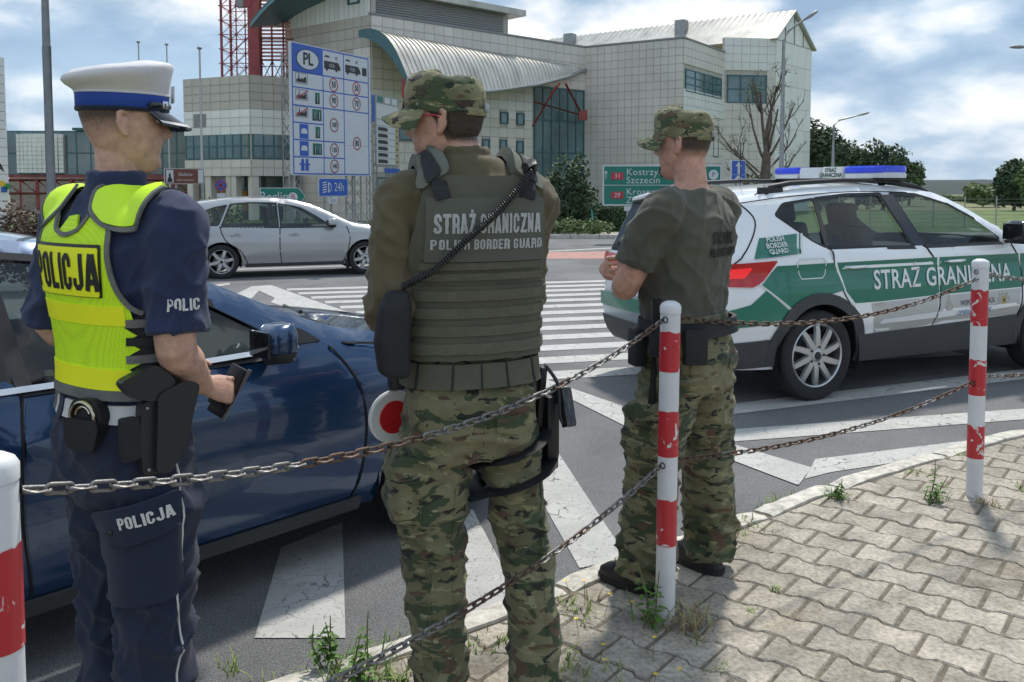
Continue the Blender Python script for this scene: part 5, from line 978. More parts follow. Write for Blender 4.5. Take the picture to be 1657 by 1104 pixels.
# ---------------------------------------------------------------- silver hatchback
hd = R(21); P_HAT = carpaint('silver_paint', (.38, .39, .40), .55, .3); G_H = glass('hatch_glass', (.80, .88, .84), .96)
dr = rotv(hd); lft = V((-dr.y, dr.x, 0)); Wm = .875; rp = V((-5.3, 16.06, -.18))
hat = Car('hatchback', rp + lft * (Wm - .05), hd, [(3.45, .2), (3.55, .4), (3.58, .56), (3.50, .70), (3.25, .80), (2.85, .90), (2.5, .965), (2.3, 1.04), (1.78, 1.29), (1.42, 1.405), (1.1, 1.45), (.6, 1.465), (.1, 1.445), (-.42, 1.365), (-.56, 1.28), (-.72, 1.08), (-.77, .97), (-.81, .85), (-.835, .65), (-.82, .48), (-.70, .24)],
          [0, 3, 6, 9, 13, 16, 18, 20], lambda x: .93 - .02 * (x - 1), Wm, 2.64, .315, P_HAT, G_H, 'silver five-door hatchback driving past behind the blue saloon', tumble=.42, endf=(.2, 2.1, 1.45), endr=(.14, -.15, .68), crease=[(.84, -.015, .012, .03), (.42, 0, .01, .04)], rr=.08, widest=.62)
hat.belt_parts(['front_bumper', 'bonnet', 'windscreen', 'roof', 'rear_window', 'tailgate', 'rear_bumper'], [P_HAT, P_HAT, G_H, P_HAT, G_H, P_HAT, P_HAT], [.14, .10, .04, .03, .03, .03, .03, .04, .06, .06])
w1 = rnd([(2.02, .93), (1.70, 1.15), (1.42, 1.28), (1.12, 1.345), (1.06, 1.35), (1.08, .935)], .02); w2 = rnd([(1.0, .94), (.98, 1.36), (.5, 1.37), (.2, 1.345), (.02, .96), (.12, .95)], .02); w3 = rnd([(-.06, .975), (.11, 1.33), (-.15, 1.28), (-.42, 1.165), (-.36, 1.02), (-.28, .985)], .03)
wins = [w1, w2, w3]; sp_ = side_poly(hat, .22, .36)
for sd in (-1, 1): hat.side(sp_, wins, None, sd)
hat.under(.25); hat.wheels({'w': (.04, .03)}, 6); hat.cabin([(.2, -.34, 1), (.2, .34, 1), (1.15, -.34, 0), (1.15, .34, 0)], dash=(2.0, .92), zs=.50)
for h in wins:
    c = V((sum(p[0] for p in h) / len(h), sum(p[1] for p in h) / len(h))); big = [(c.x + (p[0] - c.x) * 1.04 + math.copysign(.014, p[0] - c.x), c.y + (p[1] - c.y) * 1.06 + math.copysign(.012, p[1] - c.y)) for p in h]; patch('window_trim', big, hat.smap(-1), M_DARK, hat.e, .09, .0, .003, holes=[h])
fd = [(2.28, .9), (2.33, .7), (2.28, .42), (2.2, .27), (1.08, .27), (1.05, .55), (1.06, .91)]; rd = [(1.035, .91), (1.03, .55), (1.06, .27), (.48, .27), (.36, .5), (.1, .7), (.0, .94)]
d2 = hat.panel('front_door', rnd(fd, .04)); d1 = hat.panel('rear_door', rnd(rd, .04)); hat.gap([(2.29, .92), (2.345, .7), (2.29, .42), (2.21, .25)], .016); hat.gap([(1.048, .93), (1.04, .55), (1.07, .25)], .016); hat.gap([(-.02, .96), (.08, .7), (.34, .5), (.47, .25)], .016)
hat.handle(1.3, .79, d2, P_HAT); hat.handle(.25, .80, d1, P_HAT); hat.mirror(2.0, .97, P_HAT, .22, (.2, .15)); hat.gap([(.35, .50), (1.0, .49), (1.6, .49), (2.25, .49)], .02, 'side_moulding', P_HAT, .012)
hat.panel('tail_light', rnd([(-.80, .90), (-.62, .96), (-.66, .82), (-.80, .78)], .02), M_TLR, .002, .006, .05); hat.panel('fuel_flap', rnd([(-.42, .86), (-.24, .86), (-.24, .70), (-.42, .70)], .05), P_HAT, .001, .003); hat.panel('mud_flap', [(2.30, .3), (2.34, .12), (2.28, .12), (2.24, .3)], M_DARK, 0, .01)
hat.panel('sill_trim', [(2.25, .265), (2.2, .2), (.42, .2), (.42, .265)], M_CLAD, .002, .01)
# ================================================================ people
M_SKIN = mat('skin', (.50, .27, .19), .5, var=.16, scale=14., bump=.25, bscale=220., sub=.12, spec=.4)
M_HAIR = mat('short_hair', (.055, .036, .024), .75, var=.45, scale=120., bump=1., bscale=300.); M_FADE = mat('cropped_hair', (.15, .09, .062), .75, var=.35, scale=160., bump=.7, bscale=400.)
M_EYE = mat('eye_white', (.7, .68, .65), .2, var=0); M_BOOT = mat('black_boot', (.014, .014, .016), .55, var=.2, scale=20., bump=.4, bscale=60.)
M_NAVY = mat('navy_cloth', (.016, .027, .080), .85, var=.15, scale=9., bump=.5, bscale=420., sheen=.15); M_NAVYT = mat('navy_trousers', (.010, .016, .042), .85, var=.2, scale=7., bump=.5, bscale=420., sheen=.12)
M_OLV = mat('olive_brown_shirt', (.115, .095, .05), .9, var=.15, scale=8., bump=.5, bscale=380., sheen=.15); M_CARR = mat('ranger_green_nylon', (.098, .096, .066), .8, var=.12, scale=12., bump=.6, bscale=420.); M_WEB = mat('green_webbing', (.112, .110, .076), .85, var=.15, scale=30., bump=.7, bscale=300.)
M_TEE = mat('dark_olive_tee', (.088, .086, .063), .92, var=.12, scale=6., bump=.4, bscale=500., sheen=.15); M_NYL = mat('black_nylon', (.012, .013, .015), .7, var=.2, scale=20., bump=.4, bscale=200.); M_POLY = mat('black_polymer', (.016, .017, .019), .42, var=.1, bump=.2, bscale=150.)
M_GRYW = mat('grey_webbing', (.16, .16, .15), .85, var=.2, scale=25., bump=.6, bscale=250.); M_WBELT = mat('white_leather', (.62, .62, .60), .45, var=.05)
M_CUFF = mat('cuff_steel', (.55, .50, .38), .25, metal=1., var=.1)
def camo(name, sc=1., dark=1.):
    m = mat(name, (.15, .14, .08), .9, var=0, sheen=.1); t = m.node_tree; p = t.nodes['Principled BSDF']; tc = nd(t, 'ShaderNodeTexCoord'); mp = nd(t, 'ShaderNodeMapping'); mp.inputs['Scale'].default_value = (sc, sc, sc * 2.3); mp.inputs['Rotation'].default_value = (0, R(8), 0); t.links.new(tc.outputs['Object'], mp.inputs[0])
    src = None; base = nd(t, 'ShaderNodeTexNoise', Scale=3.0, Detail=2.); t.links.new(mp.outputs[0], base.inputs[0]); rb = ramp(t, [(.42, (.20 * dark, .185 * dark, .10 * dark)), (.58, (.125 * dark, .125 * dark, .062 * dark))]); t.links.new(base.outputs[0], rb.inputs[0]); src = rb.outputs[0]
    for k, (c, s_, lo, off) in enumerate((((.25, .24, .125), 8., .585, 11), ((.050, .070, .032), 5.5, .53, 3), ((.115, .070, .042), 6.5, .60, 27), ((.29, .275, .165), 14., .66, 41), ((.020, .024, .018), 10., .61, 55))):
        mo = nd(t, 'ShaderNodeVectorMath', operation='ADD'); mo.inputs[1].default_value = (off, off * 1.7, off * .3); t.links.new(mp.outputs[0], mo.inputs[0]); n = nd(t, 'ShaderNodeTexNoise', Scale=s_, Detail=3., Roughness=.5, Distortion=.5); t.links.new(mo.outputs[0], n.inputs[0])
        r_ = ramp(t, [(lo, 0), (lo + .018, 1)]); t.links.new(n.outputs[0], r_.inputs[0]); mx = nd(t, 'ShaderNodeMix', data_type='RGBA'); t.links.new(r_.outputs[0], mx.inputs['Factor']); t.links.new(src, mx.inputs['A']); mx.inputs['B'].default_value = (*[q * dark for q in c], 1); src = mx.outputs['Result']
    t.links.new(src, p.inputs['Base Color']); b = nd(t, 'ShaderNodeTexNoise', Scale=420., Detail=3.); t.links.new(tc.outputs['Object'], b.inputs[0]); bm = nd(t, 'ShaderNodeBump', Strength=.4, Distance=.002); t.links.new(b.outputs[0], bm.inputs['Height']); t.links.new(bm.outputs[0], p.inputs['Normal']); return m
M_CAMO = camo('camouflage_cloth', 1.55, .95); M_CAMOC = camo('camouflage_cap', 2.2, 1.15)
def hivis(name, col, dots):
    m = mat(name, col, .6, var=.05); t = m.node_tree; p = t.nodes['Principled BSDF']
    if dots:
        tc = nd(t, 'ShaderNodeTexCoord'); v = nd(t, 'ShaderNodeTexVoronoi', Scale=210., Randomness=.12); t.links.new(tc.outputs['Object'], v.inputs[0]); r_ = ramp(t, [(.18, tuple(x * .6 for x in col)), (.36, col)]); t.links.new(v.outputs[0], r_.inputs[0]); t.links.new(r_.outputs[0], p.inputs['Base Color'])
        bm = nd(t, 'ShaderNodeBump', Strength=.6, Distance=.002); t.links.new(v.outputs[0], bm.inputs['Height']); t.links.new(bm.outputs[0], p.inputs['Normal'])
    return m
M_LIME = hivis('lime_mesh', (.66, .98, .012), True); M_LIMES = hivis('lime_fabric', (.66, .98, .03), False); M_YEL = hivis('yellow_tape', (.95, .97, .012), False)
def HP(z, tab): return float(np.interp(z, [a for a, _ in tab], [b for _, b in tab]))
YF = [(-.125, .045), (-.115, .075), (-.10, .089), (-.085, .088), (-.073, .082), (-.062, .090), (-.053, .086), (-.045, .092), (-.034, .088), (-.02, .088), (.0, .088), (.02, .083), (.036, .092), (.05, .093), (.07, .088), (.09, .072), (.108, .045), (.12, .0)]
YB = [(-.125, .0), (-.10, .03), (-.08, .052), (-.055, .072), (-.02, .092), (.02, .105), (.05, .107), (.08, .095), (.1, .070), (.113, .04), (.12, 0)]
WX = [(-.125, .02), (-.115, .033), (-.10, .042), (-.08, .052), (-.055, .061), (-.02, .068), (.02, .073), (.05, .076), (.08, .068), (.1, .05), (.113, .03), (.12, 0)]
def head_pt(z, a, off=0., feat=True):
    c, s = math.cos(a), math.sin(a); e = .88; w = HP(z, WX); yf, yb = HP(z, YF), HP(z, YB); x = w * math.copysign(abs(c) ** e, c); y = (yf if s > 0 else yb) * math.copysign(abs(s) ** e, s)
    if feat and s > 0:
        nz = float(np.interp(z, [-.040, -.030, -.018, .0, .02, .035], [0, .017, .033, .021, .007, 0])); wd_ = float(np.interp(z, [-.03, -.015, .02], [.014, .013, .008])); y += nz * math.exp(-(x / wd_) ** 2)
        y -= .011 * math.exp(-((abs(x) - .033) / .015) ** 2 - ((z - .018) / .013) ** 2); y += .004 * math.exp(-((abs(x) - .042) / .02) ** 2 - ((z + .012) / .02) ** 2)
    k = 1 + off / .09
    return V((x * k, y * k, z + off * z / .09))
def add_head(mb, c, M, s):
    Z = [-.125 + .245 * i / 46 for i in range(47)]; n = 72; vs = [c + M @ (head_pt(z, 2 * PI * k / n) * s) for z in Z for k in range(n)]
    fs = [(i * n + k, i * n + (k + 1) % n, (i + 1) * n + (k + 1) % n, (i + 1) * n + k) for i in range(46) for k in range(n)] + [tuple(range(n - 1, -1, -1)), tuple(46 * n + k for k in range(n))]; mb.add(vs, fs)
    for sd in (-1, 1):
        E = [(.0, -.004, .030), (-.012, .000, .032), (-.021, .002, .022), (-.023, .003, .005), (-.017, .002, -.012), (-.006, .0, -.026), (.002, -.003, -.028)]
        mb.tube([c + M @ (V((sd * (.0765 + y), x - .004, z)) * s) for x, y, z in E], [.006 * s, .0075 * s, .0075 * s, .007 * s, .0065 * s, .0075 * s, .006 * s], 8)
        mb.tube([c + M @ (V((sd * .070, -.004, .026)) * s), c + M @ (V((sd * .075, -.012, .004)) * s), c + M @ (V((sd * .071, -.006, -.024)) * s)], [(.006, .012), (.006, .014), (.006, .009)], 8)
def skin_mat(name, hc_, tone=(.50, .27, .19)):
    m = mat(name, tone, .5, var=.22, scale=38., bump=.5, bscale=260., sub=.12, spec=.45); t = m.node_tree; p = t.nodes['Principled BSDF']; src = p.inputs['Base Color'].links[0].from_socket
    at_ = nd(t, 'ShaderNodeAttribute', attribute_name='hair'); n = nd(t, 'ShaderNodeTexNoise', Scale=260., Detail=3.); tc = nd(t, 'ShaderNodeTexCoord'); t.links.new(tc.outputs['Object'], n.inputs[0]); mm = nd(t, 'ShaderNodeMath', operation='MULTIPLY_ADD'); mm.inputs[1].default_value = .9; mm.inputs[2].default_value = -.45; t.links.new(n.outputs[0], mm.inputs[0]); ad = nd(t, 'ShaderNodeMath', operation='ADD', use_clamp=True); t.links.new(mm.outputs[0], ad.inputs[0]); t.links.new(at_.outputs['Fac'], ad.inputs[1]); ml = nd(t, 'ShaderNodeMath', operation='MULTIPLY', use_clamp=True); t.links.new(ad.outputs[0], ml.inputs[0]); t.links.new(at_.outputs['Fac'], ml.inputs[1])
    mx = nd(t, 'ShaderNodeMix', data_type='RGBA'); t.links.new(ml.outputs[0], mx.inputs['Factor']); t.links.new(src, mx.inputs['A']); mx.inputs['B'].default_value = (*hc_, 1); t.links.new(mx.outputs['Result'], p.inputs['Base Color']); return m
def hair_tint(me, c, M, s, lo, fade, beard=None):
    """density of cropped hair per vertex"""
    a = me.attributes.new('hair', 'FLOAT', 'POINT'); Mi = M.transposed(); out_ = []
    for v in me.vertices:
        d = v.co - c
        if d.length > .22: out_.append(0.); continue
        q = (Mi @ d) / s; r = math.hypot(q.x, q.y) + 1e-6; sn = q.y / r; f = (q.z - lo(sn)) / fade
        if abs(q.x) > .076 and -.03 < q.z < .034 and -.03 < q.y < .012: f = 0
        f = max(0, min(1, f)); 
        if beard: f = max(f, beard(q))
        out_.append(f)
    a.data.foreach_set('value', out_)
def limb(mb, P, r, n=16): mb.tube(P, r, n)
def sleeve(mb, S, E, W, r, end=.93, bump=.012, n=22):
    sx = math.copysign(1, S.x); P = [V((S.x * .45, S.y, S.z + .012)), V((S.x * .78, S.y, S.z + .018)), S + V((sx * .008, 0, -.012)), S.lerp(E, .3), S.lerp(E, .62), E + V((sx * .004, -bump, 0)), E.lerp(W, .3), E.lerp(W, end)]
    Q = spline(P, 5); rr = np.interp(np.arange(len(Q)), np.arange(len(P)) * 5, [r[0] * .6, r[0] * .88, r[0], r[1], r[2], r[3], r[4], r[5]]); mb.tube(Q, list(rr), n)
def hand(mb, wr, d, nrm, side, curl=(.5, .6, .5), s=1., spread=.0, thumb=(.5, .4)):
    """wr wrist, d finger direction, nrm back-of-hand normal; side = vector towards the thumb"""
    d = d.normalized(); th = side.normalized(); nrm = nrm.normalized(); kn = wr + d * (.085 * s)
    mb.tube([wr - d * .02, wr + d * .015 * s, wr + d * .05 * s, kn, kn + d * .012 * s], [(.026 * s, .021 * s), (.030 * s, .019 * s), (.040 * s, .016 * s), (.041 * s, .014 * s), (.036 * s, .010 * s)], 14, up=nrm)
    for k, (l, o) in enumerate(((.072, .0325), (.080, .011), (.074, -.011), (.058, -.0325))):
        p = kn + th * (o * s) - nrm * (.002 * s); dd = (d + th * (o * spread * 8)).normalized(); P = [p - d * .015, p]; a = 0
        for q, f in zip(curl, (.44, .31, .25)):
            a += q + k * .05; v = dd * math.cos(a) - nrm * math.sin(a); p = p + v * (l * f * s); P.append(p)
        mb.tube(P, [.0078 * s, .0082 * s, .0078 * s, .0072 * s, .0058 * s], 9)
    p = wr + d * .022 * s + th * .026 * s; P = [p - th * .015]; v = (d * math.cos(thumb[0]) + th * math.sin(thumb[0]) - nrm * .35).normalized()
    for f in (.04, .032, .026): P.append(P[-1] + v * (f * s)); v = (v + d * thumb[1] * .6 - nrm * .25 - th * .15).normalized()
    mb.tube(P, [.014 * s, .013 * s, .0105 * s, .008 * s], 9)
def folds(amp, kz=13., kx=5., seed=0., zones=()):
    """cloth folds: ridged noise, deeper in given zones (z, width, gain)"""
    def f(co):
        g = 1 + sum(q * math.exp(-((co.z - z) / w_) ** 2) for z, w_, q in zones)
        a = noise.noise((co.x * kx + seed, co.y * kx, co.z * kz + co.x * 5)); b = noise.noise((co.x * kx * 1.7 + seed + 9, co.y * kx * 1.7, co.z * kz * .8 - co.x * 11)); c = noise.noise((co.x * 3 + seed, co.y * 3, co.z * 3 + 5)); d = noise.noise((co.x * kx * 3 + seed, co.y * kx * 3, co.z * kz * 2.2))
        ra, rb = max(0, 1 - abs(a) * 3.2) ** 1.5, max(0, 1 - abs(b) * 3.6) ** 1.5
        return amp * (g * (ra * .9 + rb * .6 - .45) + c * .7 + d * .25 * g)
    return f
def cloth(name, mb, m, parent, vox=.0085, it=6, fold=None, sm=180, keep=None):
    me = remesh(mb, vox, it); 
    cloth.sm = bvh_of(me)                          # the surface before its folds, to lay belts and badges on
    if fold: deform(me, fold)
    if keep:
        bm = bmesh.new(); bm.from_mesh(me); bmesh.ops.delete(bm, geom=[f for f in bm.faces if not keep(f.calc_center_median())], context='FACES'); bm.to_mesh(me); bm.free()
    shade(me, sm); return obj(name, me, parent, m), me
def trousers(mb, hip, waist, crotch, legs, dy=0.):
    """hip = (rx, rf, rb), waist = (z, rx, rf, rb), legs = list of ring lists (z, x, y, rx, ry)"""
    z, a, b, c = waist; zh = (z + crotch) / 2
    mb.rings([(crotch - .03, 0, dy - .005, hip[0] * .93, hip[1] * .75, hip[2] * .8, 2.4), (crotch + .03, 0, dy, hip[0], hip[1] * .95, hip[2], 2.6), (zh, 0, dy, hip[0], hip[1], hip[2] * 1.03, 2.6), (z - .05, 0, dy, a * 1.03, b * 1.03, c * 1.05, 2.5), (z + .02, 0, dy, a, b, c, 2.4)], 36)
    for L in legs: mb.rings([(z, x, y, rx, ry, ry, 2.2) for z, x, y, rx, ry in L], 26)
def torso_rings(k, dy=0., ex=0., bel=0., zs=1., chest=1.):
    T = [(.93, .172, .115, .12), (1.0, .168, .112, .112), (1.06, .165, .112, .105), (1.14, .170, .118, .105), (1.22, .180, .124, .112), (1.30, .192, .128, .122), (1.37, .200, .126, .128), (1.42, .198, .115, .122), (1.46, .178, .095, .108), (1.495, .130, .075, .092), (1.53, .078, .062, .075), (1.56, .066, .06, .066)]
    return [(z * zs, 0, dy, (rx * chest + ex) * k, (rf + ex + bel * math.exp(-((z - 1.12) / .13) ** 2)) * k, (rb + ex) * k, 2.5) for z, rx, rf, rb in T]
def fieldcap(c, M, s, parent, m):
    Lc = lambda p: c + M @ (V(p) * s); mb = MB(); R_ = [(.030, .082, .105, .112), (.05, .084, .108, .115), (.085, .085, .106, .116), (.112, .081, .098, .108), (.126, .070, .085, .094), (.132, .045, .055, .06), (.133, .01, .01, .01)]; n = 40; vs = []
    for z, rx, rf, rb in R_:
        for k in range(n):
            a = 2 * PI * k / n; q = math.sin(a); vs.append(Lc((rx * math.cos(a), (rf if q > 0 else rb) * q, z + .012 * q + .004 * math.sin(a * 5 + z * 40))))
    mb.add(vs, [(i * n + k, i * n + (k + 1) % n, (i + 1) * n + (k + 1) % n, (i + 1) * n + k) for i in range(len(R_) - 1) for k in range(n)] + [tuple((len(R_) - 1) * n + k for k in range(n))]); me = mb.mesh(); bm = bmesh.new(); bm.from_mesh(me); bmesh.ops.subdivide_edges(bm, edges=bm.edges, cuts=1, use_grid_fill=True); bm.to_mesh(me); bm.free(); fixn(me); deform(me, lambda co: .004 * noise.noise(co * 25) + .002 * noise.noise(co * 60)); shade(me, 60); cap = obj('cap', me, parent, m)
    G = [[Lc((.086 * math.sin(u) * (1 + .10 * v), .098 * math.cos(u) ** .7 + v * .078 * math.cos(u) ** .55, .040 + .012 * math.cos(u) - .020 * v - .030 * math.sin(u) ** 2 * (.3 + v))) for v in [j / 6 for j in range(7)]] for u in [R(-80) + R(160) * i / 24 for i in range(25)]]
    pk = MB().grid(G); P2 = [[p - (M @ V((0, 0, .0045))) for p in r] for r in G]; pk.grid(P2); pk.grid([[r[-1] for r in G], [r[-1] for r in P2]]); pk.build('peak', m, cap, 60)
    MB().tube([Lc((.0845 * math.cos(a), -.114 * abs(math.sin(a)), .034 - .012 * abs(math.sin(a)))) for a in [PI + PI * k / 12 for k in range(2, 11)]], [(.003, .011)] * 9, 8).build('size_strap', m, cap); MB().box(Lc((0, -.119, .034)), (.03 * s, .008, .022 * s), M, bev=.003).build('strap_buckle', M_STEEL, cap)
    return cap
def hair(c, M, s, parent, m, lo, front=.085, off=.005, nm='hair', top=.05):
    n = 72; Z = [-.09 + (top + .09) * i / 40 for i in range(41)]; mb = MB(); vs = []; ok = {}
    for i, z in enumerate(Z):
        for k in range(n):
            a = 2 * PI * k / n; q = math.sin(a); lim = lo(q); ok[(i, k)] = z > lim; o = off * min(1, max(0, (z - lim) / .012)); vs.append(c + M @ (head_pt(z, a, o + .0012, False) * s))
    fs = [(i * n + k, i * n + (k + 1) % n, (i + 1) * n + (k + 1) % n, (i + 1) * n + k) for i in range(40) for k in range(n) if ok[(i, k)] and ok[(i, (k + 1) % n)] and ok[(i + 1, k)]]
    mb.add(vs, fs); me = mb.mesh(); bm = bmesh.new(); bm.from_mesh(me); bmesh.ops.delete(bm, geom=[v for v in bm.verts if not v.link_faces], context='VERTS'); bm.to_mesh(me); bm.free(); fixn(me); shade(me, 180); return obj(nm, me, parent, m)
def boots(parent, ank, toe, m, nm='boot', s=1.):
    d = (toe - ank); d.z = 0; L_ = d.length; d.normalize(); a = math.atan2(d.y, d.x) - PI / 2; M_ = Matrix.Rotation(a, 3, 'Z'); mb = MB(); o = V((ank.x, ank.y, 0))
    for (z, y, rx, rf, rb) in (): pass
    prof = [(.0, .045, .046, .165, .135), (.025, .045, .048, .17, .135), (.045, .045, .045, .165, .13), (.065, .035, .044, .14, .12), (.09, .012, .042, .09, .095), (.12, .0, .042, .06, .075), (.17, 0, .047, .058, .07), (.22, 0, .05, .06, .07)]
    n = 24; vs = [o + M_ @ V((rx * s * math.copysign(abs(math.cos(t)) ** .8, math.cos(t)) * (1 - .12 * max(0, math.sin(t)) ** 3), (y * .6 + (rf if math.sin(t) > 0 else rb) * math.sin(t) * .82) * s, z)) for z, y, rx, rf, rb in prof for t in [2 * PI * k / n for k in range(n)]]
    mb.add(vs, [(i * n + k, i * n + (k + 1) % n, (i + 1) * n + (k + 1) % n, (i + 1) * n + k) for i in range(len(prof) - 1) for k in range(n)] + [tuple(range(n - 1, -1, -1)), tuple((len(prof) - 1) * n + k for k in range(n))]); b = mb.build(nm, m, parent, 50)
    vs = [o + M_ @ V((1.05 * rx * s * math.copysign(abs(math.cos(t)) ** .8, math.cos(t)) * (1 - .12 * max(0, math.sin(t)) ** 3), (y * .6 + (rf if math.sin(t) > 0 else rb) * math.sin(t) * .85) * s, z)) for z, y, rx, rf, rb in ((0, .045, .047, .165, .135), (.022, .045, .049, .17, .138)) for t in [2 * PI * k / n for k in range(n)]]
    MB().add(vs, [(k, (k + 1) % n, n + (k + 1) % n, n + k) for k in range(n)] + [tuple(range(n - 1, -1, -1)), tuple(n + k for k in range(n))]).build('sole', M_TYRE, b, 0)
    for q in range(4): z = .07 + q * .018; y = .10 - q * .022; MB().tube([o + M_ @ (V((-.022, y * s, z + .012))), o + M_ @ (V((.022, (y + .01) * s, z + .012)))], .0028, 5).build('lace', M_GRYW, b)
def face_bits(c, M, s, parent, brow=M_HAIR):
    for sd in (-1, 1):
        MB().sphere(c + M @ (V((sd * .033, .066, .016)) * s), .0125 * s, 14, 10).build('eye', M_EYE, parent); MB().sphere(c + M @ (V((sd * .034, .0735, .016)) * s), .0062 * s).build('iris', M_SK, parent)
        MB().tube([c + M @ (V((sd * x, y, z)) * s) for x, y, z in ((.014, .089, .034), (.030, .086, .039), (.047, .074, .036))], [.0035 * s, .0045 * s, .003 * s], 6).build('eyebrow', brow, parent)
def soft(f, r=.02):
    """map that follows only the broad shape of the surface"""
    def g(u, v):
        P = [f(u + a, v + b) for a, b in ((0, 0), (r, 0), (-r, 0), (0, r), (0, -r))]; n = sum((q[1] for q in P), V((0, 0, 0))).normalized(); return sum((q[0] for q in P), V((0, 0, 0))) / 5, n
    return g
def strap_ring(bv, c, z0, z1, m, parent, nm, rad=.18, off=.004, th=.006, u0=None, u1=None, tilt=0.):
    a, b = (-rad * PI if u0 is None else u0), (rad * PI if u1 is None else u1); f = cylmap(bv, c, rad); return patch(nm, [(a, z0), (b, z0 + tilt), (b, z1 + tilt), (a, z1)], f, m, parent, .03, off, th)
yaw = lambda a, p=0., r=0.: Matrix.Rotation(R(a), 3, 'Z') @ Matrix.Rotation(R(p), 3, 'X') @ Matrix.Rotation(R(r), 3, 'Y')
# ---------------------------------------------------------------- officer in plate carrier (middle)
per = empty('person', (-.122, 2.54, 0), R(20), label='officer in olive plate carrier and camouflage trousers, seen from behind, looking left', cat='person', group='uniformed officers'); p2 = per
HS = 1.06; hc = V((-.062, .035, 1.722)); HM = yaw(57, -3)
SL, SR = V((-.198, .0, 1.512)), V((.186, .01, 1.512)); EL, ER = V((-.238, -.02, 1.215)), V((.205, .13, 1.22)); WL, WR = V((-.13, .215, 1.10)), V((.05, .26, 1.17))
body = MB(); add_head(body, hc, HM, HS); body.tube([V((0, -.015, 1.48)), V((-.01, 0, 1.60)), hc + HM @ V((0, -.02, -.02))], [.068, .060, .060], 20); body.rings(torso_rings(1.0, 0, -.012, zs=1.062)[:-2], 28)
for S_, E_, W_ in ((SL, EL, WL), (SR, ER, WR)): limb(body, [S_ * .9 + V((0, 0, .14)), S_, S_.lerp(E_, .5), E_, E_.lerp(W_, .4), W_], [.05, .056, .05, .042, .04, .028])
hand(body, WL, V((.06, .10, -.16)), V((-.6, .6, .2)), V((.5, .3, .6)), (.3, .4, .4)); hand(body, WR, V((-.8, .3, -.1)), V((.2, .9, 0)), V((0, 0, 1)), (.5, .6, .5))
HL, HR = V((-.10, .01, .86)), V((.11, .0, .86)); KL, KR = V((-.105, .03, .49)), V((.165, -.01, .49)); AL, AR = V((-.085, .03, .09)), V((.185, -.06, .09))
for h, k, a in ((HL, KL, AL), (HR, KR, AR)): limb(body, [h, k, a], [.07, .05, .035])
for a, t in ((AL, AL + V((-.02, .17, 0))), (AR, AR + V((.05, .16, 0)))): body.tube([a + V((0, -.03, -.04)), a + V((0, .0, -.05)), a.lerp(t, .5) + V((0, 0, -.06))], [.032, .034, .022], 10)
me = remesh(body, .0043, 2); shade(me, 180); hair_tint(me, hc, HM, HS, lambda q: np.interp(q, [-1, -.35, .0, .15, .4, 1], [-.07, -.065, -.02, .0, .035, .09]), .022); bod = obj('body', me, per, skin_mat('skin_ruddy', (.045, .03, .022), (.57, .315, .23))); face_bits(hc, HM, HS, per); hair(hc, HM, HS, per, M_HAIR, lambda q: np.interp(q, [-1, -.35, .0, .15, .4, 1], [-.045, -.04, .005, .02, .045, .09]), off=.004)
fieldcap(hc, HM, HS, per, M_CAMOC)
mb = MB(); legs = [[(0.9, -0.085, 0, 0.105, 0.115), (0.78, -0.098, 0.01, 0.1051, 0.1116), (0.66, -0.108, 0.015, 0.1004, 0.1004), (0.5, -0.108, 0.025, 0.08835, 0.093), (0.36, -0.1, 0.02, 0.08556, 0.09114), (0.2, -0.092, 0.02, 0.07998, 0.08835), (0.1, -0.088, 0.025, 0.07626, 0.08835), (0.055, -0.088, 0.03, 0.0744, 0.0837)],
                   [(0.9, 0.085, 0, 0.105, 0.115), (0.78, 0.112, 0, 0.09672, 0.107), (0.66, 0.135, -0.005, 0.08928, 0.09672), (0.5, 0.16, -0.012, 0.07998, 0.08742), (0.36, 0.173, -0.03, 0.07812, 0.08742), (0.2, 0.183, -0.05, 0.07719, 0.08742), (0.1, 0.186, -0.06, 0.0744, 0.08742), (0.055, 0.187, -0.058, 0.07254, 0.0837)]]
trousers(mb, (.192, .135, .150), (1.045, .178, .125, .122), .80, legs); mb.rings([(.80, -.205, .02, .02, .05, .05, 2.4), (.77, -.205, .02, .042, .085, .085, 2.6), (.64, -.20, .02, .045, .088, .088, 2.6), (.585, -.19, .02, .03, .06, .06, 2.4)], 20)
tr, trm = cloth('trousers', mb, M_CAMO, per, .009, 5, folds(.011, 13, 6, 3, ((.50, .1, .7), (.82, .06, .8), (.12, .08, 1.0), (1.02, .05, -.85)))); tb2 = cloth.sm
for a, t in ((AL, AL + V((-.02, .17, 0))), (AR, AR + V((.05, .16, 0)))): boots(per, a, t, M_BOOT)
tbk = planemap(bvh_of(trm), (0, 0, 0), (1, 0, 0), (0, 0, 1), (0, -1, 0)); tlf = planemap(bvh_of(trm), (0, 0, 0), (.5, -.87, 0), (0, 0, 1), (-.87, -.5, 0))
for x in (-.10, .09): patch('seat_pocket_flap', rnd([(x - .06, .905), (x + .06, .905), (x + .06, .865), (x, .85), (x - .06, .865)], .01), soft(tbk), M_CAMO, tr, .02, .004, .004)
patch('cargo_flap', rnd([(-.14, .79), (.03, .79), (.03, .735), (-.06, .715), (-.14, .735)], .012), soft(tlf), M_CAMO, tr, .02, .006, .005); patch('side_seam', strip(spline([V((*p, 0)) for p in ((-.02, .70), (-.02, .5), (-.015, .3), (-.02, .1))], 6), .006), tlf, M_CAMO, tr, .02, .001, .003)
patch('centre_seam', strip([(0, 1.0), (0, .9), (.0, .82)], .006), tbk, M_CAMO, tr, .02, .0005, .002)
for x in (-.10, .165): patch('inner_seam', strip(spline([V((*p, 0)) for p in ((x + .03, .70), (x + .025, .5), (x + .03, .3), (x + .02, .12))], 6), .005), tbk, M_CAMO, tr, .02, .0005, .0022)
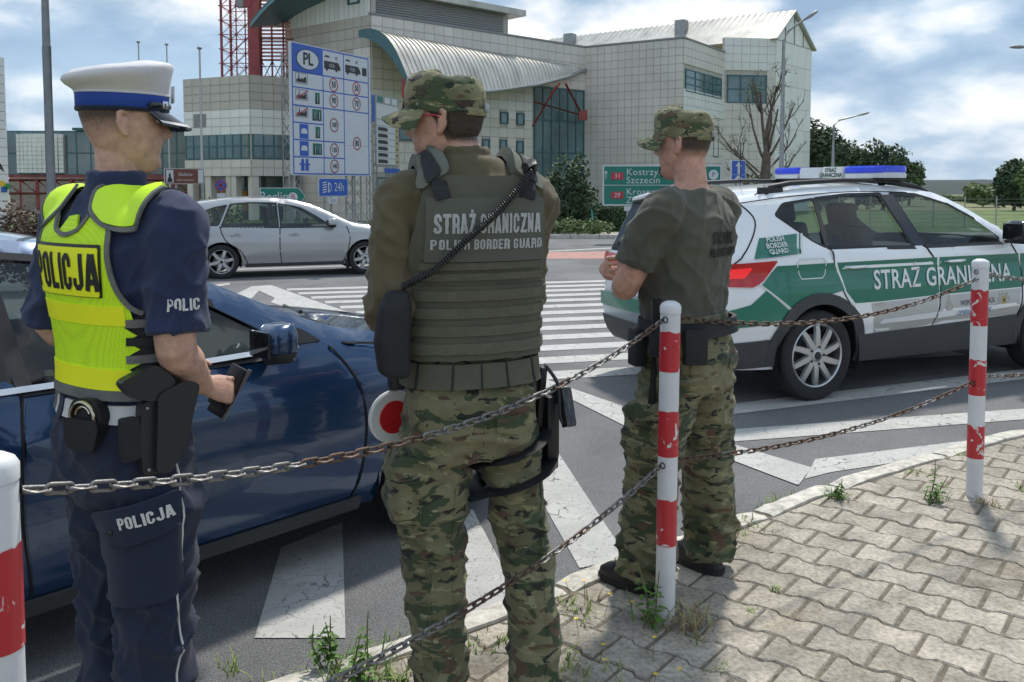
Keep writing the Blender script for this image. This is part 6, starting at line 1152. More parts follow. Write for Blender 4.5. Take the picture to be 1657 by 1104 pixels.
mb = MB(); mb.rings(torso_rings(1.0, 0, .004, zs=1.062)[1:-1], 32); tors = remesh(mb, .01, 6); tbv2 = bvh_of(tors)
for S_, E_, W_ in ((SL, EL, WL), (SR, ER, WR)): sleeve(mb, S_, E_, W_, [.074, .074, .070, .068, .064, .046])
mb.rings([(1.575, -.005, .0, .080, .075, .080, 2), (1.62, -.012, .008, .072, .07, .074, 2), (1.655, -.014, .010, .074, .074, .076, 2)], 28)
sh, shm = cloth('shirt', mb, M_OLV, per, .0085, 6, folds(.010, 11, 8, 7, ((1.22, .07, .9), (1.45, .06, .2), (1.62, .05, -.7)))); shs2 = cloth.sm
car_ = empty('plate_carrier', (0, 0, 0)); car_.parent = per
cm = cylmap(tbv2, (0, 0), .19); bk = planemap(tbv2, (0, 0, 0), (1, 0, 0), (0, 0, 1), (0, -1, 0))
# the bag of the carrier: back plate, wrap-round cummerbund with webbing rows
patch('back_panel', rnd([(-.172, 1.268), (.172, 1.268), (.178, 1.36), (.158, 1.50), (.135, 1.56), (-.135, 1.56), (-.158, 1.50), (-.178, 1.36)], .03), bk, M_CARR, car_, .02, .012, .020)
strap_ring(tbv2, (0, 0), 1.075, 1.275, M_CARR, car_, 'cummerbund', .19, .026, .012)
for k in range(4): strap_ring(tbv2, (0, 0), 1.085 + k * .05, 1.113 + k * .05, M_WEB, car_, 'webbing_row', .19, .0385, .005, -.40, .40)
for k in range(3): patch('webbing_row', [(-.155, 1.292 + k * .03), (.155, 1.292 + k * .03), (.155, 1.312 + k * .03), (-.155, 1.312 + k * .03)], bk, M_WEB, car_, .03, .034, .004)
lp = patch('label_panel', rnd([(-.145, 1.345), (.155, 1.345), (.155, 1.505), (-.145, 1.505)], .006), bk, mat('label_grey_green', (.105, .108, .086), .8, var=.08, bump=.4, bscale=400.), car_, .03, .037, .005)
M_PRN = mat('reflective_print', (.42, .43, .42), .5, var=.15, scale=60.)
block('lettering', 'STRAŻ GRANICZNA', bk, M_PRN, car_, .046, (.006, 1.444), .80, .0435); block('lettering', 'POLISH BORDER GUARD', bk, M_PRN, car_, .0265, (.006, 1.392), 1.10, .0435, gap=.1)
for sd in (-1, 1):
    tm = planemap(shs2, (0, .2325, 0), (1, 0, 0), (0, 1, 0), (0, -.15, 1), 2.2)
    patch('shoulder_pad', rnd([(sd * .082, -.095), (sd * .160, -.095), (sd * .168, -.02), (sd * .160, .07), (sd * .085, .07)][::sd], .02), tm, mat('shoulder_pad_nylon', (.14, .145, .115), .8, var=.12, bump=.6, bscale=300.), car_, .02, .012, .030); patch('shoulder_strap', rnd([(sd * .105, -.095), (sd * .14, -.095), (sd * .14, .08), (sd * .105, .08)][::sd], .01), tm, M_NYL, car_, .02, .042, .005)
    P = [bk(sd * .125, 1.56)[0] + V((0, -.045, 0)), bk(sd * .125, 1.535)[0] + V((0, -.05, 0)), bk(sd * .12, 1.51)[0] + V((0, -.045, 0))]; MB().tube(P, [(.022, .005)] * 3, 8, up=V((0, 1, 0))).build('strap_end', M_NYL, car_)
# belt
bt = MB(); wbv = tb2; b_ = strap_ring(wbv, (0, 0), .985, 1.055, M_CARR, per, 'belt', .19, .012, .012)
for k in range(9): u = -.42 + k * .1; strap_ring(wbv, (0, 0), .982, 1.058, M_NYL, b_, 'belt_loop', .19, .024, .002, u, u + .006)
MB().box((-.205, .06, .985), (.04, .07, .05), bev=.008).build('belt_buckle', M_POLY, b_)
# coiled cord across the back to a pouch by the left elbow
A0 = bk(.13, 1.555)[0] + V((0, -.075, .03)); A1 = bk(-.07, 1.40)[0] + V((0, -.068, 0)); A2 = V((-.225, -.115, 1.275)); pts = spline([A0, A0.lerp(A1, .5) + V((0, -.014, -.008)), A1, A1.lerp(A2, .5) + V((0, -.012, -.014)), A2], 40); hel = []
acc_ = 0.
for i, p in enumerate(pts):
    t = (pts[min(i + 1, len(pts) - 1)] - pts[max(i - 1, 0)]).normalized(); x, y = basis(t); acc_ += (pts[i] - pts[i - 1]).length if i else 0
    ph = acc_ / .0078 * 2 * PI; hel.append((p, x, y, acc_))
H = []
tot = hel[-1][3]; nt_ = int(tot / .0078); 
for k in range(nt_ * 10):
    d_ = tot * k / (nt_ * 10); i = min(range(len(hel)), key=lambda j: abs(hel[j][3] - d_)) if k % 10 == 0 or True else 0; p, x, y, _ = hel[i]; q = pts[min(i + 1, len(pts) - 1)]; p = p + (q - p).normalized() * (d_ - hel[i][3]) if (q - p).length > 1e-6 else p
    a = 2 * PI * k / 10; H.append(p + x * (.0075 * math.cos(a)) + y * (.0075 * math.sin(a)))
MB().tube(H, .0030, 6).build('coiled_cord', M_POLY, per, 60)
MB().tube([A0 + V((-.02, .0, .012)), A0 + V((.01, .03, .022)), A0 + V((.03, .07, .0))], [.012, .016, .012], 8).build('cord_clip', M_POLY, per)
mb = MB(); mb.rings([(1.03, -.238, -.115, .03, .03, .03, 3), (1.05, -.25, -.115, .043, .036, .038, 3), (1.13, -.255, -.115, .048, .04, .042, 3), (1.22, -.245, -.112, .045, .038, .04, 3), (1.265, -.235, -.110, .03, .028, .028, 3)], 20); cloth('radio_pouch', mb, M_NYL, per, .007, 4)
# thigh holster, pistol and lanyard on the right
hx = .236; hol = empty('thigh_holster', (0, 0, 0)); hol.parent = per
MB().box((hx + .005, -.015, .83), (.04, .085, .19), bev=.012).box((hx + .012, -.015, .745), (.032, .06, .09), bev=.012).build('holster_body', M_POLY, hol); MB().box((hx - .025, -.01, .92), (.02, .06, .18), Matrix.Rotation(R(5), 3, 'Y'), bev=.006).build('drop_plate', M_POLY, hol); MB().box((hx + .02, -.055, .925), (.03, .115, .05), Matrix.Rotation(R(-12), 3, 'X'), bev=.01).box((hx + .02, -.115, .905), (.034, .045, .115), Matrix.Rotation(R(-22), 3, 'X'), bev=.010).build('pistol', M_BLKG, hol)
MB().tube(spline([V((.20, -.08, 1.03)), V((.235, -.10, .97)), V((.235, -.12, .88)), V((.25, -.13, .86)), V((.26, -.125, .90))], 8), .0055, 8).build('lanyard', M_POLY, hol)
lg = cylmap(tb2, (.125, .0), .105)
for z0, z1, tl in ((.765, .805, .0), (.665, .715, .0)):
    P = []; rr_ = []
    for k in range(30):
        a = 2 * PI * k / 30; h = tb2.ray_cast(V((.125 + .4 * math.cos(a), .4 * math.sin(a), (z0 + z1) / 2 + .035 * math.cos(a))), V((-math.cos(a), -math.sin(a), 0)), .39); q = h[0] if h[0] else V((.02, .1 * math.sin(a), (z0 + z1) / 2))
        if q.x < .0: q = V((.012, q.y * .9, q.z))
        P.append(q + V((math.cos(a) * .013, math.sin(a) * .013, 0)))
    MB().tube(P, [(.006, (z1 - z0) * .72)] * 30, 8, closed=True).build('thigh_strap', M_NYL, hol)
# red rimmed glasses
g = empty('glasses', (0, 0, 0)); g.parent = per
for sd in (-1, 1):
    c_ = hc + HM @ (V((sd * .034, .092, .014)) * HS); x_, y_, z_ = HM @ V((1, 0, 0)), HM @ V((0, 1, 0)), HM @ V((0, 0, 1)); MB().tube([c_ + x_ * (.026 * math.cos(a)) + z_ * (.018 * math.sin(a)) - y_ * (.008 * math.cos(a) * sd) for a in [2 * PI * k / 20 for k in range(20)]], .0018, 6, closed=True).build('rim', mat('red_frame', (.40, .02, .03), .35, var=0), g); MB().add([c_] + [c_ + x_ * (.026 * math.cos(a)) + z_ * (.018 * math.sin(a)) - y_ * (.008 * math.cos(a) * sd) for a in [2 * PI * k / 20 for k in range(20)]], [(0, 1 + k, 1 + (k + 1) % 20) for k in range(20)]).build('lens', glass('spectacle_lens', (.9, .92, .92), .97), g, 0)
    MB().tube([hc + HM @ (V((sd * x, y, z)) * HS) for x, y, z in ((.060, .084, .020), (.080, .05, .020), (.082, 0, .018), (.074, -.02, .004))], .0026, 6).build('temple_arm', MATS['red_frame'], g)
MB().tube([hc + HM @ (V((x, .097, .017)) * HS) for x in (-.009, 0, .009)], .0018, 6).build('bridge', MATS['red_frame'], g)
MB().box(hc + HM @ (V((-.080, .03, .082)) * HS), (.004, .045, .035), HM @ Matrix.Rotation(R(-8), 3, 'Y'), bev=.001).build('cap_patch', mat('subdued_patch', (.07, .075, .05), .9, var=.4, scale=60.), per)
# stop paddle held low by the left leg
Mz = Matrix.Rotation(R(20), 3, 'Z'); pc = at(636, 674, 2.62); pd = empty('stop_paddle', pc, R(15), label='round white and red signalling paddle beside the left thigh of the middle officer', cat='paddle'); ax = V((.35, -1, 0)).normalized()
MB().lathe([(.001, -.009), (.075, -.009), (.08, -.004), (.08, .004), (.075, .009), (.001, .009)], (0, 0, 0), ax, 36).build('white_rim', mat('paddle_white', (.7, .7, .68), .35, var=.05), pd); MB().lathe([(.001, .0125), (.048, .0125), (.05, .0105), (.05, .008)], (0, 0, 0), ax, 32).build('red_reflector', mat('paddle_red', (.55, .02, .025), .25, var=.1, scale=60.), pd); MB().cyl((0, 0, .08), (.035, .03, .24), .012, n=10).build('handle', M_POLY, pd)
# ---------------------------------------------------------------- police officer in lime vest (left)
per = empty('person', (-1.012, 2.29, 0), R(-34), label='police officer in lime POLICJA vest and white peaked cap, looking right', cat='person', group='uniformed officers')
HS = 1.025; hc = V((.008, .010, 1.702)); HM = yaw(-24, -2)
SL, SR = V((-.222, -.01, 1.452)), V((.215, .0, 1.455)); EL, ER = V((-.252, -.05, 1.17)), V((.238, -.015, 1.150)); WL, WR = V((-.12, .17, 1.06)), V((.115, .150, 1.010))
body = MB(); add_head(body, hc, HM, HS); body.tube([V((0, -.02, 1.42)), V((.0, -.005, 1.545)), hc + HM @ V((0, -.02, -.02))], [.064, .054, .053], 20); body.rings(torso_rings(1.0, 0, -.012, zs=1.0), 28)
for S_, E_, W_ in ((SL, EL, WL), (SR, ER, WR)): limb(body, spline([S_ * .9 + V((0, 0, .14)), S_, S_.lerp(E_, .5), E_, E_.lerp(W_, .35), E_.lerp(W_, .8), W_], 4), list(np.interp(np.arange(25), np.arange(7) * 4, [.05, .056, .054, .049, .047, .033, .029])))
hand(body, WR, V((.01, .10, -.035)), V((.85, -.1, .45)), V((-.1, .3, .9)), (.55, .9, .7), 1.0, thumb=(.3, .3)); hand(body, WL, V((.3, .6, -.3)), V((-.8, .2, .1)), V((.2, .2, .9)), (.4, .5, .4))
AL, AR = V((-.11, .02, .09)), V((.11, -.02, .09))
for h, k, a in ((V((-.09, 0, .85)), V((-.10, .02, .48)), AL), (V((.09, 0, .85)), V((.105, 0, .48)), AR)): limb(body, [h, k, a], [.07, .05, .035])
for a in (AL, AR): body.tube([a + V((0, -.03, -.04)), a + V((0, .0, -.05)), a + V((0, .08, -.06))], [.032, .034, .022], 10)
me = remesh(body, .0042, 2); shade(me, 180); hair_tint(me, hc, HM, HS, lambda q: np.interp(q, [-1, -.35, .0, .15, .4, 1], [-.062, -.055, -.015, .0, .035, .09]), .075); obj('body', me, per, skin_mat('skin_fair', (.07, .045, .032), (.60, .355, .265))); face_bits(hc, HM, HS, per, M_FADE)
# peaked cap
Lc = lambda p: hc + HM @ (V(p) * HS)
def capring(rows, n=48):
    vs = [Lc((rx * math.cos(a), (rf if math.sin(a) > 0 else rb) * math.sin(a), z + (tf + tb) / 2 + (tf - tb) / 2 * math.sin(a))) for z, rx, rf, rb, tf, tb in rows for a in [2 * PI * k / n for k in range(n)]]
    return MB().add(vs, [(i * n + k, i * n + (k + 1) % n, (i + 1) * n + (k + 1) % n, (i + 1) * n + k) for i in range(len(rows) - 1) for k in range(n)])
M_CW = mat('cap_white', (.66, .64, .66), .75, var=.06, scale=12., bump=.3, bscale=300.); M_CB = mat('cap_blue', (.012, .055, .32), .7, var=.06)
m_ = capring([(.074, .0855, .1045, .114, .004, 0), (.084, .094, .106, .122, .012, -.002), (.096, .108, .110, .137, .027, -.006), (.107, .116, .114, .146, .038, -.008), (.115, .114, .113, .144, .042, -.006), (.123, .097, .098, .124, .040, .0), (.129, .065, .065, .085, .036, .006), (.131, .005, .005, .005, .022, .018)]); me = m_.mesh(); bm = bmesh.new(); bm.from_mesh(me); bmesh.ops.subdivide_edges(bm, edges=bm.edges, cuts=1, use_grid_fill=True); bm.to_mesh(me); bm.free(); fixn(me); deform(me, lambda co: .0022 * noise.noise(co * 22)); shade(me, 180); cap = obj('peaked_cap', me, per, M_CW)
capring([(.033, .0815, .102, .1105, .004, 0), (.036, .0845, .1045, .113, .004, 0), (.072, .0865, .1055, .115, .004, 0), (.077, .084, .104, .113, .004, 0)]).build('blue_band', M_CB, cap, 60); capring([(.028, .082, .102, .111, .004, 0), (.030, .0855, .106, .114, .004, 0), (.038, .0858, .1065, .1145, .004, 0), (.039, .083, .104, .112, .004, 0)]).build('dark_edge', M_NAVYT, cap, 60)
capring([(.071, .087, .1062, .1155, .004, 0), (.074, .0885, .1075, .117, .004, 0), (.077, .087, .1062, .1155, .004, 0)]).build('white_piping', M_CW, cap, 60)
U_ = [R(-70) + R(140) * i / 24 for i in range(25)]
def vis_(v, dz=0.): return [Lc((.0855 * math.sin(u) * (1 + .06 * v), .100 * math.cos(u) ** .8 + v * .062 * math.cos(u) ** .6, .036 + .004 * math.cos(u) - v * .040 * math.cos(u) ** .4 - .006 * math.sin(u) ** 2 + dz)) for u in U_]
G = [vis_(j / 6) for j in range(7)]; G2 = [vis_(j / 6, -.005) for j in range(7)]; MB().grid(G).grid(G2).grid([G[-1], G2[-1]]).build('visor', M_BLKG, cap, 60); MB().grid([vis_(.80, .0014), vis_(.92, .0014), vis_(1.0, .001)]).build('visor_trim', mat('silver_braid', (.5, .5, .5), .4, metal=.5, var=.1), cap, 60)
MB().tube([Lc((.0875 * math.sin(u), .1085 * math.cos(u), .046 + .006 * math.cos(u))) for u in [R(-62) + R(124) * k / 20 for k in range(21)]], [(.002, .007)] * 21, 8).build('chin_strap', M_BLKG, cap); MB().sphere(Lc((.083, .048, .048)), .007 * HS).build('strap_button', M_POLY, cap); MB().box(Lc((.055, .086, .052)), (.004, .018, .020), HM @ Matrix.Rotation(R(35), 3, 'Z'), bev=.001).build('strap_buckle', M_CHR, cap)
MB().box(Lc((0, .114, .085)), (.03, .006, .045), HM, bev=.003).build('cap_badge', mat('silver_badge', (.5, .5, .5), .3, metal=.8), cap)
# trousers, belt
mb = MB(); legs = [[(.88, -.082, .0, .108, .12), (.75, -.095, .01, .108, .118), (.60, -.10, .015, .10, .108), (.46, -.102, .02, .092, .10), (.3, -.105, .02, .085, .096), (.15, -.108, .02, .082, .095), (.05, -.11, .03, .08, .095)], [(.88, .082, .0, .108, .12), (.75, .098, .0, .11, .118), (.60, .104, -.002, .104, .108), (.46, .106, -.005, .094, .10), (.3, .108, -.01, .088, .098), (.15, .11, -.015, .084, .096), (.05, .11, -.01, .082, .095)]]
trousers(mb, (.190, .130, .150), (1.035, .176, .122, .120), .76, legs); tr, trm = cloth('trousers', mb, M_NAVYT, per, .009, 5, folds(.011, 11, 6, 21, ((.46, .12, .8), (.76, .08, .7), (.18, .1, .8), (1.0, .06, -.85)))); tb1 = cloth.sm; tf1 = bvh_of(trm)
for a in (AL, AR): boots(per, a, a + V((.02 * math.copysign(1, a.x), .17, 0)), M_BOOT)
rm_ = planemap(tf1, (0, 0, 0), (0, 1, 0), (0, 0, 1), (1, 0, 0)); rb_ = soft(planemap(tb1, (0, 0, 0), (.80, .60, 0), (0, 0, 1), (.60, -.80, 0)), .03)
pts = [(-.02, .97), (.0, .88), (.01, .76), (.012, .62), (.0, .5), (.012, .38), (-.005, .26), (.0, .12)]; patch('white_piping', strip(spline([V((*p, 0)) for p in pts], 6), .0045), rm_, M_WBELT, per, .02, .001, .002)
fl = patch('pocket_flap', rnd([(-.03, .745), (.16, .79), (.165, .70), (.06, .665), (-.025, .69)], .015), rb_, M_NAVYT, per, .02, .016, .006); patch('cargo_pocket', rnd([(-.035, .70), (.165, .74), (.17, .52), (-.02, .50)], .02), rb_, M_NAVYT, per, .02, .009, .006); block('lettering', 'POLICJA', rb_, M_WBELT, fl, .030, (.10, .735), 1.0, .0235, rot=.2); MB().sphere(rb_(.02, .70)[0] + V((.018, -.020, 0)), .008).build('snap', M_POLY, fl)
# shirt
mb = MB(); mb.rings(torso_rings(1.12, 0, .004)[1:-1], 32); tors = remesh(mb, .01, 6); tbv1 = bvh_of(tors)
for S_, E_, W_, q in ((SL, EL, WL, 1), (SR, ER, WR, 1)):
    sx = math.copysign(1, S_.x); P = [V((S_.x * .45, S_.y, S_.z + .012)), V((S_.x * .8, S_.y, S_.z + .016)), S_ + V((sx * .008, 0, -.012)), S_.lerp(E_, .3), S_.lerp(E_, .6), S_.lerp(E_, .88 if S_.x > 0 else 1.04)]; Q = spline(P, 5); mb.tube(Q, list(np.interp(np.arange(len(Q)), np.arange(6) * 5, [.05, .068, .078, .078, .076, .078])), 24)
mb.rings([(1.50, 0, -.01, .10, .085, .09, 2), (1.54, 0, -.010, .078, .07, .078, 2), (1.585, .0, -.010, .072, .07, .075, 2)], 28)
ax_ = (ER - SR).normalized(); cut = S_.lerp(E_, .86)
sh, shm = cloth('shirt', mb, M_NAVY, per, .0085, 6, folds(.008, 11, 8, 33, ((1.25, .08, .6), (1.55, .05, -.7)))); sb1 = cloth.sm; sl0 = bvh_of(shm)
sl_ = soft(planemap(sl0, (0, 0, 0), (.6, .8, 0), (0, 0, 1), (.8, -.6, 0)), .02); block('lettering', 'POLICJA', sl_, M_WBELT, sh, .030, (.165, 1.262), .95, .006)
patch('epaulette', rnd([(.10, -.03), (.20, -.03), (.20, .03), (.10, .03)], .008), planemap(sb1, (0, 0, 0), (1, 0, 0), (0, 1, 0), (0, 0, 1), 2.2), M_NAVY, sh, .02, .002, .005)
# vest
ves = empty('hi_vis_vest', (0, 0, 0)); ves.parent = per; cm = cylmap(tbv1, (0, -.005), .188); bk = planemap(tbv1, (0, 0, 0), (1, 0, 0), (0, 0, 1), (0, -1, 0))
back = [(-.225, 1.045), (.215, 1.045), (.215, 1.22), (.205, 1.26), (.178, 1.31), (.165, 1.38), (.168, 1.44), (.15, 1.472), (.10, 1.468), (.07, 1.436), (.035, 1.424), (0, 1.42), (-.035, 1.424), (-.07, 1.436), (-.10, 1.468), (-.15, 1.472), (-.168, 1.44), (-.165, 1.38), (-.178, 1.31), (-.215, 1.26)]
zig = [(.215, 1.22), (.195, 1.205), (.222, 1.185), (.20, 1.172), (.228, 1.15), (.205, 1.135), (.23, 1.115), (.205, 1.10), (.232, 1.08), (.215, 1.06)]
back2 = [back[0], (.19, 1.045)] + zig[::-1] + back[3:]
patch('mesh_back', back2, cm, M_LIME, ves, .018, .009, .004); half_ = PI * .17
patch('mesh_front', [(half_ * 2 - u, z) for u, z in back], cm, M_LIME, ves, .025, .009, .004)
edge = [(.232, 1.24), (.205, 1.26), (.178, 1.31), (.165, 1.38), (.168, 1.44), (.15, 1.475)]
patch('grey_piping', strip(spline([V((*p, 0)) for p in edge], 5), .011), cm, M_GRYW, ves, .015, .013, .004); patch('grey_piping', strip(spline([V((-a, b, 0)) for a, b in edge], 5), .011), cm, M_GRYW, ves, .015, .013, .004); patch('grey_piping', strip(spline([V((*p, 0)) for p in ((-.13, 1.478), (-.10, 1.470), (-.07, 1.440), (-.035, 1.428), (0, 1.424), (.035, 1.428), (.07, 1.440), (.10, 1.470))], 5), .010), cm, M_GRYW, ves, .015, .013, .004)
patch('yellow_tape', [(-.225, 1.21), (.20, 1.21), (.196, 1.258), (-.212, 1.258)], cm, M_YEL, ves, .02, .0135, .002); patch('yellow_tape', [(-.225, 1.047), (.215, 1.047), (.205, 1.06), (.23, 1.078), (.20, 1.1), (-.225, 1.1)], cm, M_YEL, ves, .02, .0135, .002); patch('hem_band', [(-.23, 1.022), (.26, 1.022), (.26, 1.046), (-.23, 1.046)], cm, M_GRYW, ves, .02, .010, .006)
lp = patch('label_panel', rnd([(-.160, 1.278), (.150, 1.278), (.150, 1.404), (-.160, 1.404)], .005), cm, M_POLY, ves, .02, .0125, .003); patch('label_face', rnd([(-.158, 1.280), (.144, 1.280), (.144, 1.396), (-.158, 1.396)], .005), cm, M_YEL, lp, .02, .0155, .0025); block('lettering', 'POLICJA', cm, M_BLK, lp, .088, (-.006, 1.338), 1.03, .0192, t=.17)
yk = planemap(sb1, (0, 0, 0), (1, 0, 0), (0, .8, .6), (0, -.6, .8), 1.5)
for sd in (1, -1):
    Y_ = [(.046, .845), (.07, .80), (.12, .778), (.17, .785), (.205, .825), (.215, .90), (.12, .955), (.085, .90)]
    patch('shoulder_yoke', rnd([(sd * a, b_) for a, b_ in Y_][::sd], .02), yk, M_LIMES, ves, .018, .013, .006)
    patch('yoke_piping', strip(spline([V((sd * a, b_, 0)) for a, b_ in ((.050, .87), (.046, .845), (.07, .797), (.12, .775), (.172, .782), (.208, .824), (.218, .90))], 5), .009), yk, M_GRYW, ves, .012, .015, .005)
# laced elastic side with webbing loops, right; camouflage straps, left
patch('side_panel', [(.20, 1.05), (.36, 1.05), (.35, 1.22), (.27, 1.245), (.215, 1.23)], cm, M_NYL, ves, .02, .006, .004)
for k in range(4):
    z = 1.07 + k * .045; patch('side_strap', [(.20, z), (.34, z + .002), (.34, z + .022), (.20, z + .020)], cm, M_GRYW if k % 2 else M_NYL, ves, .015, .0135, .003); patch('strap_loop', rnd([(.265, z - .004), (.285, z - .004), (.285, z + .028), (.265, z + .028)], .003), cm, M_GRYW, ves, .01, .017, .005)
    patch('camouflage_strap', [(-.33, z + .01), (-.215, z - .012 + .02 * (k % 2)), (-.215, z + .018 + .02 * (k % 2)), (-.33, z + .034)], cm, M_CAMOC, ves, .015, .014, .003)
patch('hanging_strap', [(.02, 1.03), (.045, 1.03), (.045, .965), (.02, .965)], cylmap(tb1, (0, -.005), .17), M_GRYW, ves, .02, .014, .005); MB().tube([cm(-.20, 1.05)[0] + V((-.02, -.02, 0)), cm(-.21, 1.06)[0] + V((-.07, .0, -.012))], [(.012, .004)] * 2, 8).build('loose_strap', M_GRYW, ves); patch('hanging_strap', [(-.185, 1.03), (-.165, 1.03), (-.160, .965), (-.18, .965)], cylmap(tb1, (0, -.005), .17), M_GRYW, ves, .02, .014, .005)
wb = strap_ring(tb1, (0, 0), .962, 1.008, M_WBELT, per, 'white_belt', .17, .006, .006)
for u in (-.10, .10, .25): patch('belt_loop', [(u, .955), (u + .028, .955), (u + .028, 1.014), (u, 1.014)], cylmap(tb1, (0, 0), .17), M_NAVYT, wb, .02, .012, .004)
cb = cylmap(tb1, (0, 0), .17)
# handcuff pouch
p, n = cb(.085, .985); po = empty('handcuff_pouch', (0, 0, 0)); po.parent = per; x_, y_ = V((-n.y, n.x, 0)).normalized(), V((0, 0, 1))
MB().prism(rnd([(-.045, -.065), (.03, -.075), (.05, -.02), (.052, .02), (.03, .05), (-.03, .05), (-.05, .015)], .02), p + n * .012 - V((0, 0, .01)), x_, y_, n * .03).build('pouch', M_NYL, po)
c_ = p + n * .046 + V((0, 0, -.004)); MB().tube([c_ + x_ * (.036 * math.cos(a)) + y_ * (.036 * math.sin(a)) for a in [R(-15) + R(215) * k / 22 for k in range(23)]], [(.004, .008)] * 23, 8, up=n).build('handcuff', M_CUFF, po); MB().tube([c_ + x_ * (.022 * math.cos(a)) + y_ * (.024 * math.sin(a)) for a in [R(10) + R(160) * k / 14 for k in range(15)]], .003, 6).build('cuff_arm', M_CUFF, po); MB().prism(rnd([(-.05, -.07), (.035, -.08), (.052, -.02), (.045, .0), (-.052, .005)], .02), p + n * .05 - V((0, 0, .012)), x_, y_, n * .006).build('pouch_flap', M_NYL, po); MB().tube([p + n * .03 - V((0, 0, .075)) + x_ * (-.03 + .012 * k) + V((0, 0, .006 * (k % 2))) for k in range(5)], .0045, 6).build('cuff_chain', M_CHR, po)
# holster on the right hip
p, n = cb(.235, .99); x_ = V((-n.y, n.x, 0)).normalized(); hol = empty('belt_holster', (0, 0, 0)); hol.parent = per; O_ = p + n * .018
MB().prism(rnd([(-.055, .03), (.045, .055), (.075, .02), (.060, -.05), (.015, -.15), (-.055, -.145), (-.06, -.05)], .015), O_, x_, V((0, 0, 1)), n * .035).build('holster_shell', M_POLY, hol, 30); MB().prism(rnd([(-.02, .05), (.05, .075), (.085, .06), (.045, -.09), (.005, -.15), (-.03, -.14)], .015), O_ + n * .036, x_, V((0, 0, 1)), n * .016).build('holster_front', M_POLY, hol, 30)
MB().prism(rnd([(-.11, .09), (-.02, .125), (.03, .075), (-.01, .03), (-.075, .045)], .02), O_ + n * .006, x_, V((0, 0, 1)), n * .04).build('pistol_grip', M_POLY, hol, 30); MB().prism(rnd([(-.10, .0), (-.06, .0), (-.055, -.10), (-.10, -.105)], .008), O_ + n * .004, x_, V((0, 0, 1)), n * .03).build('magazine_pouch', M_NYL, hol, 30)
for a, b_ in ((-.045, .02), (.05, .04), (.03, -.06), (.0, -.13), (-.045, -.13)): MB().sphere(O_ + x_ * a + V((0, 0, b_)) + n * .046, .004).build('rivet', M_STEEL, hol)
# handheld device in the right hand
Rz = Matrix.Rotation(R(-32), 3, 'Z'); wc = per.location + Rz @ (WR + V((-.004, .088, -.035))); dv = empty('handheld_terminal', wc, R(-34), label='black handheld terminal gripped in the right hand of the police officer', cat='device'); Mx = Matrix.Rotation(R(-28), 3, 'X') @ Matrix.Rotation(R(12), 3, 'Y')
MB().box((0, 0, 0), (.070, .016, .145), Mx, bev=.005).build('case', M_POLY, dv); MB().box(Mx @ V((0, .0095, .004)), (.060, .003, .115), Mx, bev=.001).build('screen', M_BLKG, dv); MB().tube([Mx @ V((.041, 0, -.075)), Mx @ V((.041, 0, .078))], .006, 8).build('bumper_edge', M_STEEL, dv); MB().box(Mx @ V((0, -.018, -.02)), (.05, .022, .06), Mx, bev=.006).build('hand_strap', M_NYL, dv)
# ---------------------------------------------------------------- officer with folded arms (right)
per = empty('person', (.675, 3.36, 0), R(48), label='officer in dark olive T-shirt with folded arms and camouflage cap, beside the centre post', cat='person', group='uniformed officers')
HS = 1.05; hc = V((.005, .035, 1.695)); HM = yaw(8, -2)
SL, SR = V((-.215, -.01, 1.462)), V((.215, -.01, 1.462)); EL, ER = V((-.25, .115, 1.18)), V((.24, .13, 1.16)); WL, WR = V((-.02, .275, 1.17)), V((-.165, .265, 1.21))
body = MB(); add_head(body, hc, HM, HS); body.tube([V((0, -.025, 1.42)), V((.0, -.005, 1.55)), hc + HM @ V((0, -.02, -.02))], [.074, .062, .060], 20); body.rings(torso_rings(1.05, 0, -.01, .03), 28)
for S_, E_, W_ in ((SL, EL, WL), (SR, ER, WR)): limb(body, spline([S_ * .9 + V((0, 0, .14)), S_, S_.lerp(E_, .5), E_, E_.lerp(W_, .35), E_.lerp(W_, .8), W_], 4), list(np.interp(np.arange(25), np.arange(7) * 4, [.055, .062, .058, .052, .05, .036, .031])))
hand(body, V((-.195, .255, 1.225)), V((-.45, -.42, .10)), V((-.62, .72, .1)), V((0, .1, 1)), (.35, .75, .5), 1.05, thumb=(.5, .2)); hand(body, WL, V((.8, .1, -.1)), V((0, 1, 0)), V((0, 0, 1)), (.5, .6, .5))
AL, AR = V((-.160, .10, .09)), V((.16, .01, .09)); TLt, TRt = AL + V((-.02, .2, 0)), AR + V((.03, .19, 0))
for h, k, a in ((V((-.09, 0, .85)), V((-.135, .06, .48)), AL), (V((.10, 0, .85)), V((.15, .0, .48)), AR)): limb(body, [h, k, a], [.07, .05, .035])
for a, t in ((AL, TLt), (AR, TRt)): body.tube([a + V((0, -.03, -.04)), a + V((0, .0, -.05)), a.lerp(t, .45) + V((0, 0, -.06))], [.032, .034, .022], 10)
me = remesh(body, .0045, 2); shade(me, 180); hair_tint(me, hc, HM, HS, lambda q: np.interp(q, [-1, -.35, .0, .15, .4, 1], [-.065, -.06, -.02, .0, .035, .09]), .05, lambda q: max(0, min(1, 1.3 - abs(q.x) / .03)) * (1 if q.y > .06 and -.125 < q.z < -.07 else 0) * .9); obj('body', me, per, skin_mat('skin_tanned', (.05, .033, .025), (.57, .31, .225))); face_bits(hc, HM, HS, per)
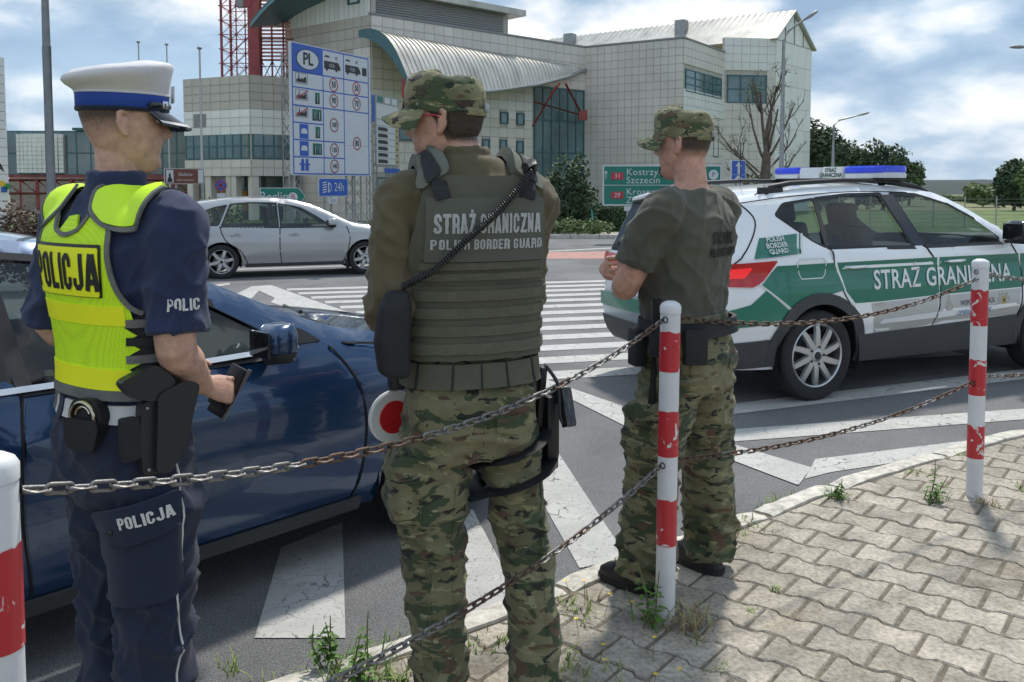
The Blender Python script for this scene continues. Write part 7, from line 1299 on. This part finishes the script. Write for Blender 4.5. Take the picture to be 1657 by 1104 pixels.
# goatee
gt = MB(); gt.tube([hc + HM @ (V(p) * HS) for p in ((-.020, .078, -.075), (-.013, .082, -.092), (0, .083, -.102), (.013, .082, -.092), (.020, .078, -.075))], [.006, .009, .011, .009, .006], 10); gt.tube([hc + HM @ (V(p) * HS) for p in ((-.022, .085, -.046), (0, .092, -.040), (.022, .085, -.046))], [.002, .0035, .002], 8); gt.build('goatee', M_HAIR, per); fieldcap(hc, HM, HS, per, M_CAMOC)
mb = MB(); legs = [[(.90, -.085, .0, .112, .125), (.76, -.105, .02, .112, .125), (.62, -.122, .045, .105, .115), (.48, -.137, .062, .096, .106), (.33, -.145, .07, .09, .105), (.18, -.15, .075, .092, .11), (.09, -.15, .085, .088, .11), (.05, -.15, .085, .082, .10)], [(.90, .088, .0, .112, .125), (.76, .112, .0, .112, .122), (.62, .132, .0, .104, .112), (.48, .15, .0, .096, .105), (.33, .165, -.002, .092, .105), (.18, .177, -.006, .096, .11), (.09, .18, -.01, .09, .108), (.05, .18, -.01, .084, .10)]]
trousers(mb, (.198, .140, .155), (1.045, .186, .135, .128), .78, legs); mb.rings([(.74, -.215, .06, .025, .05, .05, 2.4), (.71, -.21, .06, .04, .085, .085, 2.6), (.56, -.215, .065, .042, .085, .085, 2.6), (.52, -.205, .065, .02, .05, .05, 2.4)], 20); mb.rings([(.74, .20, .0, .025, .05, .05, 2.4), (.71, .21, .0, .04, .085, .085, 2.6), (.56, .225, .0, .042, .085, .085, 2.6), (.52, .215, .0, .02, .05, .05, 2.4)], 20)
tr, trm = cloth('trousers', mb, M_CAMO, per, .009, 5, folds(.011, 13, 6, 51, ((.46, .1, .7), (.78, .07, .6), (.14, .1, 1.6), (1.01, .05, -.85)))); tb3 = cloth.sm
for a, t in ((AL, TLt), (AR, TRt)): boots(per, a, t, M_BOOT, 'shoe', 1.08)
tbk = planemap(bvh_of(trm), (0, 0, 0), (1, 0, 0), (0, 0, 1), (0, -1, 0)); tlf = planemap(bvh_of(trm), (0, 0, 0), (.3, -.95, 0), (0, 0, 1), (-.95, -.3, 0))
for x in (-.10, .09): patch('seat_pocket_flap', rnd([(x - .06, .905), (x + .06, .905), (x + .06, .865), (x, .85), (x - .06, .865)], .01), soft(tbk), M_CAMO, tr, .02, .004, .004)
patch('cargo_flap', rnd([(-.14, .735), (.04, .735), (.04, .675), (-.05, .655), (-.14, .675)], .012), soft(tlf), M_CAMO, tr, .02, .006, .005)
mb = MB(); mb.rings(torso_rings(1.06, 0, .006, .035)[1:-1], 32); tors = remesh(mb, .01, 6); tbv3 = bvh_of(tors)
for S_, E_, W_ in ((SL, EL, WL), (SR, ER, WR)):
    sx = math.copysign(1, S_.x); P = [V((S_.x * .45, S_.y, S_.z + .018)), V((S_.x * .8, S_.y, S_.z + .014)), S_ + V((sx * .004, 0, -.018)), S_.lerp(E_, .3), S_.lerp(E_, .56), S_.lerp(E_, .74)]; Q = spline(P, 5); mb.tube(Q, list(np.interp(np.arange(len(Q)), np.arange(6) * 5, [.05, .07, .082, .080, .076, .077])), 24)
sh, shm = cloth('t_shirt', mb, M_TEE, per, .0085, 6, folds(.008, 12, 7, 71, ((1.10, .06, .9), (1.36, .05, .3))), keep=lambda c: c.z > 1.0); sb3 = bvh_of(shm)
cb3 = cylmap(bvh_of(tors), (0, 0), .19); M_INK = mat('dark_print', (.018, .018, .016), .9, var=.5, scale=80.)
for tx, z, sz in (('STRAŻ GRANICZNA', 1.352, .045), ('POLISH BORDER GUARD', 1.298, .033)): block('lettering', tx, soft(cylmap(sb3, (0, 0), .19), .012), M_INK, sh, sz, (.015, z), .62 if sz > .04 else .72, .005)
belt = strap_ring(tb3, (0, 0), .985, 1.045, M_NYL, per, 'belt', .19, .014, .014)
c3 = cylmap(tb3, (0, 0), .19)
p, n = c3(-.29, 1.0); MB().cyl(p + n * .05 + V((0, .0, .13)), p + n * .045 + V((.02, .03, -.27)), .019, .017, n=14).build('baton', M_POLY, per); MB().box(p + n * .03 + V((0, 0, -.02)), (.06, .05, .12), bev=.01).build('baton_holder', M_NYL, per)
p, n = c3(-.18, .99); MB().box(p + n * .035 + V((0, 0, -.03)), (.085, .045, .13), Matrix.Rotation(math.atan2(n.y, n.x) + PI / 2, 3, 'Z'), bev=.01).build('belt_pouch', M_NYL, per); p, n = c3(-.38, .99); MB().box(p + n * .035 + V((0, 0, -.05)), (.07, .05, .14), Matrix.Rotation(math.atan2(n.y, n.x) + PI / 2, 3, 'Z'), bev=.01).build('belt_pouch', M_NYL, per)
# gloves hanging from the belt on the right
p, n = c3(.30, .98); gl = MB(); q = p + n * .075
gl.tube([q + V((0, 0, .03)), q + V((0, 0, -.04)), q + V((.01, 0, -.12))], [(.02, .014), (.034, .02), (.045, .022)], 12, up=n)
for k in range(4): o = V((n.y, -n.x, 0)) * (-.034 + .022 * k); gl.tube([q + o * .8 + V((.01, 0, -.11)), q + o * 1.1 + V((.015, 0, -.17)), q + o * 1.25 + n * .008 + V((.02, 0, -.215 + .012 * (k % 2)))], [.013, .012, .009], 8)
gl.tube([q + V((n.y, -n.x, 0)) * .035 + V((0, 0, -.08)), q + V((n.y, -n.x, 0)) * .065 + V((0, 0, -.14))], [.013, .010], 8); g_ = cloth('gloves', gl, M_NYL, per, .006, 3)[0]; MB().tube([q + V((.028 * math.cos(a), 0, .03 + .02 * math.sin(a))) for a in [2 * PI * k / 14 for k in range(14)]], .003, 6, closed=True).build('glove_ring', M_STEEL, per)
MB().tube(spline([c3(.30, 1.03)[0] + n * .02, q + V((0, 0, .08)), q + V((.005, 0, .03))], 6), .006, 6).build('glove_strap', M_NYL, per)
# ================================================================ posts and chains
M_PW = mat('post_white', (.66, .66, .67), .42, var=.08, scale=9., coat=.15)
def flaked():
    m = mat('post_red', (.50, .025, .035), .4, var=0, coat=.15); t = m.node_tree; p = t.nodes['Principled BSDF']; tc = nd(t, 'ShaderNodeTexCoord'); n = nd(t, 'ShaderNodeTexNoise', Scale=15., Detail=6., Roughness=.6, Distortion=1.2); oi = nd(t, 'ShaderNodeObjectInfo'); ad = nd(t, 'ShaderNodeVectorMath', operation='ADD'); t.links.new(tc.outputs['Object'], ad.inputs[0]); t.links.new(oi.outputs['Location'], ad.inputs[1]); t.links.new(ad.outputs[0], n.inputs[0]); r_ = ramp(t, [(.60, (.50, .025, .035)), (.615, (.66, .64, .63))]); t.links.new(n.outputs[0], r_.inputs[0]); t.links.new(r_.outputs[0], p.inputs['Base Color']); return m
M_PR = flaked(); M_RUST = mat('rusty_chain', (.15, .10, .075), .6, metal=.6, var=.5, scale=18., bump=.5, bscale=120.); M_ZINC = mat('zinc_chain', (.24, .23, .22), .5, metal=.75, var=.35, scale=14., bump=.4, bscale=120.)
def post(xy, h, label, r=.035, eye=R(35), lean=(0, 0), bands=((.90, 1.04), (.60, .76), (.28, .445))):
    e = empty('bollard_post', (*xy, -.002), label=label, cat='bollard', group='red and white chain posts'); e.rotation_euler = (lean[1], lean[0], 0)
    MB().lathe([(r, 0), (r, h - .02), (r * .97, h - .012)], (0, 0, 0), n=32).build('tube', M_PW, e); MB().lathe([(r * 1.05, h - .035), (r * 1.06, h - .012), (r * .9, h - .002), (r * .5, h + .006), (.001, h + .008)], (0, 0, 0), n=32).build('cap', mat('cap_plastic', (.72, .72, .73), .4, var=.03), e)
    random.seed(int(h * 1000) + int(xy[0] * 100))
    for a, b in bands:
        n = 48
        sd_ = random.uniform(0, 50); j0 = [.009 * noise.noise((math.cos(2 * PI * k / n) * 1.6 + sd_, math.sin(2 * PI * k / n) * 1.6, 0)) + .003 * noise.noise((k * .9, sd_, 0)) for k in range(n)]
        rows = [[V((math.cos(2 * PI * k / n) * (r + .0012), math.sin(2 * PI * k / n) * (r + .0012), z + (j0[k % n] if z == b else 0))) for k in range(n + 1)] for z in (a, (a + b) / 2, b)]; MB().grid(rows).build('red_band', M_PR, e, 180)
    for z_ in (h - .055, .57):
        for q_ in (eye, eye + PI): c_ = V((math.cos(q_) * (r + .0005), math.sin(q_) * (r + .0005), z_)); MB().lathe([(.0115, .002), (.0085, .003), (.008, -.004), (.001, -.005)], c_, V((math.cos(q_), math.sin(q_), 0)), 16).build('eyelet', M_GAP, e)
    return e
PL_, PC, PRt, PX = V((-.785, 1.31, 0)), V((.545, 3.06, 0)), V((2.30, 4.31, 0)), V((4.1, 5.45, 0))
post(PL_.xy, 1.14, 'nearest red and white post at the left edge, its top level with the chain', bands=((.845, 1.005), (.5, .67), (.2, .36))); post(PC.xy, 1.139, 'red and white post in front of the officer with folded arms', eye=R(52) + PI, lean=(R(.4), 0)); post(PRt.xy, 1.18, 'red and white post standing before the patrol car door', .038, bands=((.86, 1.035), (.515, .69), (.2, .36)), lean=(R(-.3), 0)); post(PX.xy, 1.17, 'red and white post just outside the right edge of the photo')
def link_mesh(m):
    L_, w_, r = .0222, .0076, .0036; pts = []
    for k in range(9): a = -PI / 2 + PI * k / 8; pts.append(V((L_ - w_ + w_ * math.cos(a), w_ * math.sin(a), 0)))
    for k in range(9): a = PI / 2 + PI * k / 8; pts.append(V((-L_ + w_ + w_ * math.cos(a), w_ * math.sin(a), 0)))
    me = MB().tube(pts, r, 7, closed=True).mesh('link'); fixn(me); shade(me, 180); me.materials.append(m); return me
LZ, LR = link_mesh(M_ZINC), link_mesh(M_RUST)
def chain(a, b, sag, label, mixr, seed):
    random.seed(seed); e = empty('chain', a, label=label, cat='chain', group='steel chains between the posts'); P = [a.lerp(b, k / 400) - V((0, 0, sag * (1 - (2 * k / 400 - 1) ** 2))) - a for k in range(401)]; acc = [0]
    for p, q in zip(P, P[1:]): acc.append(acc[-1] + (q - p).length)
    pitch = .0372; n = int(acc[-1] / pitch); i = 0
    for k in range(n + 1):
        d = acc[-1] * (k + .5) / (n + 1)
        while acc[i + 1] < d: i += 1
        p = P[i].lerp(P[i + 1], (d - acc[i]) / max(1e-9, acc[i + 1] - acc[i])); t = (P[i + 1] - P[i]).normalized(); roll = (PI / 2 if k % 2 else 0) + .12 + random.gauss(0, .1)
        o = link(bpy.data.objects.new('link', LR if noise.noise((k * .08, seed, 0)) + random.gauss(0, .1) < mixr else LZ)); o.parent = e; o.location = p; o.rotation_euler = (t.to_track_quat('X', 'Z').to_matrix() @ Matrix.Rotation(roll, 3, 'X')).to_euler()
up = lambda p, z, dx=0, dy=0: V((p.x + dx, p.y + dy, z))
chain(up(PL_, 1.078, .03, .03), up(PC, 1.075, -.028, -.02), .13, 'upper chain from the left edge post to the centre post', -.15, 1); chain(up(PL_, .57, .03, .03), up(PC, .56, -.028, -.02), .10, 'lower chain rising from the bottom edge to the centre post', -.1, 2)
chain(up(PC, 1.085, .03, .02), up(PRt, 1.09, -.03, -.02), .10, 'upper chain between the centre post and the right post', .25, 3); chain(up(PC, .575, .03, .02), up(PRt, .585, -.03, -.02), .07, 'lower chain between the centre post and the right post', .15, 4)
chain(up(PRt, 1.11, .03, .02), up(PX, 1.09, -.03, -.02), .08, 'upper chain leaving the right post towards the right edge', -.2, 5); chain(up(PRt, .60, .03, .02), up(PX, .585, -.03, -.02), .06, 'lower chain leaving the right post towards the right edge', -.2, 6)
# ================================================================ plants
M_LEAF = mat('weed_leaf', (.10, .20, .03), .6, var=.35, scale=30., sub=.0); M_LEAF2 = mat('weed_leaf_pale', (.22, .30, .07), .65, var=.3, scale=30.); M_DRY = mat('dry_grass', (.34, .26, .14), .85, var=.3, scale=30.); M_STEM = mat('weed_stem', (.16, .17, .06), .7, var=.3); M_FLW = mat('yellow_flower', (.80, .60, .02), .6, var=.1)
def blade(mb, o, d, l, w_, bend, seg=4):
    d = d.normalized(); s = d.cross(V((0, 0, 1))); s = s.normalized() if s.length > 1e-4 else V((1, 0, 0)); up_ = V((0, 0, 1)); L_ = []; Rr = []
    for k in range(seg + 1):
        t = k / seg; a = bend * t; p = o + (up_ * math.cos(a * .8 + .15) + d * math.sin(a + .15)) * (l * t); q = w_ * (1 - t) ** .7 + .0004; L_.append(p - s * q); Rr.append(p + s * q)
    mb.grid([L_, Rr])
def tuft(x, y, n, l, label, dry=.1, flowers=0, leafy=0, px=True, r=.03):
    p = gr(x, y, 0.) if px else V((x, y, 0)); e = empty('weed', p, label=label, cat='weed', group='weeds along the kerb'); random.seed(int(x * 7 + y)); g, d_ = MB(), MB()
    for k in range(n):
        a = random.uniform(0, 2 * PI); o = V((random.gauss(0, r), random.gauss(0, r), -.012)); (d_ if random.random() < dry else g)
        tgt = d_ if random.random() < dry else g; blade(tgt, o, V((math.cos(a), math.sin(a), 0)), l * random.uniform(.45, 1.1), random.uniform(.0018, .0042), random.uniform(.2, 1.3))
    if g.v: g.build('grass_blades', M_LEAF2 if leafy == 0 else M_LEAF, e, 180, kind='stuff')
    if d_.v: d_.build('dry_stalks', M_DRY, e, 180, kind='stuff')
    if leafy:
        st = MB(); lf = MB()
        for q in range(leafy):
            o = V((random.gauss(0, r * .6), random.gauss(0, r * .6), 0)); h = l * random.uniform(1.2, 2.0); tp = o + V((random.gauss(0, .03), random.gauss(0, .03), h)); st.tube([o, o.lerp(tp, .5) + V((random.gauss(0, .008), 0, 0)), tp], [.0035, .003, .0015], 6)
            for k in range(13):
                t = .12 + .86 * k / 16; c = o.lerp(tp, t); a = k * 2.4 + random.uniform(-.4, .4); ll = min(l, .09) * .42 * (1.15 - t) + .012; dv_ = V((math.cos(a), math.sin(a), .35)); s_ = dv_.cross(V((0, 0, 1))).normalized(); w_ = ll * .22
                lf.add([c, c + dv_ * ll * .35 + s_ * w_, c + dv_ * ll * .75 + s_ * w_ * .8 - V((0, 0, .01)), c + dv_ * ll - V((0, 0, .02)), c + dv_ * ll * .75 - s_ * w_ * .8 - V((0, 0, .01)), c + dv_ * ll * .35 - s_ * w_], [(0, 1, 2, 3), (0, 3, 4, 5)])
        st.build('stem', M_STEM, e); lf.build('leaves', M_LEAF, e, 180, kind='stuff')
    if flowers:
        st = MB(); fl = MB()
        for q in range(flowers): o = V((random.gauss(0, r * 2.2), random.gauss(0, r * 2), 0)); tp = o + V((random.gauss(0, .03), random.gauss(0, .02), random.uniform(.03, .09))); st.tube([o, tp], .0012, 5); [fl.add([tp, tp + V((math.cos(q_), math.sin(q_), .15)) * .008, tp + V((math.cos(q_ + .5), math.sin(q_ + .5), .1)) * .0085], [(0, 1, 2)]) for q_ in [6.283 * i_ / 9 for i_ in range(9)]]
        st.build('flower_stems', M_STEM, e, kind='stuff'); fl.build('flower_heads', M_FLW, e, kind='stuff')
tuft(537, 1085, 30, .10, 'tall leafy weed at the kerb between the police officer and the middle officer', .1, 0, 3, r=.04); tuft(592, 1092, 60, .11, 'broad tuft of green weeds on the kerb left of the middle officer\'s boot', .05, 0, 3, r=.06); tuft(640, 1100, 40, .07, 'short grass at the foot of the middle officer\'s left leg'); tuft(795, 1040, 40, .05, 'low weeds in the paving between the middle officer\'s legs', .2, r=.05)
tuft(930, 985, 50, .07, 'grass tuft on the kerb right of the middle officer\'s right leg', .15, 3, r=.05); tuft(935, 1085, 60, .06, 'yellow flowering weeds beside the middle officer\'s right boot', .2, 5, r=.06); tuft(1062, 1010, 26, .13, 'leafy weed at the left foot of the centre post', .35, 0, 2, r=.03); tuft(1115, 1012, 70, .13, 'dry grass tuft at the right foot of the centre post', .9, 0, r=.045)
tuft(1020, 1060, 14, .05, 'sparse weeds with small yellow flowers left of the centre post base', .4, 6, r=.07); tuft(1205, 850, 60, .06, 'grass on the kerb just right of the officer with folded arms', .1, r=.06); tuft(1355, 806, 60, .06, 'dense green tuft on the kerb halfway to the right post', .05, 0, 2, r=.04); tuft(1510, 810, 24, .10, 'two leafy weeds standing in the paving left of the right post', .0, 0, 2, r=.03); tuft(1594, 815, 30, .06, 'dry tuft at the foot of the right post', .8, r=.03); tuft(1650, 790, 26, .045, 'small weed in the paving at the right edge'); tuft(1485, 765, 40, .045, 'grass on the kerb edge behind the leafy weeds'); tuft(1565, 738, 40, .05, 'low grass on the kerb near the right post'); tuft(1255, 955, 18, .04, 'single small sprig in a paver joint right of the shoes', 0, r=.012); tuft(1217, 990, 16, .04, 'tiny sprig in a paver joint right of the centre post', 0, r=.012); tuft(1165, 1085, 30, .035, 'flat tuft in the paver joint at the bottom of the photo', 0, r=.02); tuft(370, 1085, 20, .08, 'thin blades in the gutter between the legs and the blue car', .1, r=.02)
# gutter grass
random.seed(77); g = MB()
for k in range(900):
    s_ = random.uniform(3.3, 6.6); c = kat(s_); t = (kat(s_ + .05) - c).normalized(); n_ = V((-t.y, t.x, 0)); dens = noise.noise((s_ * 2.2, 4, 0))
    if dens < .05: continue
    a = random.uniform(0, 2 * PI); blade(g, c + n_ * (.085 + abs(random.gauss(0, .05))) + V((0, 0, -.085)), V((math.cos(a), math.sin(a), 0)), random.uniform(.03, .10), .0025, random.uniform(.2, 1.2), 3)
g.build('gutter_grass', M_LEAF2, None, 180, label='thin green grass growing in the gutter along the kerb', cat='grass', kind='stuff')
def leaves(mb, c, r, n, sz, shell=.55):
    for k in range(n):
        v = V((random.gauss(0, 1), random.gauss(0, 1), random.gauss(0, 1))).normalized(); q = c + V((v.x * r[0], v.y * r[1], v.z * r[2])) * (random.uniform(shell, 1) ** .6 + random.gauss(0, .09)); a = V((random.gauss(0, 1), random.gauss(0, 1), random.gauss(0, .7))).normalized(); b = a.cross(v + V((random.gauss(0, .5), random.gauss(0, .5), .6))).normalized(); s_ = sz * random.uniform(.6, 1.3)
        mb.add([q - a * s_, q - b * s_ * .55, q + a * s_, q + b * s_ * .55], [(0, 1, 2, 3)])
def crown(e, blobs, n, sz, m, name='crown'):
    mb = MB(); tot = sum(b[1][0] * b[1][2] for b in blobs)
    for c, r in blobs: leaves(mb, V(c), r, int(n * r[0] * r[2] / tot), sz)
    return mb.build(name, m, e, 0)
def foliage(name, col): return mat(name, col, .75, var=.5, scale=.9)
F_DK, F_MD, F_LT, F_BR = foliage('foliage_dark', (.05, .09, .035)), foliage('foliage_mid', (.085, .14, .045)), foliage('foliage_light', (.15, .21, .07)), foliage('foliage_brown', (.17, .12, .085)); M_BARK = mat('bark', (.13, .105, .08), .9, var=.4, scale=5., bump=1., bscale=18.)
def tree(x, d, ytop, wpx, label, m, seed, n=4200, sz=.165, group='trees beyond the junction', low=.25, name='tree'):
    random.seed(seed); b0 = pl(x, d); b0.z = ground_z(d) - .05; h = at(x, ytop, d).z - b0.z; wd = wpx / FL * d / 2; e = empty(name, b0, label=label, cat='tree', group=group)
    MB().tube([(0, 0, 0), (.03 * h, 0, h * .3), (0, .02 * h, h * .7)], [h * .035, h * .028, h * .012], 8).build('trunk', M_BARK, e); bl = [((0, 0, h * .62), (wd * .75, wd * .7, h * .36))]
    for k in range(13): a = random.uniform(0, 2 * PI); t = random.uniform(low, .95); rr = wd * random.uniform(.22, .5); bl.append(((math.cos(a) * wd * .6 * (1.1 - t * .5), math.sin(a) * wd * .5, h * t), (rr, rr, min(h * .2, rr * 1.1))))
    bl.append(((0, 0, h * .88), (wd * .45, wd * .4, h * .12))); crown(e, bl, n, sz, m)
for i, a in enumerate([(1325, 62, 205, 110, 'broad dark tree beside the gabled hall, behind the pollarded tree', F_DK), (1385, 66, 240, 90, 'round mid-green tree behind the slender street lamp', F_MD), (1428, 64, 238, 90, 'rightmost tree of the row, above the end of the light bar', F_DK), (1640, 60, 258, 70, 'tall dark tree at the right edge above the wire fence', F_DK), (1672, 52, 250, 60, 'lighter tree cut off by the right edge', F_LT), (1590, 75, 300, 70, 'pale rounded willow left of the tall tree at the right edge', F_LT), (1535, 95, 318, 90, 'low hazy bush line behind the patrol car windscreen', F_MD), (1470, 80, 262, 60, 'low green tree just right of the light bar', F_MD), (1352, 72, 232, 80, 'tree between the slender street lamp and the gabled hall', F_MD), (1300, 75, 215, 80, 'tree half hidden behind the gabled hall corner', F_DK), (1560, 110, 322, 120, 'far bush strip above the patrol car bonnet', F_DK), (1625, 85, 318, 90, 'pale shrub below the tall tree at the right edge', F_MD)]): tree(*a[:5], a[5], 30 + i)
def bush(x, y0, y1, wpx, d, label, m, seed, n=2200, sz=.09, name='bush', group='bushes', deep=.6):
    random.seed(seed); b0 = pl(x, d); b0.z = min(at(x, y1, d).z, ground_z(d) + .1); h = at(x, y0, d).z - b0.z; wd = wpx / FL * d / 2; e = empty(name, b0, label=label, cat='bush', group=group); bl = []
    for k in range(10): t = random.uniform(-1, 1); rr = h * random.uniform(.28, .42); bl.append(((t * wd * .85, random.uniform(-deep, deep) * .6, h * random.uniform(.3, .78) * (1 - .25 * t * t)), (wd * .3, deep * .5, rr)))
    bl.append(((0, 0, h * .4), (wd * .95, deep * .8, h * .42))); crown(e, bl, n, sz, m, 'foliage'); MB().tube([(0, 0, -.05), (.05, 0, h * .5)], [.05, .02], 6).build('stem', M_BARK, e)
bush(918, 258, 340, 110, 33, 'dark loose shrub in front of the glazed entrance under the canopy', F_DK, 3, 2600, .09); bush(345, 322, 372, 90, 24, 'green shrub behind the roof of the silver hatchback', F_MD, 4, 1800, .07); bush(60, 336, 395, 190, 14, 'brownish clipped hedge behind the roof of the blue car', F_BR, 5, 5200, .045, 'hedge', deep=.5); bush(935, 352, 380, 110, 30.8, 'bright green ground shrub on the verge right of the middle officer', F_LT, 6, 2200, .05, deep=.5); bush(1230, 262, 300, 70, 42, 'small dark bush below the pollarded tree', F_DK, 7, 900, .1)
# clipped hedge
random.seed(9); b0 = pl(960, 34); b0.z = ground_z(34) + .05; e = empty('hedge', b0, label='long dark clipped hedge behind the large green direction sign', cat='hedge'); mb = MB()
for k in range(6500):
    x, y, z = random.uniform(-2.2, 5.5), random.uniform(-.45, .45), random.uniform(0, .95)
    if random.random() < .7: y = -.45 + random.gauss(0, .03)
    elif random.random() < .6: z = .95 + random.gauss(0, .03)
    a = V((random.gauss(0, 1), random.gauss(0, 1), random.gauss(0, 1))).normalized(); b = a.cross(V((random.gauss(0, 1), -1, .6))).normalized(); s_ = .06; q = V((x, y, z)); mb.add([q - a * s_, q - b * s_ * .6, q + a * s_, q + b * s_ * .6], [(0, 1, 2, 3)])
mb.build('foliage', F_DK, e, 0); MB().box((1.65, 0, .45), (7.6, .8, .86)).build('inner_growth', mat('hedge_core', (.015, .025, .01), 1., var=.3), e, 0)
# pollarded tree
random.seed(14); b0 = pl(1238, 31); b0.z = ground_z(31); tp_ = at(1245, 115, 31).z - b0.z; e = empty('pollarded_tree', b0, label='bare pollarded tree with upright stubby branches before the gabled hall', cat='tree'); tr_ = MB(); lf = MB()
sc_ = 31 / FL
def branch(p, d, l, r, depth):
    P = [p]; q = p; dd = d.normalized()
    for k in range(4): dd = (dd + V((random.gauss(0, .09), random.gauss(0, .09), .06))).normalized(); q = q + dd * (l / 4); P.append(q)
    tr_.tube(P, [r * .8 * (1 - .5 * k / 4) for k in range(5)], 6)
    if depth > 0:
        for k in range(random.choice((2, 3, 4))): f = random.uniform(.45, .95); c = P[min(3, int(f * 4))].lerp(P[min(4, int(f * 4) + 1)], .5); a = random.uniform(0, 2 * PI); branch(c, dd + V((math.cos(a), math.sin(a), .3)) * .75, l * random.uniform(.35, .6), r * .42, depth - 1)
    elif random.random() < .2: leaves(lf, q + V((0, 0, -.1)), (.22, .22, .15), 14, .035)
tr_.tube([(0, 0, 0), (.02, 0, 1.0), (-.02, 0, 2.0), (.02, 0, 3.0)], [.24, .21, .19, .14], 12)
for z, ax_, el, l, r in ((1.4, 175, 30, 1.7, .065), (1.9, 160, 48, 1.9, .07), (1.7, 15, 38, 1.6, .065), (2.3, 8, 42, 1.7, .06), (2.5, 150, 70, 1.9, .075), (2.7, 30, 70, 1.9, .075), (3.0, 90, 85, 2.3, .09), (2.9, 200, 80, 2.2, .085), (2.6, 350, 60, 1.9, .07), (2.1, 200, 35, 1.6, .055), (3.0, 60, 80, 1.8, .07)): branch(V((0, 0, z)), V((math.cos(R(ax_)) * math.cos(R(el)), math.sin(R(ax_)) * math.cos(R(el)) * .6, math.sin(R(el)))), l, r, 3)
tr_.build('trunk', M_BARK, e); lf.build('young_leaves', F_LT, e, 0)
# right-hand wire fence, bollard light, scooter, rail
fe = empty('mesh_fence', (0, 0, 0), label='pale wire mesh fence across the field at the right edge', cat='fence'); z0 = -.45
for k in range(16): x = 13.5 + k * 1.3; MB().cyl((x, 36.5, z0), (x, 36.5, z0 + 1.5), .03, n=6).build('fence_post', mat('pale_concrete', (.45, .43, .4), .9), fe)
for k in range(9): MB().cyl((13.5, 36.5, z0 + .1 + k * .16), (33, 36.5, z0 + .1 + k * .16), .008, n=4).build('wire', M_STEEL, fe, 0)
o_ = gs(942, 378); e = empty('bollard_light', o_, label='small white globe on a brick-red stub at the verge kerb', cat='bollard'); MB().cyl((0, 0, 0), (0, 0, .22), .09, n=12).build('stub', M_PINK, e); MB().lathe([(.07, .22), (.085, .30), (.08, .38), (.04, .44), (.001, .45)], (0, 0, 0), n=16).build('globe', M_PW, e)
o_ = pl(960, 31.6); o_.z = ground_z(31.6) + .1; e = empty('kick_scooter', o_, label='small turquoise scooter leaning at the hedge under the green sign', cat='scooter'); MB().tube([(-.05, 0, .85), (0, 0, .1)], .03, 8).build('stem', mat('scooter_teal', (.05, .35, .40), .4), e); MB().box((.25, 0, .1), (.6, .14, .05), bev=.015).build('deck', M_DARK, e); MB().tube([(-.05, -.2, .86), (-.05, .2, .86)], .018, 6).build('handlebar', M_DARK, e)
for x in (-.02, .55): MB().lathe([(.05, -.02), (.09, -.02), (.09, .02), (.05, .02)], (x, 0, .09), V((0, 1, 0)), 16).build('wheel', M_TYRE, e)
o_ = pl(893, 34); o_.z = ground_z(34); e = empty('timber_rail', o_, label='low brown timber rail left of the dark clipped hedge', cat='fence'); M_TIM = mat('brown_timber', (.25, .14, .07), .8, var=.3, scale=6.); 
for x in (-1.1, .25): MB().box((x, 0, .7), (.1, .1, 1.4)).build('upright', M_TIM, e, 0)
for z in (.85, 1.25): MB().box((-.45, -.07, z), (1.6, .04, .12)).build('rail', M_TIM, e, 0)
# ================================================================ air
hm = bpy.data.materials.new('air'); hm.use_nodes = True; t = hm.node_tree; t.nodes.clear(); o = nd(t, 'ShaderNodeOutputMaterial'); pv = nd(t, 'ShaderNodeVolumePrincipled', Density=.00007, Color=(.80, .87, .95, 1)); pv.inputs['Anisotropy'].default_value = .3; t.links.new(pv.outputs[0], o.inputs['Volume'])
MB().box((0, 2470, 15), (8400, 5200, 60)).build('haze', hm, None, 0, label='thin pale air over the whole place', cat='haze', kind='stuff')
